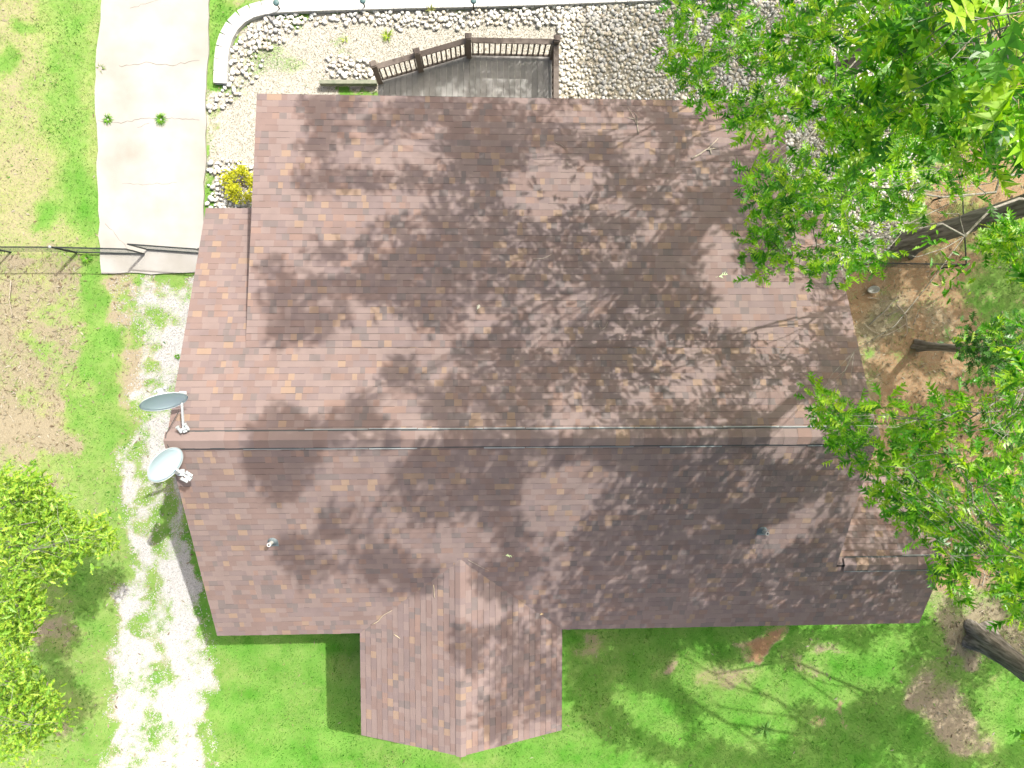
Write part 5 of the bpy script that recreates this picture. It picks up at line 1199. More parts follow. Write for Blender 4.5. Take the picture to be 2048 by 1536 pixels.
30 120 227 13 86 243 61 133 254 226 234 123 69 110 396 125 150 166 202 238 164 333 134 135 143 99 214 104 172 207 75 141 232 52 133 209
286 136 157 46 103 190 144 251 253 75 103 326 183 203 137 114 223 198 149 149 157 23 61 300 87 88 284 58 143 204 218 215 147 64 80 347
28 88 231 24 57 326 145 91 227 225 240 147 133 66 327 236 188 136 27 95 241 133 236 129 187 255 170 116 123 195 49 142 376 86 73 175
30 154 251 0 96 257 21 60 302 64 139 283 119 128 139 251 198 132 42 144 233 113 237 209 26 48 311 98 121 240 36 63 340 43 99 366
60 126 192 251 220 158 43 115 249 99 55 154 169 244 174 58 152 288 69 116 257 83 93 169 326 142 147 35 179 228 3 152 244 255 136 131
84 246 232 241 242 170 81 236 220 142 146 205 75 221 183 189 203 123 79 186 272 63 132 202 264 161 139 131 142 325 182 261 176 126 152 221
248 211 147 74 64 291 147 126 214 78 185 276 174 234 147 170 207 125 88 32 356 173 150 274 55 219 306 24 188 271 198 212 137 227 227 122
173 206 145 51 186 313 168 245 148 162 169 245 121 159 234 11 103 214 187 160 236 114 115 213 209 247 152 104 140 186 350 136 158 192 259 177
170 203 120 151 206 143 169 244 180 269 205 161 124 200 130 144 213 156 200 234 199 173 211 153 66 155 197 161 119 161 152 110 235 271 188 166
171 239 128 139 166 208 61 121 265 65 193 243 53 78 313 280 202 186 58 129 174 71 127 301 85 126 322 216 258 162 86 80 406 171 156 173
21 70 346 178 251 174 60 176 217 43 172 227 14 131 204 52 46 358 66 165 224 19 104 255 16 137 298 29 198 262 152 95 254 169 163 194
233 182 121 253 172 165 238 254 152 132 104 218 264 248 181 33 86 353 15 119 288 92 51 385 56 80 315 203 213 143 124 122 183 72 241 224
175 239 125 220 244 130 205 217 126 184 247 165 92 213 166 69 68 379 65 122 214 118 111 246 193 177 221 86 164 311 252 206 167 218 252 150
126 60 348 164 228 179 138 134 253 93 44 373 62 221 205 15 99 232 246 178 137 87 80 328 169 155 173 55 108 390 12 59 325 213 223 137
150 154 167 61 94 266 161 150 265 334 137 129 125 121 180 19 57 317 29 160 198 82 86 362 150 119 201 46 112 216 323 138 161 242 249 148
84 119 252 121 211 128 56 189 241 104 48 319 21 95 241 63 89 295 45 131 249 185 220 123 90 227 187 256 170 122 163 152 172 300 134 167
243 232 155 84 141 174 206 248 159 53 145 273 246 202 134 203 93 309 131 80 353 234 223 130 354 133 161 143 160 252 54 135 304 243 222 181
79 153 209 81 43 357 184 116 291 128 101 213 80 77 291 184 246 199 141 246 147 42 118 286 121 117 170 36 64 353 84 155 217 151 116 225
280 174 172 282 269 217 103 47 289 117 59 348 234 195 145 231 215 141 84 81 177 280 130 145 8 63 310 62 157 232 234 206 139 158 162 226
56 216 194 76 217 171 56 153 185 108 179 248 122 132 213 153 220 171 21 180 273 87 176 233 230 215 164 116 261 256 1 151 240 319 136 132
89 105 344 6 168 248 84 132 162 34 88 342 241 249 143 87 135 175 54 131 184 57 123 212 37 109 191 121 124 198 46 80 363 38 79 356
143 88 216 76 115 248 11 70 317 191 183 232 113 122 287 260 159 126 37 65 335 34 156 253 43 130 351 75 138 247 127 143 161 56 125 194
48 204 303 203 228 123 149 257 193 38 96 375 134 247 150 43 148 353 23 165 203 55 209 158 189 164 247 300 131 157 224 138 237 73 203 173
231 208 120 51 100 253 121 131 211 144 94 218 62 166 190 87 179 280 71 220 174 43 149 237 300 141 154 48 228 209 172 232 174 75 213 188
210 114 178 339 133 126 93 226 215 76 35 314 173 105 197 177 114 283 39 66 342 198 236 121 9 135 210 152 86 234 49 78 278 330 132 140
52 130 169 45 110 243 123 123 229 266 191 154 253 183 139 151 122 160 252 167 125 141 102 202 41 58 289 139 94 235 37 105 256 118 100 239
200 119 257 57 64 310 151 94 226 81 107 377 171 97 246 164 111 204 73 70 278 33 195 258 336 148 174 84 27 345 3 94 262 32 128 172
30 64 309 25 199 267 69 96 259 234 166 130 45 60 294 112 236 212 100 47 335 -1 103 265 105 205 170 49 75 309 108 56 356 99 242 219
56 124 276 97 143 280 131 180 228 78 77 296 150 236 189 107 122 294 264 217 178 172 103 278 72 98 358 181 101 202 104 116 373 81 29 337
12 65 296 209 146 248 371 166 181 85 173 289 184 257 188 95 68 175 58 189 235 117 210 123 214 123 207 152 146 254 174 227 166 189 220 155
31 70 342 45 59 306 -1 123 270 37 112 275 92 112 396 135 124 229 30 160 261 79 216 172 182 228 174 71 109 223 54 45 339 251 196 129
70 170 238 173 135 273 157 108 193 33 178 240 30 98 209 248 202 126 159 233 173 90 234 202 118 60 334 136 209 133 46 141 226 250 265 205
54 156 357 97 178 262 323 147 162 64 153 178 18 114 273 215 221 158 56 50 352 209 225 150 204 252 174 146 146 210 100 72 174 83 42 358
115 154 218 36 110 237 208 209 136 197 252 175 168 246 203 98 163 252 171 97 248 5 82 241 159 118 186 22 112 231 183 192 123 194 233 149
55 118 242 27 66 346 62 128 196 86 242 251 278 129 135 34 135 210 317 132 122 103 153 207 31 117 172 150 253 160 312 134 138 140 242 157
42 203 306 135 79 235 137 107 256 68 210 287 177 120 179 48 118 250 243 272 189 29 196 288 198 235 120 135 237 130 68 200 281 187 288 232
115 63 316 135 107 190 116 96 222 170 94 191 241 266 174 34 69 344 257 168 124 70 181 230 65 109 286 62 127 238 51 159 259 97 129 281
47 48 362 10 91 225 134 156 180 195 233 173 53 137 309 220 253 221 212 233 128 26 85 338 134 125 267 166 225 134 251 147 134 102 152 204
40 127 294 82 235 206 143 97 241 160 221 122 105 121 190 96 45 279 12 174 259 159 131 215 310 139 163 155 166 260 68 154 170 20 135 213
208 233 183 126 112 183 259 246 197 107 136 182 276 177 165 201 233 173 42 222 197 76 140 282 218 240 122 35 215 181 241 272 190 165 131 256
67 153 247 154 108 239 97 208 151 34 140 295 198 213 159 258 235 162 66 23 330 60 108 195 317 156 186 62 97 220 153 126 210 68 112 252
15 103 292 81 123 236 63 72 286 68 172 281 66 164 270 255 186 129 16 66 314 29 154 333 275 180 189 28 172 232 115 48 317 19 188 245
175 204 140 183 102 222 11 57 315 48 120 279 62 134 313 77 23 323 59 102 200 71 145 252 109 108 231 139 61 369 48 72 279 84 247 232
17 196 260 104 103 219 151 203 141 85 127 314 217 207 140 153 126 264 19 175 249 122 171 205 59 98 178 223 211 151 68 109 278 85 221 178
235 168 134 51 79 197 169 114 177 104 46 307 37 64 350 63 224 187 187 115 220 266 185 145 262 155 135 83 150 218 250 188 122 -2 89 270
57 150 344 261 198 146 167 114 186 101 140 187 172 130 272 33 164 216 45 70 271 89 155 236 40 122 322 113 141 326 104 106 270 74 21 316
50 182 250 147 110 250 268 171 173 53 179 217 69 62 371 58 156 209 113 54 323 81 119 265 93 33 300 180 105 264 55 224 209 34 132 329
215 123 195 153 259 175 103 238 239 78 147 238 49 195 277 79 81 273 14 138 219 56 142 269 21 177 265 29 166 196 42 188 310 78 28 300
256 250 169 40 40 345 35 136 287 84 131 237 131 121 225 142 140 167 50 219 187 44 72 267 73 176 241 58 50 373 164 111 279 75 194 150
197 199 128 50 224 195 150 115 258 32 80 353 386 179 206 156 232 157 49 52 371 68 154 216 57 234 219 40 96 227 74 131 227 32 199 267
158 153 290 23 114 298 148 149 282 28 100 273 33 107 287 154 249 153 116 54 323 54 47 359 183 176 222 86 117 309 13 105 282 128 135 307
121 110 189 217 217 123 96 224 193 74 207 177 121 234 127 2 104 253 87 85 307 38 140 288 46 223 209 123 169 241 76 127 225 15 101 275
118 118 219 94 35 304 154 243 138 129 247 155 116 44 329 123 116 193 62 228 223 182 135 192 213 239 205 74 172 333 121 113 178 42 94 216
230 147 120 200 254 174 338 140 135 116 65 352 93 110 273 232 230 121 201 155 231 68 69 379 167 121 187 46 87 386 151 124 259 170 166 293
181 270 193 38 183 253 71 78 255 140 261 181 185 218 123 170 94 244 46 192 272 55 146 300 242 225 176 70 150 269 105 171 232 271 204 194
22 132 312 132 130 177 188 114 199 237 231 147 46 192 331 49 144 279 240 135 247 111 231 224 169 117 214 288 132 136 45 99 367 265 185 172
-2 98 253 263 171 192 132 161 234 96 118 361 89 123 291 122 217 134 102 113 322 257 146 147 88 91 297 125 133 214 164 217 155 33 139 216
67 148 239 156 236 200 33 58 337 73 201 261 47 98 363 252 144 141 152 179 233 67 139 281 128 156 227 388 147 196 3 86 244 104 207 166
6 115 288 72 119 236 129 208 143 201 275 220 76 84 265 66 169 277 65 151 191 165 132 218 70 139 184 40 111 226 35 160 196 149 210 158
248 180 157 89 169 254 80 117 309 73 32 338 19 111 312 110 158 173 244 176 149 162 124 296 265 158 174 101 100 339 256 231 154 77 74 311
149 216 164 112 139 192 40 197 304 96 102 241 155 211 131 78 101 285 67 25 325 198 227 130 287 138 153 32 81 343 37 129 345 147 245 187
71 143 291 185 126 191 221 233 175 57 211 161 159 242 154 32 182 305 180 247 186 4 55 304 129 129 146 189 238 178 191 232 166 43 57 299
12 59 327 232 274 208 1 150 242 156 129 191 189 239 182 80 119 219 126 172 210 14 145 238 321 136 132 95 163 228 195 241 194 24 162 273
37 203 275 137 81 239 112 181 221 260 183 135 247 227 159 34 124 166 73 251 267 244 224 154 196 207 121 388 170 207 12 162 265 183 125 188
215 259 175 34 184 308 111 103 377 75 112 207 172 130 217 174 131 267 19 65 332 22 60 323 5 56 307 20 157 201 255 244 172 41 211 288
333 146 149 207 216 137 59 94 378 169 115 242 93 133 244 166 137 190 40 119 240 135 219 143 95 169 200 78 87 231 83 237 207 50 226 331
42 126 239 45 224 200 59 147 179 169 161 302 19 131 270 270 254 188 81 36 292 125 210 121 8 180 242 153 115 267 97 138 302 115 134 202
353 150 164 98 101 346 154 176 222 51 95 258 255 232 195 250 223 183 99 133 171 66 234 210 190 246 140 193 248 144 67 93 306 69 95 309
82 118 138 173 147 274 38 89 239 10 181 246 127 109 218 217 128 220 253 203 164 89 91 328 72 192 241 18 90 253 155 123 201 185 240 130
350 148 163 82 194 152 130 151 172 362 167 189 289 134 138 32 87 235 300 134 165 188 243 134 4 174 232 188 268 191 77 148 237 1 96 236
322 134 124 285 130 132 86 126 289 54 199 284 33 133 314 237 201 123 33 118 309 155 123 164 100 41 311 57 120 240 65 66 399 359 139 146
192 118 226 -1 181 231 71 136 310 77 99 200 183 133 273 16 105 217 230 244 218 7 110 228 57 138 210 223 214 143 218 214 144 63 123 276
44 106 211 36 65 291 141 223 140 62 112 260 83 37 312 55 103 243 27 182 264 77 158 288 53 135 238 167 122 192 316 139 156 237 235 130
141 122 174 164 168 265 170 135 264 96 118 237 55 135 202 263 164 135 171 137 267 336 151 156 37 36 338 114 98 235 174 118 264 46 46 358
72 26 290 54 119 276 170 255 201 168 113 254 50 46 358 181 259 168 67 148 202 88 134 255 129 168 236 45 69 313 50 45 333 19 69 305
181 105 202 226 220 149""",
"""222 -8 95 219 6 111 195 -2 120 203 -2 122 217 -4 104 213 -3 108 194 -7 123 199 0 115 213 -9 108 195 -7 120 211 -8 117 211 -12 115
223 -11 95 207 2 118 208 -13 125 212 -4 95 201 -4 126 195 1 126 216 -4 105 214 7 115 212 -7 113 198 -1 116 197 -8 121 202 -7 130
192 -5 129 214 6 113 208 -4 117 214 0 97 197 -7 129 199 -7 126 225 -7 101 222 -10 109 225 -14 101 191 -2 114 205 3 128 202 -1 130
217 -3 110 186 0 127 193 -11 131 196 -12 128 199 -11 118 243 -12 83 213 2 119 202 4 105 210 -3 124 213 -4 120 187 -2 125 209 -5 107
222 -2 108 207 0 127 198 -4 112 213 -2 117 220 -4 111 207 4 127 200 -13 116 202 -1 130 191 3 124 197 2 115 202 -17 120 196 -16 131
195 -17 121 304 9 124 317 5 126 353 3 122 349 5 126 328 23 127 355 14 131 321 11 127 342 -17 128 334 19 124 312 0 123 346 -15 129
301 -8 128 338 3 121 307 -14 123 355 -6 130 358 4 130 299 22 131 343 3 127 299 -9 127 304 -12 126 293 10 122 325 -8 127 331 17 128
302 12 129 352 11 128 324 -17 131 320 14 125 345 14 128 348 5 126 296 7 127 322 -2 132 335 11 129 320 7 125 296 8 120 339 -16 121
323 17 129 348 14 124 322 -16 120 329 23 127 347 5 121""",
"""104 -28 183 137 -57 200 118 -43 237 115 -43 208 128 -36 193 103 -45 237 118 -46 222 118 -37 222 116 -33 171 100 -36 224 107 -30 187 122 -35 223
119 -50 218 133 -50 165 113 -39 233 126 -50 187 103 -47 235 109 -38 229 106 -43 207 109 -32 243 128 -57 211 117 -27 227 109 -52 233 108 -27 212
110 -40 250 125 -34 188 104 -27 233 101 -37 255 120 -63 223 97 -38 267 113 -44 209 109 -37 232 115 -50 238 115 -30 173 109 -36 227 120 -43 236
105 -24 230 117 -26 216 106 -38 224 115 -47 222 123 -29 202 111 -37 213 105 -34 236 119 -59 217 114 -52 230 118 -38 227 127 -49 197 116 -58 226
123 -32 231 113 -28 244 105 -31 195 107 -39 244 113 -46 217 127 -47 228 125 -51 224 123 -29 207 106 -33 195 118 -58 218 113 -30 231 117 -47 195
107 -29 250 116 -34 203 103 -29 254 119 -61 222 101 -41 260 113 -45 218 120 -28 148 107 -43 256 118 -39 192 127 -46 223 107 -33 256 112 -28 236
124 -27 223 124 -30 190 112 -40 229 125 -44 198 130 -44 199 112 -49 245 112 -37 250 127 -53 213 116 -50 242 114 -39 247 114 -48 248 125 -42 233
86 -32 269 111 -45 217 112 -36 250 112 -36 205 113 -46 208 124 -39 200 126 -47 233 123 -35 224 118 -29 178 109 -25 230 108 -38 238 118 -29 223
116 -48 233 110 -34 201 94 -28 259 113 -25 161 114 -32 231 112 -56 231 113 -46 217 114 -26 177 116 -46 223 119 -62 218 109 -44 221 134 -42 202
113 -51 238 119 -53 228 118 -38 178 103 -32 245 105 -35 222 144 -31 176 116 -27 227 124 -48 232 112 -41 202 107 -39 224 102 -39 245 112 -34 250
112 -54 230 122 -47 212 113 -31 244 116 -42 232 133 -52 211 110 -24 244 132 -28 214 112 -35 197 103 -37 259 126 -61 211 122 -36 203 106 -31 213
116 -56 224 141 -38 210 127 -40 186 112 -45 215 98 -30 204 117 -30 163 126 -43 230 115 -34 213 108 -24 176 129 -46 178 110 -39 238 120 -30 154
107 -46 227 128 -31 227 112 -42 243 112 -26 218 103 -34 228 100 -32 231 110 -32 248 122 -24 163 132 -36 224 113 -29 211 124 -53 187 120 -40 184
142 -65 211 138 -67 219 130 -55 226 134 -62 221 135 -64 222 124 -52 236 151 -68 201 150 -69 204 141 -66 216 121 -61 240 142 -65 213 122 -55 239
121 -52 239 139 -60 217 142 -66 211 125 -61 236 117 -52 244 152 -68 200 126 -58 231 138 -64 217 126 -59 233 138 -59 217 140 -65 214 107 -47 257
134 -63 223 341 -135 134 296 -165 160 125 -52 319 224 -65 146 190 -32 284 209 -71 159 191 -88 177 272 -143 161 331 -145 126 355 -49 129 289 -166 153
353 -171 131 138 -27 184 324 -131 125 347 -145 133 308 -135 127 209 -103 156 229 -50 205 107 -28 318 251 -104 141 306 -66 209 161 -35 251 349 -164 134
249 -162 160 210 -145 188 185 -94 195 230 -86 166 223 -66 150 174 -78 215 130 -28 304 211 -75 165 201 -63 212 336 -132 183 251 -173 139 171 -61 198
158 -26 250 307 -177 127 233 -81 202 222 -67 176 269 -88 172 232 -69 146 139 -28 177 242 -88 140 307 -167 149 229 -56 151 304 -155 177 168 -89 220
120 -43 305 304 -127 192 375 -184 125 342 -111 128 166 -28 215 113 -64 299 201 -39 195 212 -77 241 203 -89 158 191 -82 205 219 -41 226 341 -131 125
310 -89 152 287 -139 193 365 -105 153 176 -87 204 118 -66 266 218 -96 170 180 -95 231 171 -119 211 169 -76 193 174 -97 190 321 -122 165 179 -110 218
114 -63 295 365 -126 120 339 -139 197 97 -26 301 173 -85 210 127 -38 159 243 -33 127 209 -29 224 182 -44 239 177 -62 261 124 -48 302 269 -153 166
262 -159 131 136 -64 283 238 -32 229 326 -114 128 341 -107 140 182 -67 181 346 -184 129 280 -153 158 216 -72 189 196 -154 170 167 -83 230 262 -70 199
326 -186 125 208 -32 272 331 -155 147 282 -92 155 235 -139 206 356 -22 139 236 -38 203 192 -157 167 184 -67 234 190 -44 183 222 -72 188 229 -81 153
285 -151 134 323 -106 123 347 -171 144 276 -99 141 183 -51 183 325 -145 167 263 -155 162 330 -143 124 133 -36 187 309 -132 170 339 -130 163 204 -35 236
204 -72 177 207 -150 183 364 -104 141 185 -105 236 215 -84 156 178 -60 257 246 -50 144 234 -83 149 364 -99 123 373 -69 152 274 -155 147 358 -56 132
190 -81 202 330 -141 171 329 -169 130 191 -46 271 347 -152 181 277 -167 158 171 -34 225 375 -100 195 235 -56 166 163 -97 227 280 -151 150 168 -109 221
348 -131 139 322 -129 197 180 -45 239 215 -92 140 214 -142 182 139 -50 202 327 -177 128 339 -14 159 245 -71 172 341 -187 123 316 -125 147 222 -99 137
376 -86 183 260 -161 173 227 -111 137 339 -101 162 208 -87 161 187 -53 187 370 -100 152 239 -93 141 328 -116 139 333 -119 131 175 -72 231 188 -38 275
355 -174 132 142 -41 305 285 -169 121 198 -65 237 348 -130 122 162 -35 204 269 -167 151 185 -104 183 243 -158 174 282 -150 127 212 -67 193 195 -56 283
182 -55 179 320 -149 137 239 -72 151 216 -168 153 288 -132 217 313 -145 151 333 -42 127 174 -114 216 349 -148 174 230 -67 187 362 -117 138 373 -109 142
148 -34 305 308 -153 146 324 -156 157 318 -179 129 347 -127 134 165 -25 275 131 -48 277 134 -54 275 245 -110 133 276 -165 127 216 -65 190 302 -179 122
366 -185 127 350 -9 148 263 -164 150 191 -81 167 358 -84 126 192 -103 183 181 -42 262 344 -181 128 361 -138 162 337 -139 188 202 -80 178 274 -93 152
333 -52 123 189 -45 271 320 -168 126 146 -34 248 289 -138 175 273 -149 145 205 -52 240 168 -40 241 111 -56 252 300 -149 165 316 -142 172 327 -127 137
321 -178 124 396 -152 182 360 -136 186 199 -34 276 370 -129 207 173 -54 258 154 -53 214 279 -66 218 299 -155 138 379 -180 143 250 -179 139 239 -72 145
262 -168 154 330 -104 135 347 -109 166 178 -72 189 210 -70 195 314 -167 156 181 -83 201 296 -162 126 350 -81 173 234 -119 227 173 -45 214 217 -56 199
141 -54 214 163 -52 231 174 -103 219 302 -141 148 222 -60 181 337 -135 138 346 -174 136 193 -67 273 195 -73 199 378 -81 136 194 -71 211 336 -143 150
236 -54 155 272 -104 128 232 -66 149 308 -158 147 179 -128 194 368 -181 137 298 -151 161 300 -85 173 107 -51 266 364 -150 199 185 -94 176 283 -149 136
280 -95 139 323 -136 189 139 -42 321 167 -109 214 221 -163 165 241 -162 167 316 -153 161 346 -144 177 242 -80 169 214 -63 193 284 -120 202 186 -117 216
323 -135 188 233 -84 164 200 -66 199 184 -101 191 220 -31 218 340 -109 130 233 -30 292 159 -29 212 228 -29 195 312 -138 169 105 -68 294 333 -12 145
325 -108 139 281 -94 147 350 -147 146 373 -22 155 379 -80 155 332 -136 194 349 -90 155 309 -156 145 185 -76 217 153 -31 227 113 -41 263 247 -30 194
312 -146 162 337 -13 159 382 -157 176 234 -66 146 221 -103 218 239 -43 194 227 -68 167 202 -54 219 246 -180 129 163 -73 219 356 -67 174 297 -85 164
401 -4 201 167 -39 207 219 -90 149 182 -76 188 184 -63 211 337 -181 124 200 -56 203 267 -136 173 356 -166 144 243 -64 142 199 -33 189 251 -174 131
136 -56 202 322 -140 126 241 -66 146 209 -71 167 244 -138 205 237 -25 219 273 -90 158 188 -33 220 143 -31 246 181 -107 231 327 -117 126 251 -80 158
345 -163 159 232 -59 212 168 -71 214 245 -32 184 367 -78 133 199 -76 274 298 -84 168 388 -61 164 185 -101 247 245 -78 165 201 -42 258 108 -46 274
94 -27 297 164 -32 332 336 -114 128 283 -161 133 162 -42 239 307 -139 199 173 -80 202 192 -93 246 139 -50 190 234 -84 198 346 -90 173 164 -105 204
227 -33 197 358 -111 155 147 -31 326 198 -91 209 179 -73 188 227 -58 215 172 -76 218 292 -149 132 312 -142 184 312 -123 172 192 -43 245 337 -172 148
179 -69 208 196 -86 163 328 -97 128 244 -105 136 187 -71 201 219 -98 166 373 -157 163 224 -59 186 321 -169 151 214 -87 142 293 -126 188 209 -27 205
171 -112 212 223 -41 215 210 -58 213 231 -97 142 293 -175 148 362 -15 153 226 -27 227 221 -94 176 326 -105 142 235 -130 210 373 -90 127 240 -98 140
337 -139 175 228 -100 142 195 -66 203 230 -160 170 91 -27 227 185 -75 250 185 -112 231 344 -47 126 195 -62 218 242 -66 201 141 -49 285 171 -52 250
107 -26 287 287 -148 128 323 -167 123 331 -96 128 238 -32 248 300 -167 135 169 -94 222 230 -64 137 199 -36 244 188 -53 251 107 -64 302 193 -166 153
138 -47 184 325 -57 121 239 -60 216 307 -137 156 244 -36 182 350 -106 163 166 -107 206 364 -99 154 321 -132 129 217 -27 233 310 -117 189 382 -102 143
187 -74 215 167 -114 211 197 -67 214 300 -138 185 268 -90 159 165 -71 219 185 -69 200 271 -107 124 340 -121 217 284 -164 141 184 -64 249 189 -48 200
397 -2 189 388 -2 185 397 -155 180 372 -115 129 224 -78 152 301 -82 181 274 -105 135 365 -113 129 222 -71 196 183 -82 202 270 -143 207 304 -158 157
287 -104 131 233 -34 273 180 -65 200 281 -155 141 205 -153 163 313 -134 186 360 -159 181 188 -113 173 132 -46 301 306 -154 189 252 -155 184 119 -60 286
174 -91 187 127 -53 310 217 -85 165 206 -110 241 351 -158 141 213 -101 147 185 -70 230 324 -99 122 246 -50 173 139 -35 177 314 -149 130 186 -91 208
329 -12 144 314 -159 141 295 -165 154 164 -86 200 197 -77 185 335 -83 172 270 -156 180 367 -2 154 206 -91 154 210 -55 188 266 -153 174 345 -148 168
217 -160 162 330 -174 136 282 -146 163 175 -43 201 179 -74 186 389 -72 159 162 -28 204 350 -94 182 190 -76 185 342 -90 160 177 -55 229 233 -60 180
295 -143 153 317 -160 122 151 -30 242 231 -143 198 320 -107 120 201 -31 259 367 -74 140 222 -149 177 321 -24 135 201 -81 215 373 -84 146 271 -176 137
285 -154 164 172 -116 209 350 -128 171 352 -70 172 183 -24 268 227 -63 190 370 -130 122 195 -60 171 108 -63 272 348 -118 141 379 -112 152 169 -89 229
212 -68 163 346 -118 142 207 -39 311 144 -50 230 285 -123 208 333 -181 129 316 -113 151 189 -56 175 378 -91 140 364 -74 139 234 -58 148 169 -94 197
246 -57 182 373 -92 124 333 -138 153 322 -108 123 405 1 214 328 -43 131 122 -46 330 162 -64 222 374 -110 155 150 -28 245 143 -26 249 160 -94 224
327 -113 127 320 -143 155 350 -152 172 165 -86 207 187 -76 207 176 -63 207 342 -163 148 194 -66 216 271 -146 165 245 -35 156 154 -29 236 349 -117 168
261 -172 146 338 -99 135 317 -162 126 188 -29 261 212 -106 156 372 -111 173 161 -30 215 360 -117 149 368 -8 161 315 -146 189 349 -158 138 225 -41 216
301 -185 125 261 -156 123 330 -170 123 277 -140 198 174 -78 190 253 -106 158 183 -47 274 308 -129 165 342 -156 136 164 -55 224 179 -59 244 338 -56 136
326 -136 124 310 -149 168 321 -35 127 186 -92 197 249 -154 182 236 -36 235 179 -91 181 191 -86 183 341 -152 134 171 -73 218 116 -63 291 181 -85 204
229 -96 160 231 -92 135 242 -43 151 258 -92 147 226 -70 147 337 -91 153 341 -182 135 372 -84 140 312 -166 131 125 -54 281 189 -89 202 190 -108 231
117 -49 291 244 -24 194 136 -27 333 348 -129 158 237 -28 193 370 -105 140 189 -34 240 372 -122 130 165 -77 225 340 -101 158 214 -87 226 232 -75 146
310 -150 125 238 -65 155 257 -142 148 393 -162 179 325 -27 141 194 -78 216 197 -70 210 306 -154 127 203 -68 209 293 -156 174 168 -126 202 335 -99 136
173 -52 197 377 -77 134 376 -173 140 198 -75 193 317 -132 186 342 -155 189 399 -53 185 201 -148 183 364 -96 128 345 -154 127 361 -122 125 182 -85 206
164 -107 215 172 -31 258 203 -49 256 328 -35 133 134 -55 276 336 -110 140 189 -106 181 281 -148 130 209 -77 166 236 -160 169 227 -69 189 109 -61 291
187 -71 196 285 -162 138 314 -147 193 253 -86 164 209 -60 216 217 -89 157 168 -68 241 351 -108 178 181 -104 189 390 -8 175 339 -42 156 272 -168 127
269 -82 167 268 -63 194 229 -84 135 224 -91 153 217 -74 185 184 -40 293 235 -65 161 293 -142 167 118 -63 310 201 -73 219 159 -50 238 205 -62 236
341 -55 124 305 -136 151 194 -89 205 279 -149 138 212 -24 204 405 -153 186 207 -92 164 329 -95 124 182 -67 224 343 -125 122 378 -113 131 345 -120 124
346 -35 147 157 -71 219 192 -44 212 284 -144 189 155 -90 211 229 -87 161 380 -68 165 220 -95 145 299 -185 126 378 -178 147 242 -164 160 347 -11 132
184 -80 183 185 -54 270 204 -44 200 321 -119 135 282 -178 140 301 -80 169 207 -96 150 122 -44 328 318 -145 132 196 -127 212 165 -95 217 162 -38 226
120 -49 284 262 -103 132 213 -135 202 353 -97 187 329 -131 124 209 -88 145 357 -152 168 288 -159 149 185 -95 176 385 -106 149 204 -112 233 391 -171 155
323 -123 207 279 -131 194 261 -145 193 243 -69 218 241 -113 124 126 -45 281 263 -90 181 390 -105 163 387 -13 170 207 -63 182 118 -62 264 274 -142 158
228 -173 145 135 -42 184 182 -89 241 305 -141 146 185 -100 235 295 -144 181 365 -82 125 200 -38 243 288 -144 145 180 -69 202 331 -103 128 246 -163 141
220 -132 211 357 -95 210 248 -67 169 156 -38 205 339 -123 160 201 -66 250 174 -91 231 373 -147 196 263 -158 120 324 -186 120 316 -95 137 319 -120 150
325 -100 143 351 -136 141 311 -154 169 385 -161 169 167 -65 248 291 -161 134 278 -174 138 234 -84 168 221 -62 197 272 -161 153 173 -41 238 213 -36 212
253 -173 149 332 -111 140 169 -95 229 206 -81 172 367 -82 130 291 -175 142 188 -28 235 167 -63 208 342 -105 173 232 -134 212 162 -88 206 194 -69 210
368 -102 135 372 -116 144 205 -69 162 213 -89 166 370 -13 157 378 -181 129 163 -99 215 386 -62 155 101 -64 280 343 -115 154 189 -46 217 306 -155 187
364 -41 163 248 -85 183 230 -117 124 148 -46 322 277 -174 127 287 -147 185 270 -178 141 272 -157 170 170 -55 229 197 -126 172 375 -47 173 189 -84 183
139 -66 185 217 -88 159 238 -32 217 330 -114 147 164 -89 202 192 -66 204 148 -37 331 218 -73 178 167 -94 234 211 -152 166 163 -89 217 228 -164 160
194 -42 255 326 -137 153 339 -127 163 215 -41 246 313 -124 161 389 -84 156 376 -72 141 177 -76 232 260 -164 168 198 -53 239 307 -141 143 113 -26 295
345 -105 135 336 -97 141 255 -27 213 358 -129 177 104 -29 282 223 -32 177 226 -82 178 360 -102 153 304 -143 129 92 -33 296 103 -33 281 283 -87 166
276 -176 129 351 -157 176 380 -84 163 325 -129 123 377 -124 130 219 -73 242 316 -165 138 167 -109 216 224 -42 211 372 -84 133 125 -28 312 289 -148 176
301 -156 148 202 -35 238 330 -51 130 173 -57 216 226 -90 151 304 -128 185 324 -152 151 130 -26 183 235 -84 197 178 -88 232 316 -121 161 193 -59 264
243 -66 172 215 -99 142 231 -75 179 198 -128 213 275 -161 123 226 -87 185 358 -173 148 278 -143 158 290 -180 122 166 -42 230 291 -93 160 216 -39 149
339 -145 160 346 -22 173 215 -170 150 143 -51 235 288 -149 174 162 -27 200 367 -119 120 312 -171 125 180 -73 211 289 -155 128 185 -87 211 325 -152 193
218 -41 203 263 -179 125 327 -127 123 229 -138 205 338 -118 123 196 -85 190 172 -45 240 141 -24 202 143 -44 294 276 -43 218 113 -63 272 259 -166 147
236 -146 190 187 -82 189 188 -73 222 175 -124 208 194 -96 191 363 -62 137 206 -168 152 345 -78 162 166 -26 241 197 -93 196 322 -150 174 326 -143 126
232 -97 149 162 -33 341 368 -105 137 220 -69 248 173 -67 240 200 -89 206 354 -51 136 136 -61 293 334 -91 161 217 -47 204 270 -165 123 167 -100 205
335 -125 127 184 -103 226 185 -50 207 165 -70 243 270 -93 157 210 -65 181 186 -62 203 346 -167 149 340 -160 121 174 -77 254 230 -33 202 327 -98 148
228 -169 153 168 -82 242 186 -113 229 127 -48 282 192 -70 256 126 -49 281 197 -31 186 356 -148 184 370 -112 135 296 -161 159 372 -2 178 330 -134 128
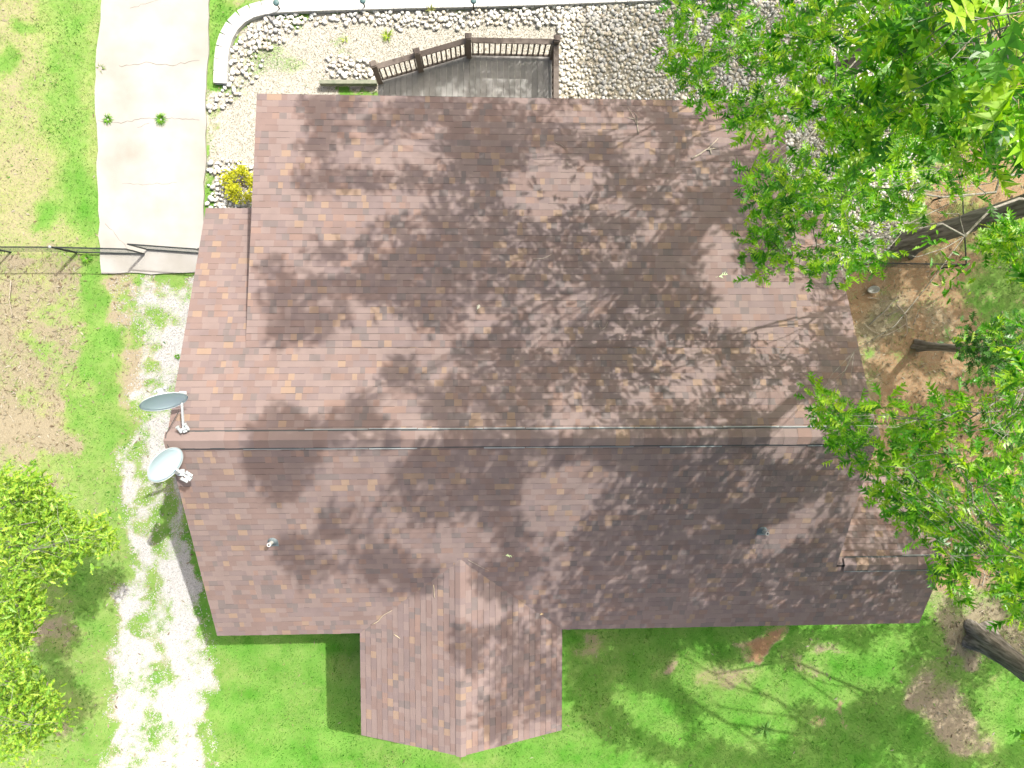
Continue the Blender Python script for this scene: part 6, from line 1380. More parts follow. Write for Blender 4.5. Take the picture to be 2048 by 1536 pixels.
385 -55 174 221 -92 169 255 -164 133 223 -75 158 354 -15 134 337 -135 179 232 -34 204 330 -148 149 328 -60 123 334 -91 137 267 -27 243 340 -104 146
209 -135 181 369 -119 143 175 -112 207 383 -173 156 217 -36 224 377 -65 156 328 -122 155 189 -71 221 237 -56 155 174 -50 216 325 -113 124 159 -86 226
351 -123 139 328 -45 136 197 -79 176 292 -151 147 262 -182 127 319 -32 129 210 -110 203 171 -46 233 220 -144 197 125 -84 247 298 -94 160 108 -56 295
206 -43 205 385 -111 149 328 -141 182 183 -73 187 233 -81 194 242 -58 161 275 -153 150 184 -88 195 332 -45 128 212 -63 151 255 -102 167 122 -61 248
214 -63 212 380 -165 159 213 -168 148 230 -111 126 271 -182 128 362 -84 130 260 -96 151 325 -129 172 213 -64 223 210 -29 214 179 -65 201 136 -53 214
112 -52 264 279 -151 181 365 -80 124 185 -51 267 162 -94 205 242 -94 154 215 -48 153 270 -157 123 235 -78 152 151 -78 215 214 -172 150 202 -38 196
197 -84 169 158 -102 212 184 -52 213 127 -35 183 173 -122 191 277 -151 154 254 -174 139 366 -113 139 87 -42 280 239 -163 167 133 -33 296 254 -134 225
206 -63 169 214 -61 214 341 -159 134 352 -120 182 320 -111 123 267 -159 153 170 -89 196 330 -153 122 170 -89 204 294 -148 125 359 -84 195 284 -163 162
343 -115 122 240 -26 183 188 -60 246 287 -151 172 257 -100 172 199 -95 202 388 -165 154 337 -148 177 247 -61 153 371 -79 128 346 -100 163 356 -68 178
313 -167 139 123 -39 280 337 -186 130 193 -82 178 340 -169 140 380 -112 146 332 -116 125 340 -86 156 173 -80 240 336 -166 143 376 -120 141 157 -104 212
194 -49 234 347 -74 158 195 -30 274 152 -38 315 355 -91 179 357 -117 126 365 -120 125 351 -113 132 350 -57 144 158 -57 208 165 -43 205 253 -57 181
351 -114 160 160 -32 238 342 -86 149 337 -167 145 152 -28 250 375 -101 157 252 -30 159 200 -95 206 181 -78 257 209 -46 256 390 -16 179 307 -141 137
408 -60 201 282 -151 174 129 -32 182 93 -33 242 224 -72 189 292 -184 130 357 -105 167 151 -45 226 296 -140 157 312 -102 128 334 -133 120 200 -71 165
367 -40 153 263 -65 183 365 -121 138 253 -57 175 266 -137 202 306 -135 160 95 -31 283 323 -117 171 196 -65 179 186 -52 237 146 -45 245 223 -101 155
117 -52 322 188 -88 209 114 -62 294 339 -108 128 301 -159 153 195 -84 181 341 -85 148 267 -174 125 269 -168 145 337 -118 147 222 -83 178 308 -139 158
159 -48 232 213 -65 213 337 -147 182 356 -109 162 210 -81 153 243 -47 147 164 -25 213 296 -143 135 324 -153 123 161 -50 202 342 -127 144 389 1 179
179 -78 205 276 -118 188 342 -159 137 168 -89 220 362 -103 143 355 -83 125 196 -49 255 191 -52 214 342 -102 135 139 -47 214 247 -87 149 161 -76 232
272 -159 145 188 -73 187 107 -47 285 333 -174 132 229 -76 187 207 -143 197 201 -124 176 329 -13 145 222 -69 192 297 -140 151 372 -104 133 284 -182 124
345 -171 146 348 -164 142 282 -172 142 215 -163 160 297 -161 159 228 -92 152 292 -91 164 226 -166 157 367 -116 167 189 -119 212 199 -84 218 210 -95 157
126 -83 253 122 -42 317 277 -157 133 349 -87 170 102 -77 282 208 -160 171 185 -58 215 292 -157 135 342 -78 183 170 -28 246 344 -129 162 92 -37 290
348 -140 148 373 -107 148 251 -71 181 98 -40 290 257 -146 194 262 -172 128 365 -131 120 357 -110 137 261 -162 138 291 -164 164 120 -52 317 167 -97 216
279 -131 175 244 -165 135 134 -60 292 354 -96 156 165 -116 206 365 -46 141 164 -83 217 289 -166 139 275 -111 126 218 -82 142 320 -142 170 233 -166 151
208 -40 248 289 -87 166 189 -105 233 384 -115 146 285 -164 153 223 -85 139 186 -87 260 357 -163 156 324 -169 132 107 -25 315 225 -171 150 344 -83 159
242 -81 177 211 -109 249 178 -82 189 287 -140 136 337 -134 131 356 -44 147 174 -27 228 248 -110 121 204 -100 152 180 -76 197 278 -153 132 179 -131 199
222 -72 192 206 -28 262 381 -13 171 160 -93 222 205 -76 216 184 -37 227 224 -106 150 285 -152 136 361 -134 164 190 -123 211 207 -50 196 341 -134 145
210 -50 214 373 -101 146 210 -34 281 179 -42 220 243 -161 155 233 -148 187 187 -57 236 346 -50 145 171 -53 203 348 -78 178 331 -156 154 178 -72 192
228 -83 150 179 -35 224 246 -150 189 322 -158 143 188 -84 216 243 -112 134 325 -122 158 197 -72 170 373 -140 197 243 -55 145 197 -76 168 287 -167 157
339 -132 136 142 -42 236 245 -162 157 208 -76 183 205 -120 231 346 -178 144 227 -67 158 208 -40 203 329 -130 151 328 -23 142 243 -150 195 330 -23 139
236 -32 250 246 -109 143 363 -164 158 165 -111 214 171 -81 199 381 -68 162 200 -167 156 186 -60 237 267 -183 129 334 -148 203 123 -40 159 107 -72 288
213 -26 214 253 -144 138 279 -174 145 327 -162 128 325 -180 137 281 -157 176 329 -134 124 372 -89 136 198 -49 240 133 -25 316 322 -144 204 213 -36 268
209 -85 164 284 -146 173 183 -71 220 196 -39 261 260 -79 205 228 -117 220 346 -106 159 279 -179 140 239 -90 141 190 -58 235 374 -20 157 199 -32 218
213 -71 191 162 -88 206 241 -53 183 378 -177 127 301 -144 203 262 -58 195 336 -129 130 196 -108 187 251 -37 211 237 -80 149 171 -88 205 380 -174 133
308 -98 133 181 -73 241 267 -27 200 351 -97 150 100 -71 286 384 -62 154 367 -103 153 254 -74 210 315 -128 126 351 -126 122 203 -83 209 386 -70 156
235 -79 153 338 -83 141 351 -175 148 209 -56 222 314 -81 173 215 -108 207 296 -161 154 186 -94 175 328 -68 121 384 -39 186 223 -151 192 241 -88 147
370 -163 161 204 -29 207 195 -81 173 396 -10 190 316 -176 145 213 -80 179 198 -90 202 244 -87 153 371 -82 123 298 -134 148 329 -154 150 395 -11 190
378 -111 159 201 -88 157 272 -170 126 375 -76 128 122 -49 294 214 -121 235 280 -155 141 164 -36 237 332 -178 142 309 -186 127 309 -142 126 307 -124 127
169 -75 223 191 -94 194 381 -55 177 365 -117 121 342 -170 121 334 -119 123 303 -152 120 303 -146 170 172 -70 239 201 -36 259 336 -48 139 351 -154 185
367 -117 144 191 -97 183 179 -49 240 218 -68 167 388 -113 153 406 1 217 90 -41 288 121 -69 268 146 -51 234 302 -166 163 169 -102 219 227 -32 186
312 -118 132 203 -24 243 280 -161 130 196 -61 183 174 -115 210 205 -140 201 120 -61 313 130 -28 296 300 -145 149 396 -96 171 247 -161 172 313 -85 158
386 -73 163 281 -108 133 345 -111 146 189 -170 147 181 -91 248 166 -59 226 178 -122 211 212 -78 184 232 -118 131 337 -152 171 140 -46 313 214 -112 200
203 -118 224 202 -142 194 223 -78 188 333 -139 136 233 -133 208 321 -155 162 262 -149 136 372 -101 131 248 -167 138 350 -51 159 238 -104 156 179 -45 206
340 -73 187 250 -160 159 250 -106 150 272 -95 146 288 -138 170 163 -100 220 359 -168 165 220 -140 210 330 -161 156 132 -55 287 273 -167 162 266 -173 149
284 -150 132 175 -76 214 175 -24 187 306 -124 127 171 -118 194 395 -170 161 292 -156 146 349 -157 155 276 -165 133 165 -62 224 363 -17 155 221 -77 163
349 -165 147 372 -4 162 223 -57 213 370 -177 132 226 -91 180 207 -82 165 330 -68 123 197 -120 228 369 -91 198 189 -82 170 377 -84 142 328 -100 121
155 -31 236 187 -91 176 217 -83 177 319 -109 141 374 -82 140 93 -30 235 258 -139 148 186 -30 255 211 -43 245 191 -92 184 144 -28 247 268 -41 199
225 -58 178 102 -37 301 261 -154 187 177 -85 206 201 -146 171 186 -51 198 177 -80 200 257 -160 151 333 -96 133 195 -129 211 157 -88 221 402 -97 185
351 -164 147 193 -86 165 201 -24 247 247 -35 156 356 -68 175 119 -42 269 334 -132 188 119 -50 270 231 -90 179 205 -77 213 192 -136 197 188 -140 192
216 -158 165 329 -104 143 211 -79 172 280 -157 165 128 -42 286 200 -137 204 242 -166 138 215 -27 261 331 -146 141 291 -165 165 389 -53 192 182 -108 215
256 -69 220 307 -178 143 379 -121 136 160 -78 207 108 -49 274 345 -98 148 225 -30 231 229 -111 127 152 -45 330 323 -128 121 171 -75 236 204 -90 152
252 -95 150 277 -94 152 250 -178 139 135 -58 193 299 -145 150 118 -62 292 203 -39 249 318 -95 139 317 -139 136 260 -32 176 203 -149 164 214 -106 141
212 -113 198 237 -81 136 374 -81 133 386 -164 161 373 -77 144 186 -28 233 168 -41 253 283 -106 130 247 -75 155 202 -39 215 169 -94 193 114 -58 293
300 -86 172 371 -49 154 219 -63 209 276 -116 121 219 -145 180 192 -34 220 320 -119 150 391 -146 202 207 -120 230 251 -58 187 351 -146 206 183 -94 191
341 -143 139 213 -68 195 156 -48 239 173 -78 253 192 -34 240 185 -109 225 368 -79 120 262 -88 193 200 -85 163 123 -54 287 325 -121 130 183 -112 219
92 -35 294 178 -60 241 200 -128 214 89 -29 286 310 -145 184 353 -53 155 152 -56 224 280 -111 125 219 -31 271 233 -165 152 324 -109 152 351 -83 185
139 -24 206 169 -62 243 198 -36 264 164 -96 203 276 -171 135 289 -102 148 236 -32 203 247 -95 152 193 -153 173 381 -75 162 355 -106 154 207 -134 177
230 -171 152 182 -62 266 226 -31 253 265 -136 212 373 -111 122 281 -145 155 386 -111 148 182 -75 183 210 -34 225 283 -146 125 273 -143 148 193 -62 183
167 -31 194 376 -102 132 167 -55 235 335 -149 143 376 -69 141 173 -133 196 348 -121 156 211 -71 192 229 -151 191 354 -146 167 244 -166 129 200 -75 184
359 -103 162 283 -120 195 201 -83 164 180 -94 247 211 -119 198 382 -120 142 163 -86 225 244 -157 170 171 -74 216 114 -66 274 290 -159 155 190 -51 214
189 -28 170 210 -38 255 308 -120 201 230 -44 210 261 -170 124 113 -37 290 353 -104 149 237 -101 244 204 -91 153 210 -86 162 223 -171 150 178 -50 185
350 -94 152 294 -138 139 337 -100 129 331 -95 124 340 -115 121 220 -93 226 141 -44 304 374 -108 185 285 -173 150 208 -100 207 170 -58 207 241 -32 220
170 -72 192 174 -36 255 401 -156 186 136 -57 185 296 -156 129 179 -155 167 152 -36 320 209 -32 273 231 -31 223 202 -83 168 174 -112 208 218 -77 182
205 -160 172 235 -98 139 348 -23 162 259 -103 134 393 -101 164 173 -130 198 114 -47 285 381 -75 142 178 -119 218 176 -87 215 254 -71 167 131 -55 192
386 -67 155 201 -79 155 191 -39 249 320 -172 141 206 -37 265 231 -155 174 330 -158 137 396 -168 165 361 -53 133 339 -93 139 255 -160 166 176 -83 230
236 -48 189 364 -116 150 198 -46 242 229 -141 209 346 -146 147 166 -56 210 179 -116 223 160 -53 210 243 -74 184 339 -9 160 240 -44 248 359 -130 160
176 -48 261 282 -166 163 125 -30 286 226 -75 140 215 -159 160 316 -117 128 248 -78 204 369 -165 158 161 -116 206 237 -58 152 182 -32 270 256 -92 169
210 -39 208 188 -34 233 176 -64 225 356 -108 146 338 -111 134 107 -35 279 350 -169 127 164 -59 238 342 -117 147 254 -90 155 204 -78 178 175 -69 222
246 -51 216 196 -115 178 274 -150 171 145 -28 222 219 -46 153 238 -89 151 208 -61 158 145 -37 209 219 -108 142 176 -55 200 331 -186 127 279 -111 122
257 -179 134 158 -83 221 265 -166 163 219 -83 137 339 -82 136 181 -50 203 221 -109 214 181 -47 206 291 -150 191 351 -137 134 213 -71 172 375 -109 129
380 -2 157 151 -36 243 304 -155 138 225 -79 197 396 -157 168 140 -40 357 371 -50 203 302 -121 193 250 -36 207 219 -102 213 215 -65 263 364 -165 167
398 -67 178 323 -164 130 194 -91 187 231 -167 160 93 -24 301 189 -76 182 201 -51 184 232 -92 175 133 -57 304 200 -119 179 307 -128 161 179 -66 180
121 -49 292 115 -76 266 334 -37 135 273 -178 138 229 -152 188 236 -132 212 180 -85 248 176 -88 246 225 -165 163 369 -173 157 167 -56 238 250 -162 168
118 -58 255 145 -50 318 246 -107 135 110 -56 272 177 -96 228 225 -46 274 201 -75 201 329 -70 122 189 -68 185 242 -104 127 271 -143 210 188 -161 157
340 -45 146 330 -106 125 417 9 233 371 -102 198 351 -12 135 165 -32 233 212 -48 201 160 -31 273 256 -59 180 106 -48 283 343 -141 153 369 -172 154
347 -111 129 225 -27 281 312 -135 124 380 -115 134 200 -33 197 292 -184 122 138 -45 230 354 -106 137 344 -33 151 219 -100 164 358 -169 163 227 -94 149
185 -56 222 199 -61 211 180 -108 215 199 -81 175 352 -115 139 290 -158 121 182 -180 132 302 -101 126 366 -86 134 344 -99 144 222 -99 140 336 -153 168
162 -48 241 265 -105 130 189 -92 204 366 -189 125 132 -57 289 201 -77 197 343 -185 131 184 -129 206 275 -159 157 194 -94 205 204 -116 183 192 -144 187
95 -42 280 344 -68 124 231 -54 145 199 -62 210 161 -33 265 192 -72 261 318 -142 188 392 -74 166 184 -155 168 329 -138 195 114 -32 283 338 -73 180
141 -55 197 168 -26 257 333 -119 125 176 -72 186 329 -139 202 400 4 198 258 -96 169 199 -84 199 325 -162 123 305 -141 155 357 -26 142 394 -95 167
259 -158 167 394 -3 189 229 -90 185 316 -78 184 126 -76 266 194 -71 168 171 -110 223 163 -102 221 215 -27 278 294 -148 151 136 -71 271 327 -165 128
352 -185 128 198 -53 228 201 -61 215 189 -53 228 212 -73 186 201 -50 197 198 -40 277 170 -69 192 173 -30 353 245 -81 160 237 -135 207 178 -48 251
219 -170 152 248 -86 153 120 -53 293 223 -32 146 143 -40 224 213 -25 232 234 -155 183 168 -70 194 243 -92 139 229 -78 181 167 -80 241 90 -32 285
153 -43 244 182 -74 188 309 -180 121 224 -61 195 191 -45 245 380 -169 161 198 -32 275 250 -184 127 171 -70 198 349 -73 179 205 -101 151 173 -70 216
137 -56 289 375 -125 129 184 -47 264 188 -73 209 361 -60 183 184 -106 219 254 -146 199 224 -141 188 312 -155 139 210 -98 210 354 -159 173 307 -168 133
204 -69 199 344 -172 156 355 -43 140 214 -75 188 204 -26 223 182 -77 180 340 -177 145 183 -86 188 223 -56 174 362 -20 155 192 -68 198 93 -42 288
221 -89 160 196 -124 167 355 -120 123 210 -61 210 333 -91 121 252 -41 162 221 -88 180 220 -62 213 123 -30 296 261 -147 184 374 -121 126 309 -167 133
211 -93 217 216 -79 177 239 -27 190 239 -66 157 356 -108 136 147 -27 261 212 -45 211 189 -69 194 197 -52 228 207 -27 259 285 -145 124 155 -75 216
251 -146 137 314 -165 123 364 -82 135 183 -77 178 235 -81 156 167 -122 208 181 -88 241 271 -178 140 187 -98 202 165 -102 207 185 -52 227 216 -64 205
239 -146 190 268 -89 166 218 -77 182 177 -55 279 149 -47 301 215 -63 207 375 -75 131 191 -45 238 203 -49 236 290 -133 173 253 -104 132 381 -125 138
181 -56 222 346 -185 131 255 -88 190 401 -165 173 396 -54 176 213 -71 190 218 -32 213 192 -33 272 229 -32 240 186 -76 181 292 -119 199 225 -84 168
190 -73 196 379 -126 136 191 -91 213 216 -170 143 372 -38 155 336 -162 130 166 -30 244 339 -64 125 299 -95 147 366 -151 178 135 -32 208 217 -63 214
381 -183 133 335 -134 145 195 -66 201 180 -48 271 212 -146 197 220 -48 240 102 -76 275 358 -129 123 121 -45 284 212 -43 248 372 -25 177 201 -62 208
341 -168 163 356 -41 143 353 -127 123 205 -122 187 392 4 173 183 -96 183 377 -100 132 195 -74 184 207 -62 258 183 -90 178 348 -131 123 263 -134 158
350 -71 160 342 -115 146 203 -142 194 197 -69 197 181 -74 185 115 -50 304 183 -73 186 202 -128 177 360 -106 140 349 -159 160 345 -94 159 253 -67 169
336 -174 149 318 -177 132 127 -33 162 208 -73 195 123 -48 289 373 -62 207 210 -62 239 345 -49 128 190 -108 234 198 -69 196 110 -52 269 202 -81 170
402 -6 204 268 -152 178 352 -104 169 266 -165 165 372 -92 122 242 -113 129 239 -41 190 196 -41 252 271 -124 177 386 -109 149 194 -61 209 219 -104 152
243 -98 136 206 -73 209 92 -41 259 160 -84 227 211 -45 243 186 -65 202 329 -88 164 207 -57 227 249 -83 150 347 -135 146 260 -135 155 123 -47 180
369 -60 145 328 -115 145 260 -43 209 127 -27 307 116 -43 197 361 -156 185 262 -74 175 186 -31 242 189 -145 184 112 -70 296 107 -29 275 329 -52 121
210 -163 164 109 -64 278 190 -31 227 299 -125 178 378 -88 135 247 -171 127 185 -79 182 269 -153 166 279 -114 123 188 -73 187 244 -164 167 211 -56 221
158 -24 225 98 -30 305 95 -30 297 305 -156 139 115 -29 291 183 -75 183 170 -72 249 195 -87 162 217 -103 153 117 -42 325 127 -48 310 276 -177 140
279 -183 131 197 -40 251 148 -24 254 191 -69 246 127 -65 289 364 -103 144 341 -88 180 197 -54 226 239 -32 170 359 -52 128 189 -70 217 237 -83 135
374 -93 166 204 -74 186 102 -56 275 342 -132 132 177 -74 184 271 -173 149 323 -105 143 309 -130 188 161 -29 277 182 -58 217 195 -64 204 373 -89 123
198 -39 257 201 -132 209 201 -82 169 271 -172 150 216 -38 256 178 -83 231 140 -69 283 355 -131 133 402 1 202 376 -108 178 388 -146 190 114 -50 317
261 -177 142 235 -71 181 144 -55 227 172 -71 189 330 -98 163 388 -76 157 388 -65 159 381 -69 142 221 -49 234 292 -143 183 325 -107 201 375 -86 130
273 -162 169 247 -170 151 373 -104 127 170 -71 193 189 -48 231 348 -187 125 211 -36 259 385 -117 149 315 -114 127 226 -96 149 177 -97 226 240 -98 154
269 -146 201 303 -149 173 130 -28 226 192 -74 187 215 -133 196 325 -184 129 329 -182 136 123 -59 320 310 -124 133 198 -40 207 195 -44 244 315 -120 138
139 -60 202 193 -53 228 124 -58 321 387 -131 203 352 -162 132 197 -48 239 339 -105 128 227 -158 168 199 -42 250 171 -69 195 183 -49 174 213 -43 247
120 -38 332 176 -58 215 351 -78 166 198 -55 224 198 -73 187 161 -39 244 201 -158 174 191 -67 199 168 -65 204 366 -147 164 92 -29 230 250 -79 180
220 -43 249 344 -32 164 264 -153 186 244 -141 203 213 -123 193 107 -29 289 186 -80 173 132 -39 287 135 -24 235 188 -54 229 215 -145 199 122 -27 171
220 -44 248 391 -174 155 331 -156 155 313 -172 121 157 -54 219 239 -100 151 191 -70 193 238 -78 154 390 -59 164 192 -75 182 172 -64 207 301 -149 173
313 -113 188 176 -56 221 169 -27 264 208 -51 229 386 -168 145 249 -54 170 201 -86 163 214 -147 184 160 -89 231 190 -45 245 212 -36 261 174 -32 272
276 -145 148 252 -49 192 177 -62 209 128 -27 191 354 -30 136 121 -48 320 216 -25 286 208 -141 175 276 -121 186 351 -163 171 337 -180 137 183 -50 231
335 -118 125 129 -47 340 225 -30 275 188 -63 261 252 -51 178 180 -70 193 206 -25 284 330 -187 125 198 -62 210 280 -163 153 134 -34 205 270 -128 173
203 -35 260 353 -45 167 277 -100 144 193 -69 195 194 -142 190 340 -83 138 338 -86 130 177 -58 216 206 -50 232 121 -28 193 171 -30 202 358 -149 179
94 -39 263 342 -79 142 198 -68 199 242 -41 211 308 -154 125 295 -133 166 167 -38 227 390 -167 150 257 -100 141 181 -71 190 267 -43 205 119 -58 318
341 -95 153 336 -11 153 221 -79 153 207 -80 149 319 -144 146 168 -31 197 105 -67 285 176 -54 222 180 -57 214 205 -50 232 244 -59 160 357 -13 154
356 -42 174 218 -46 240 102 -32 279 332 -71 120 267 -134 226 184 -109 220 148 -30 244 201 -44 248 189 -49 257 206 -47 239 338 -83 159 374 -2 174
326 -151 182 335 -104 122 168 -66 203 179 -54 226 203 -44 244 319 -168 150 174 -49 256 198 -60 212 214 -34 266 192 -96 185 141 -48 321 240 -94 130
205 -54 225 248 -34 180 186 -84 216 305 -132 151 336 -102 126 176 -60 211 202 -30 274 211 -38 257 384 -120 143 210 -54 224 170 -70 194 193 -65 201
114 -37 299 95 -30 286 182 -50 233 192 -65 204 207 -28 278 222 -34 265 214 -27 206 182 -76 182 197 -72 191 173 -88 209 205 -64 207 362 -122 121
327 -60 126 112 -79 260 186 -53 228 229 -40 255 124 -68 264 193 -68 198 128 -51 200 197 -50 232 187 -65 202 190 -66 199 302 -140 166 178 -56 219
124 -55 272 210 -50 236 193 -66 203 185 -57 224""",
"""-182 -86 108 -168 -85 112 -143 -74 129 -160 -54 134 -176 -77 125 -153 -70 128 -147 -57 140 -168 -64 126 -172 -56 130 -181 -61 107 -163 -81 122 -166 -75 116
-154 -74 120 -181 -57 117 -161 -57 123 -176 -79 122 -165 -80 98 -148 -71 131 -180 -78 107 -179 -82 117 -141 -71 126 -150 -73 118 -164 -78 141 -169 -82 122
-191 -61 97 -166 -57 125 -183 -74 112 -180 -79 110 -173 -75 123 -177 -77 116 -166 -83 114 -165 -55 128 -160 -76 130 -161 -66 131 -169 -87 103 -171 -91 100
-165 -73 113 -170 -76 130 -169 -53 124 -174 -76 109 -169 -81 121 -133 -71 140 -162 -69 125 -165 -86 122 -155 -68 132 -176 -73 101 -168 -74 114 -169 -68 130
-163 -71 125 -178 -60 104 -163 -70 139 -146 -76 116 -181 -79 118 -177 -54 117 -165 -70 116 -167 -71 136 -149 -62 137 -181 -55 114 -161 -75 134 -182 -89 91
-160 -78 96 -163 -65 113 -169 -71 123 -182 -71 105 -150 -78 124 -174 -70 114 -188 -87 102 -141 -78 120 -169 -61 129 -155 -74 112 -151 -72 124 -166 -58 131
-156 -83 105 -145 -71 123 -151 -80 117 -172 -74 119 -179 -97 87 -164 -69 107 -165 -51 137 -157 -70 119 -148 -73 121 -162 -49 142 -160 -70 115 -181 -72 117
-154 -82 131 -176 -73 94 -159 -72 137 -148 -71 119 -167 -83 119 -146 -68 151 -150 -82 141 -161 -74 133 -163 -70 108 -180 -74 105 -184 -88 111 -145 -76 151
-156 -71 116 -201 -80 86 -166 -65 109 -179 -79 107 -160 -51 133 -167 -76 107 -148 -63 136 -167 -58 121 -156 -56 130 -155 -61 126 -182 -75 102 -170 -70 113
-150 -78 133 -187 -62 106 -168 -52 126 -176 -83 114 -193 -71 94 -152 -80 119 -160 -57 129 -170 -80 115 -167 -56 115 -176 -61 105 -179 -81 86 -170 -52 122
-160 -75 133 -181 -75 113 -159 -88 122 -160 -82 130 -136 -71 153 -176 -62 122 -190 -70 101 -172 -68 128 -165 -53 130 -190 -62 101 -179 -61 108 -186 -69 101
-163 -85 111 -171 -88 111 -173 -94 97 -161 -51 129 -175 -75 101 -173 -80 119 -143 -64 142 -162 -84 114 -177 -64 122 -154 -84 97 -174 -60 126 -159 -84 118
-138 -71 149 -153 -79 114 -191 -85 100 -142 -71 121 -162 -51 142 -180 -68 117 -172 -83 118 -173 -71 110 -168 -59 137 -136 -67 135 -154 -82 96 -137 -68 131
-136 -71 128 -170 -53 121 -174 -82 128 -161 -59 123 -151 -76 103 -188 -118 104 -186 -116 104 -180 -101 114 -188 -105 107 -165 -105 131 -187 -98 107 -163 -87 139
-180 -110 110 -199 -119 90 -178 -97 113 -166 -98 127 -181 -104 103 -194 -123 92 -178 -103 106 -182 -114 116 -185 -117 109 -168 -92 137 -182 -101 108 -177 -110 125
-183 -101 112 -177 -108 120 -169 -103 131 -171 -93 128 -177 -101 121 -189 -98 100 -175 -111 112 -171 -97 123 -186 -113 98 -178 -100 124 -177 -93 113 -171 -97 122
-173 -99 129 -168 -89 128 -163 -97 134 -170 -97 123 -180 -113 106 -160 -89 141 -163 -96 131 -188 -111 98 -172 -96 119 -171 -95 122 -180 -107 121 -183 -106 99
-190 -112 105 -182 -102 102 -173 -91 121 -179 -108 122 -170 -98 122 -166 -97 141 -182 -106 112 -176 -112 121 -178 -115 112 -171 -102 120 -160 -83 147 -181 -92 118
-204 -108 81 -195 -100 97 -184 -97 115 -172 -92 133 -184 -97 112 -171 -102 123 -176 -92 121 -194 -123 97 -185 -95 109 -183 -115 115 -189 -97 105 -175 -105 111
-164 -99 133 -197 -125 90 -193 -98 100 -189 -115 106 -186 -117 99 -178 -92 122 -172 -110 125 -191 -99 100 -171 -89 133 -190 -122 97 -169 -143 124 -172 -122 131
-202 -169 90 -158 -122 145 -172 -121 130 -173 -120 130 -160 -135 146 -170 -128 134 -180 -132 118 -175 -138 124 -188 -148 109 -183 -129 116 -179 -148 123 -164 -129 136
-172 -123 125 -169 -123 135 -169 -128 137 -184 -144 115 -156 -129 151 -174 -142 121 -155 -129 142 -160 -131 136 -170 -145 129 -174 -142 121 -165 -128 143 -167 -139 119
-169 -136 136 -157 -139 138 -173 -135 118 -165 -138 127 -170 -147 132 -167 -145 139 -186 -136 108 -177 -118 127 -159 -117 144 -170 -122 128 -173 -140 122 -176 -134 128
-144 -116 162 -177 -137 116 -169 -127 138 -190 -127 108 -165 -138 122 -162 -142 134 -163 -131 137 -164 -131 138 -172 -150 126 -157 -109 155 -177 -157 106 -187 -130 110
-177 -139 115 -184 -133 116 -160 -127 133 -143 -121 164 -163 -121 141 -166 -132 125 -158 -135 144 -169 -127 126 -170 -148 120 -143 -128 152 -159 -140 145 -181 -134 120
-171 -137 135 -161 -136 132 -191 -142 99 -158 -136 136 -170 -126 138 -179 -151 121 -149 -107 160 -159 -142 125 -170 -131 128 -161 -128 150 -176 -140 130 -158 -131 154
-169 -148 118 -155 -133 135 -177 -145 119 -152 -134 142 -173 -131 115 -171 -134 118 -181 -155 121 -162 -117 140 -147 -124 150 -171 -113 134 -152 -131 138 -162 -109 146
-182 -150 94 -165 -144 131 -163 -142 141 -160 -136 126 -170 -143 125 -160 -122 147 -172 -152 121 -166 -148 117 -152 -136 153 -153 -134 150"""]

# ------------------------------------------------------------------ trees
def leaf_proto(lobed=True):
    """pointed-lobed oak leaf of unit length along +x, folded a little on its midrib; last face is the stalk"""
    mid = [(0, 0), (.20, 0), (.42, 0), (.64, 0), (.84, 0), (1.0, 0)]
    V = [(p[0], 0, -.015 - .05 * math.sin(p[0] * 3)) for p in mid]; F = []
    def tri(t0, t1, tip):
        for sg in (1, -1):
            V.append((tip[0], sg * tip[1], tip[2])); k = len(V) - 1
            F.append((t0, t1, k) if sg > 0 else (t1, t0, k))
    if lobed:
        tri(0, 1, (.30, .17, .03)); tri(1, 2, (.50, .36, .05)); tri(2, 3, (.74, .40, .04)); tri(3, 4, (.93, .24, .01))
        tri(4, 5, (.90, .07, 0)); tri(1, 2, (.30, .10, .0)); tri(2, 3, (.52, .13, 0))
    else:
        tri(0, 2, (.25, .17, .02)); tri(1, 3, (.50, .27, .03)); tri(2, 4, (.72, .24, .02)); tri(3, 5, (.90, .12, 0))
    V += [(-.34, .012, -.02), (-.34, -.012, -.02)]; n = len(V)
    F.append((0, n - 2, n - 1))
    return np.array(V), np.array(F)
LEAF_V, LEAF_F = leaf_proto(True); WIL_V, WIL_F = leaf_proto(False)
LM = {}
LM['oak'] = [island_mat('oak_leaf', [(.030, .130, .010), (.065, .225, .012), (.115, .300, .014), (.20, .375, .018), (.32, .44, .03)], .38, .5, (1.6, 1.7, .35), spec=.5), mat('oak_stalk', (.27, .225, .085), .7)]
LM['dark'] = [island_mat('dark_green_leaf', [(.018, .085, .010), (.03, .125, .012), (.05, .16, .015)], .5, .35, (1.2, 1.3, .6), spec=.4), mat('young_tree_stalk', (.22, .22, .09), .7)]  # dark green is the young tree's own leaf colour
LM['pale'] = [island_mat('willow_oak_leaf', [(.10, .23, .02), (.16, .31, .025), (.23, .37, .035), (.33, .43, .05)], .5, .45, (1.4, 1.4, .5), spec=.4), mat('pale_stalk', (.16, .21, .06), .7)]

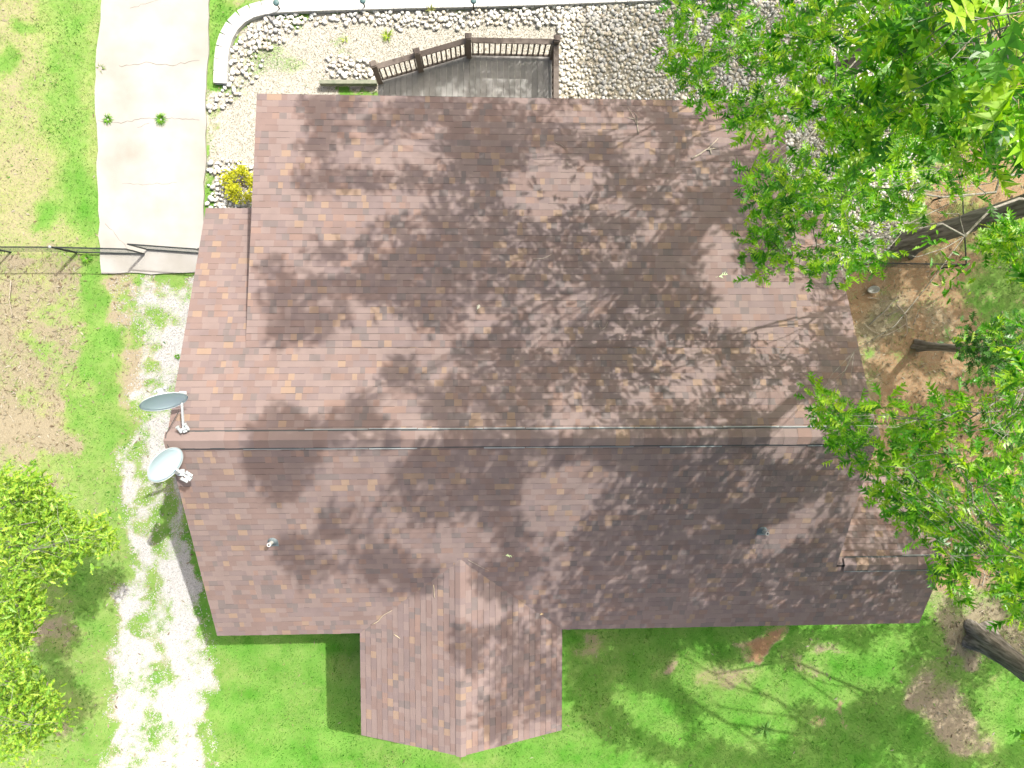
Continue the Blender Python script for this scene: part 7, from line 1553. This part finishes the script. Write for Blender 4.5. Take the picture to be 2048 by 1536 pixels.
def kmeans(P, k, it=8, seed=0):
    r = np.random.default_rng(seed); k = min(k, len(P)); Cn = P[r.choice(len(P), k, replace=False)].copy(); lab = np.zeros(len(P), int)
    for _ in range(it):
        lab = ((P[:, None] - Cn[None]) ** 2).sum(-1).argmin(1)
        for j in range(k):
            if (lab == j).any(): Cn[j] = P[lab == j].mean(0)
    return Cn, lab
def kinked(a, b, n, amp, r):
    a = Vector(a); b = Vector(b); L = (b - a).length; out = []
    for i in range(n + 1):
        t = i / n; p = a.lerp(b, t); e = math.sin(math.pi * t) * amp * L
        out.append(p + Vector((r.uniform(-e, e), r.uniform(-e, e), r.uniform(-e * .5, e) + e * .35)))
    return out
def tree(name, label, trunk, radii, P, leaf='oak', nleaf=7, size=(.16, .245), limbs=14, group=None, single=0, mat_branch='branch', seed=1, spread=.07):
    """trunk polyline, limbs grown to groups of leaf sprays, and a crown of single folded leaves"""
    r = random.Random(seed); g = np.random.default_rng(seed)
    root = empty(name, trunk[0]); tag(root, label, 'tree', group)
    # trunk with ridged, uneven section
    pts = []; rr = []
    for i in range(len(trunk) - 1):
        a, b = Vector(trunk[i]), Vector(trunk[i + 1]); n = max(2, int((b - a).length / .35))
        for k in range(n):
            pts.append(a.lerp(b, k / n) + Vector((r.uniform(-.015, .015), r.uniform(-.015, .015), 0))); rr.append(radii[i] + (radii[i + 1] - radii[i]) * k / n)
    pts.append(Vector(trunk[-1])); rr.append(radii[-1])
    mb = MB(); nseg = 26; V = []
    ph = [r.uniform(0, 6.28) for _ in range(4)]
    for i, (p, q) in enumerate(zip(pts, rr)):
        for k in range(nseg):
            a = 2 * math.pi * k / nseg
            flare = math.exp(-max(0, p.z) * 2.6) * (.55 + .5 * math.sin(4 * a + ph[0])) * .9
            ridge = .05 * ((k + (i // 3)) % 2) + .03 * math.sin(7 * a + ph[1] + p.z * 1.7)
            V.append(p + Vector((math.cos(a), math.sin(a), 0)) * q * (1 + ridge + flare))
    Fc = [(i * nseg + k, i * nseg + (k + 1) % nseg, (i + 1) * nseg + (k + 1) % nseg, (i + 1) * nseg + k) for i in range(len(pts) - 1) for k in range(nseg)]
    mb.add(V, Fc); keep(mb.build('trunk', M['bark'], None, smooth=True), root)
    tz = np.array([p.z for p in pts])
    def on_trunk(z):
        i = int(np.clip(np.searchsorted(tz, z), 0, len(pts) - 1)); return pts[i], rr[i]
    # limbs
    C1, l1 = kmeans(P, limbs, seed=seed); lb = MB(); tw = MB()
    for j in range(len(C1)):
        Q = P[l1 == j]
        if not len(Q): continue
        c = Vector(C1[j]); hd = math.hypot(c.x - trunk[0][0], c.y - trunk[0][1])
        zb = max(tz[-1] * .22, min(c.z - .55 * hd, tz[-1] * .95)); b, br = on_trunk(zb)
        r0 = min(br * .5, .010 + .0035 * hd); path = kinked(b, c, 6, .07, r)
        lb.tube(path, [r0 + (.009 - r0) * t / 6 for t in range(7)], 7, cap=False)
        C2, l2 = kmeans(Q, max(1, len(Q) // 9), seed=seed + j)
        for m_ in range(len(C2)):
            Q2 = Q[l2 == m_]
            if not len(Q2): continue
            st = path[r.choice([3, 4, 5, 6])]; c2 = Vector(C2[m_]); p2 = kinked(st, c2, 4, .09, r)
            lb.tube(p2, [.009, .008, .007, .005, .004], 5, cap=False)
            for s in Q2: tw.tube(kinked(p2[r.choice([3, 4])], Vector(s), 2, .12, r), [.004, .003, .0025], 3, cap=False)
    if lb.v: keep(lb.build('limbs', M[mat_branch], None, smooth=True), root)
    if tw.v: tag(keep(tw.build('twigs', M[mat_branch], None), root), kind='stuff')
    # leaves, whorled around each spray
    LV, LF = (LEAF_V, LEAF_F) if leaf != 'pale' else (WIL_V, WIL_F)
    n = len(P) * nleaf; pos = np.repeat(P, nleaf, 0) + g.normal(0, spread, (n, 3)) * np.array([1, 1, .8])
    az = (np.tile(np.arange(nleaf), len(P)) * 2.4 + g.uniform(-.7, .7, n)); el = g.normal(-.12, .42, n); ro = g.normal(0, .5, n)
    sz = g.uniform(size[0], size[1], n) * g.choice([.8, 1, 1, 1.15], n)
    X = np.stack([np.cos(az) * np.cos(el), np.sin(az) * np.cos(el), np.sin(el)], -1)
    Y = np.stack([-np.sin(az), np.cos(az), np.zeros(n)], -1); Zv = np.cross(X, Y)
    Y2 = Y * np.cos(ro)[:, None] + Zv * np.sin(ro)[:, None]; Z2 = np.cross(X, Y2)
    pos = pos + X * (.34 * sz)[:, None]
    pick = np.zeros(n, bool)
    if single:
        q = pos - np.array([0, 0, CAM_H]); dist = np.linalg.norm(q, axis=1)
        dd = -(q @ RC.T)[:, 2]; uu = np.abs((q @ RC.T)[:, 0]) / np.maximum(dd, .01); vv = np.abs((q @ RC.T)[:, 1]) / np.maximum(dd, .01)
        seen = (dd > .3) & (uu < .70) & (vv < .53)
        order = np.argsort(np.where(seen, dist, 1e9))[:single]; pick[order[np.where(seen[order])[0]]] = True
    lm = LM[leaf]; k = ~pick; nk = int(k.sum())
    curl = LV.copy(); curl[:, 2] -= .28 * np.clip(curl[:, 0], 0, 1) ** 2; curl[:, 1] *= .85
    fold = LV.copy(); fold[:, 2] += np.abs(fold[:, 1]) * .55; fold[:, 1] *= .8
    LS = np.stack([LV, curl, fold])[g.integers(0, 3, n)]
    LVk = LS[k]
    VV = pos[k][:, None] + LVk[:, :, 0:1] * X[k][:, None] * sz[k][:, None, None] + LVk[:, :, 1:2] * Y2[k][:, None] * sz[k][:, None, None] + LVk[:, :, 2:3] * Z2[k][:, None] * sz[k][:, None, None]
    FF = (np.arange(nk)[:, None, None] * len(LV) + LF[None]).reshape(-1, 3)
    mi = np.tile(np.r_[np.zeros(len(LF) - 1, int), 1], nk)
    cr = tag(keep(link('crown', mesh_np('crown', VV.reshape(-1, 3), FF, lm, mi)), root), kind='stuff')
    if single:
        me = mesh_np('leaf', LV, LF, lm, np.r_[np.zeros(len(LF) - 1, int), 1])
        ts = []
        for t in range(6):   # a few tones and bends so that the single leaves differ
            mm = me.copy(); mm.materials.clear(); mm.vertices.foreach_set('co', np.ascontiguousarray([LV, curl, fold][t % 3], np.float32).ravel()); t4 = t % 4; c3 = [(.065, .23, .012), (.105, .30, .013), (.18, .37, .015), (.29, .43, .02)][t4]
            key = 'single_leaf_%d' % t4
            if key not in LM: LM[key] = island_mat(key, [c3, c3], .42, .42, (1.35, 1.5, .35), spec=.5)
            mm.materials.append(LM[key]); mm.materials.append(lm[1]); ts.append(mm)
        for i in np.nonzero(pick)[0]:
            o = link('leaf', ts[r.choice([0, 1, 1, 2, 2, 3, 4, 5, 5])], cr)
            mx = Matrix((Vector(X[i]), Vector(Y2[i]), Vector(Z2[i]))).transposed().to_4x4() @ Matrix.Scale(float(sz[i]), 4)
            mx.translation = Vector(pos[i]); o.matrix_parent_inverse = Matrix.Translation(-root.location); o.matrix_basis = mx
    return root

def unpack(s): return np.array([int(k) for k in s.replace('\n', ' ').split()], float).reshape(-1, 3) / 20.0 + rng.uniform(-.025, .025, (len(s.split()) // 3, 3))
OAK_A, OAK_B, SMALL, OAK_C, LEFT = [unpack(s) for s in SPRAYS]
b1 = site(1814, 486); k1 = site(2048, 410, 4.6); d1 = (k1 - b1)
tree('oak_tree', 'large red oak, thick furrowed trunk slanting out past the right edge', [b1, k1, b1 + d1 * 2.4, b1 + d1 * 4.2 + Vector((-1.0, 0, 0))], [.25, .225, .16, .05],
     OAK_A, limbs=26, group='oaks shading the roof', single=300, seed=3)
b2 = site(1680, 142)
tree('oak_tree', 'tall red oak standing in the river rocks, overhanging the top right corner', [b2, b2 + Vector((.1, .1, 6)), b2 + Vector((-.2, .2, 14)), b2 + Vector((-.6, .3, 24))], [.22, .19, .12, .04],
     OAK_B, limbs=36, group='oaks shading the roof', single=300, seed=5)
b3 = site(1834, 690)
tree('small_tree', 'slim young tree with dark leaves on the clay bank', [b3, b3 + Vector((.15, -.12, 2.4)), b3 + Vector((.5, -.2, 6.3))], [.10, .085, .03],
     SMALL, leaf='dark', limbs=6, nleaf=12, seed=7, size=(.13, .19), spread=.14)
b4 = site(1955, 1268)
tree('oak_tree', 'grey-barked oak at the lower right, overhanging the wing roof', [b4, b4 + Vector((.15, -.35, 2.2)), b4 + Vector((-.2, .6, 9)), b4 + Vector((-1.6, 2.2, 18))], [.29, .26, .17, .04],
     OAK_C, limbs=18, group='oaks shading the roof', single=300, seed=9)
tree('willow_oak', 'bright yellow-green tree reaching in from the left edge', [(-14.9, -7.0, 0), (-14.7, -7.0, 4), (-14.4, -7.2, 9.5)], [.2, .17, .05],
     LEFT, leaf='pale', limbs=12, nleaf=20, size=(.10, .16), seed=13, single=300, spread=.13)

# ------------------------------------------------------------------ shrub, weeds, tufts
def leafy(name, label, cat, centre, R, n, size, cols, group=None, seed=1, hgt=.5):
    g = np.random.default_rng(seed); c = Vector(centre); t = empty(name, c); tag(t, label, cat, group)
    mb = MB(); r = random.Random(seed); P = []
    for k in range(22):
        a = r.uniform(0, 6.28); q = math.sqrt(r.random()) * R; tip = c + Vector((math.cos(a) * q, math.sin(a) * q, hgt * r.uniform(.5, 1) * (1.1 - .5 * q / R)))
        mb.tube(kinked(c, tip, 3, .1, r), [.012, .009, .006, .004], 4, cap=False); P.append(tip)
    keep(mb.build('stems', M['stick'], None), t)
    P = np.array(P); base = P[g.integers(0, len(P), n)] + g.normal(0, R * .17, (n, 3)); 
    V = []; az = g.uniform(0, 6.28, n); el = g.normal(.2, .5, n); s = g.uniform(*size, n)
    X = np.stack([np.cos(az) * np.cos(el), np.sin(az) * np.cos(el), np.sin(el)], -1); Y = np.stack([-np.sin(az), np.cos(az), g.normal(0, .3, n)], -1)
    q = np.array([(0, 0), (.5, .28), (1, 0), (.5, -.28)])
    V = base[:, None] + q[None, :, 0:1] * X[:, None] * s[:, None, None] + q[None, :, 1:2] * Y[:, None] * s[:, None, None]
    V[..., 2] = np.maximum(V[..., 2], .01)
    m_ = island_mat(name + '_leaf', cols, .6, .35, (1.2, 1.2, .6))
    tag(keep(link('foliage', mesh_np('foliage', V.reshape(-1, 3), np.arange(4 * n).reshape(-1, 4), [m_])), t), kind='stuff')
    return t
leafy('shrub', 'small golden-yellow shrub among white rocks beside the roof', 'shrub', site(484, 372), .42, 1500, (.04, .075), [(.22, .26, .010), (.34, .35, .012), (.42, .40, .02)], seed=3, hgt=.55)
def tuft(label, u, v, n, L, wd, cols, seed, z=0.0, mname='weed'):
    c = site(u, v, z); t = empty('weed_tuft', c); tag(t, label, 'weed', 'weed tufts'); r = random.Random(seed); mb = MB()
    for k in range(n):
        a = r.uniform(0, 6.28); l = L * r.uniform(.5, 1); rise = r.uniform(.2, .9) * l * .6; w_ = wd * r.uniform(.7, 1.2)
        d = Vector((math.cos(a), math.sin(a), 0)); s = Vector((-d.y, d.x, 0)) * w_; c0 = d * .02
        m1 = d * l * .5 + Vector((0, 0, rise)); e = d * l + Vector((0, 0, rise * .55))
        mb.add([c0 - s, c0 + s, m1 + s * .8, m1 - s * .8, e], [(0, 1, 2, 3), (3, 2, 4)])
    mb.build('blades', island_mat('weed_blade_%d' % seed, cols, .6, .3, (1.2, 1.2, .6)), t)
    return t
GRN = [(.05, .17, .012), (.09, .23, .02), (.15, .28, .03)]; YEL = [(.12, .22, .012), (.20, .30, .02), (.28, .33, .05)]
tuft('spiky yellow-green grass tuft on the pea gravel north-west of the deck', 775, 72, 34, .26, .010, YEL, 101)
tuft('small pale weed in the gravel between tuft and path light', 690, 80, 16, .16, .008, YEL, 102)
tuft('straw-coloured weed growing over the white wall edge', 862, 20, 18, .2, .008, [(.25, .22, .08), (.20, .24, .05)], 103, z=.1)
tuft('sprawling long-bladed grass clump in the south-east lawn', 1530, 1458, 40, .46, .012, [(.06, .18, .03), (.11, .25, .05), (.18, .30, .08)], 104)
tuft('round weed rosette in the lawn left of the marble chips', 172, 1222, 46, .40, .010, [(.09, .20, .03), (.14, .26, .05)], 105)
tuft('green weed clump on the left side of the driveway crack', 216, 239, 60, .20, .010, GRN, 106, z=.03)
tuft('green weed clump in the middle of the driveway crack', 322, 239, 70, .24, .009, GRN, 107, z=.03)
tuft('dry weed at the upper left driveway edge', 202, 138, 40, .18, .010, [(.14, .16, .04), (.10, .20, .02)], 108, z=.0)
tuft('green weed clump beside the gate at the driveway edge', 174, 517, 60, .22, .012, GRN, 109)
tuft('dark green weed under the left roof edge by the gravel', 355, 713, 40, .12, .010, GRN, 110)
tuft('lone green weed on the bare ground above the left tree', 69, 925, 50, .14, .010, GRN, 111)

# ------------------------------------------------------------------ roof debris: twigs and fallen leaves
def roof_z(x, y):
    z = 0
    if RX0 < x < RX1 and RY - RUN < y < RY + RUN: z = RZ - PITCH * abs(y - RY)
    if RX1 <= x < WX1 and y < WY: z = zS(y)
    if AX0 < x < AX1 and AY0 < y < AY1: z = max(z, AZ0 - ap * (y - AY0))
    if abs(x - PX) < PH and PY < y < -4.7: z = max(z, PZ - PP * abs(x - PX))
    return z
def on_roof(u, v, h=.02):
    z = 4.0
    for _ in range(40): p = site(u, v, z); z = .5 * z + .5 * (roof_z(p.x, p.y) + h)
    return site(u, v, z)
def twig(label, lines, rad, name='twig', mt='stick', ground=False, h=.025, seed=1):
    r = random.Random(seed); mb = MB()
    for ln in lines:
        P = [site(u, v, h + .02 * r.random()) if ground else on_roof(u, v, h) for u, v in ln]
        Q = [P[0]]
        for a, b in zip(P[:-1], P[1:]): Q += [a.lerp(b, .5) + Vector((r.uniform(-.008, .008), r.uniform(-.008, .008), r.uniform(0, .006))), b]
        k = len(Q) - 1; mb.tube(Q, [rad * (1 - .6 * i / k) for i in range(k + 1)], 6)
    return tag(mb.build(name, M[mt], smooth=True), label, 'twig' if name == 'twig' else 'stick', 'fallen twigs' if name == 'twig' else 'fallen sticks')
twig('forked bare twig on the upper right of the rear roof', [[(1277, 268), (1275, 250), (1268, 235), (1255, 214)], [(1275, 250), (1274, 232), (1266, 222)], [(1268, 238), (1252, 234)]], .009, seed=1)
twig('thick broken branch piece with side twigs below the oak leaves', [[(1384, 317), (1400, 308), (1415, 298), (1436, 277)], [(1420, 297), (1422, 308)], [(1415, 300), (1432, 296)]], .022, seed=2)
twig('small curved twig left of the forked twig', [[(1112, 285), (1122, 289), (1132, 299)]], .008, seed=3)
twig('slender bent twig in the middle of the rear roof', [[(1066, 518), (1085, 517), (1103, 509)]], .008, seed=4)
twig('V-shaped twig above the ridge', [[(1199, 650), (1201, 661), (1211, 654), (1216, 644)]], .007, seed=5)
M['twig_pale'] = mat('twig_pale', (.36, .31, .21), .9)
twig('thin pale twig upright on the left porch slope', [[(867, 1170), (868, 1185), (870, 1196)]], .009, mt='twig_pale', seed=6)
twig('wavy pale twig lying along the left porch valley', [[(744, 1249), (757, 1242), (766, 1231), (784, 1221)]], .009, mt='twig_pale', seed=7)
twig('short pale stub of wood on the left porch slope', [[(788, 1269), (800, 1277)]], .014, mt='twig_pale', seed=8)
twig('thin twig along the right porch valley', [[(936, 1120), (955, 1130), (977, 1141)]], .006, seed=9)
twig('small arched twig near the right end of the rear roof', [[(1467, 382), (1478, 375), (1482, 364)]], .006, seed=10)
def fallen_leaf(label, u, v, L, az, col, key):
    p = on_roof(u, v, .03); me = mesh_np('fallen_leaf', LEAF_V * L, LEAF_F, [mat('fallen_leaf_' + key, col, .6)])
    o = link('fallen_leaf', me); o.location = p; o.rotation_euler = (.1, .15, az); tag(o, label, 'leaf', 'fallen oak leaves on the roof')
fallen_leaf('pale green oak leaf on the rear roof below the oak branch', 1438, 553, .22, .2, (.36, .45, .26), 'a')
fallen_leaf('light green oak leaf on the front roof above the porch valley', 1011, 1111, .19, .1, (.34, .42, .22), 'b')
fallen_leaf('curled pale leaf in the middle of the rear roof', 954, 619, .12, 1.1, (.46, .46, .36), 'c')
fallen_leaf('tan leaf above the right porch valley', 1080, 1230, .10, .6, (.40, .30, .16), 'd')

# sticks piled on the clay bank
STK = [('long bent stick topping the brush pile by the roof edge', [(1738, 650), (1770, 622), (1796, 592)], .020), ('grey stick curving down the clay bank', [(1794, 610), (1812, 630), (1815, 668)], .022),
       ('short pale stick above the brush pile', [(1736, 595), (1758, 597)], .018), ('slim stick crossing the brush pile to the right', [(1775, 632), (1800, 618), (1812, 614)], .012),
       ('low stick along the lower side of the brush pile', [(1764, 674), (1790, 662), (1812, 648)], .016), ('stick sticking out of the brush pile to the lower left', [(1728, 647), (1745, 662), (1760, 668)], .014),
       ('thin stick at the right of the bent grey stick', [(1826, 650), (1832, 636), (1838, 618)], .012), ('short stick lying level near the brush pile top', [(1764, 603), (1786, 601)], .012),
       ('stick in the litter at the foot of the grey-barked oak', [(1964, 1172), (1970, 1150), (1966, 1140)], .022), ('crooked stick beside the grey-barked oak', [(1975, 1180), (1988, 1192), (1984, 1204)], .018),
       ('short stick left of the grey-barked oak', [(1904, 1210), (1906, 1194)], .018), ('long thin stick on the dead leaves near the left edge', [(22, 560), (18, 600), (25, 635)], .014)]
for i, (lab, ln, rd) in enumerate(STK): twig(lab, [ln], rd, 'fallen_stick', 'stick' if i % 3 else 'branch', True, .05, 40 + i)
# white plastic pot by the fence
p = site(1741, 580); mb = MB(); rings = []
for (rr_, h_) in ((.09, .0), (.12, .10), (.13, .16), (.115, .165), (.10, .08)): rings.append([(p.x + math.cos(a) * rr_ * (1.12 if h_ > .05 else 1), p.y + math.sin(a) * rr_ * .8, .02 + h_ + .05 * math.cos(a - .6)) for a in np.linspace(0, 2 * math.pi, 15)[:-1]])
vs = [q for r_ in rings for q in r_]; fs = [(i * 14 + k, i * 14 + (k + 1) % 14, (i + 1) * 14 + (k + 1) % 14, (i + 1) * 14 + k) for i in range(4) for k in range(14)] + [tuple(range(14))[::-1], tuple(range(56, 70))]
mb.add(vs, fs); tag(mb.build('white_container', M['white_plastic'], smooth=True), 'dirty white open container lying on the bank near the fence', 'container')
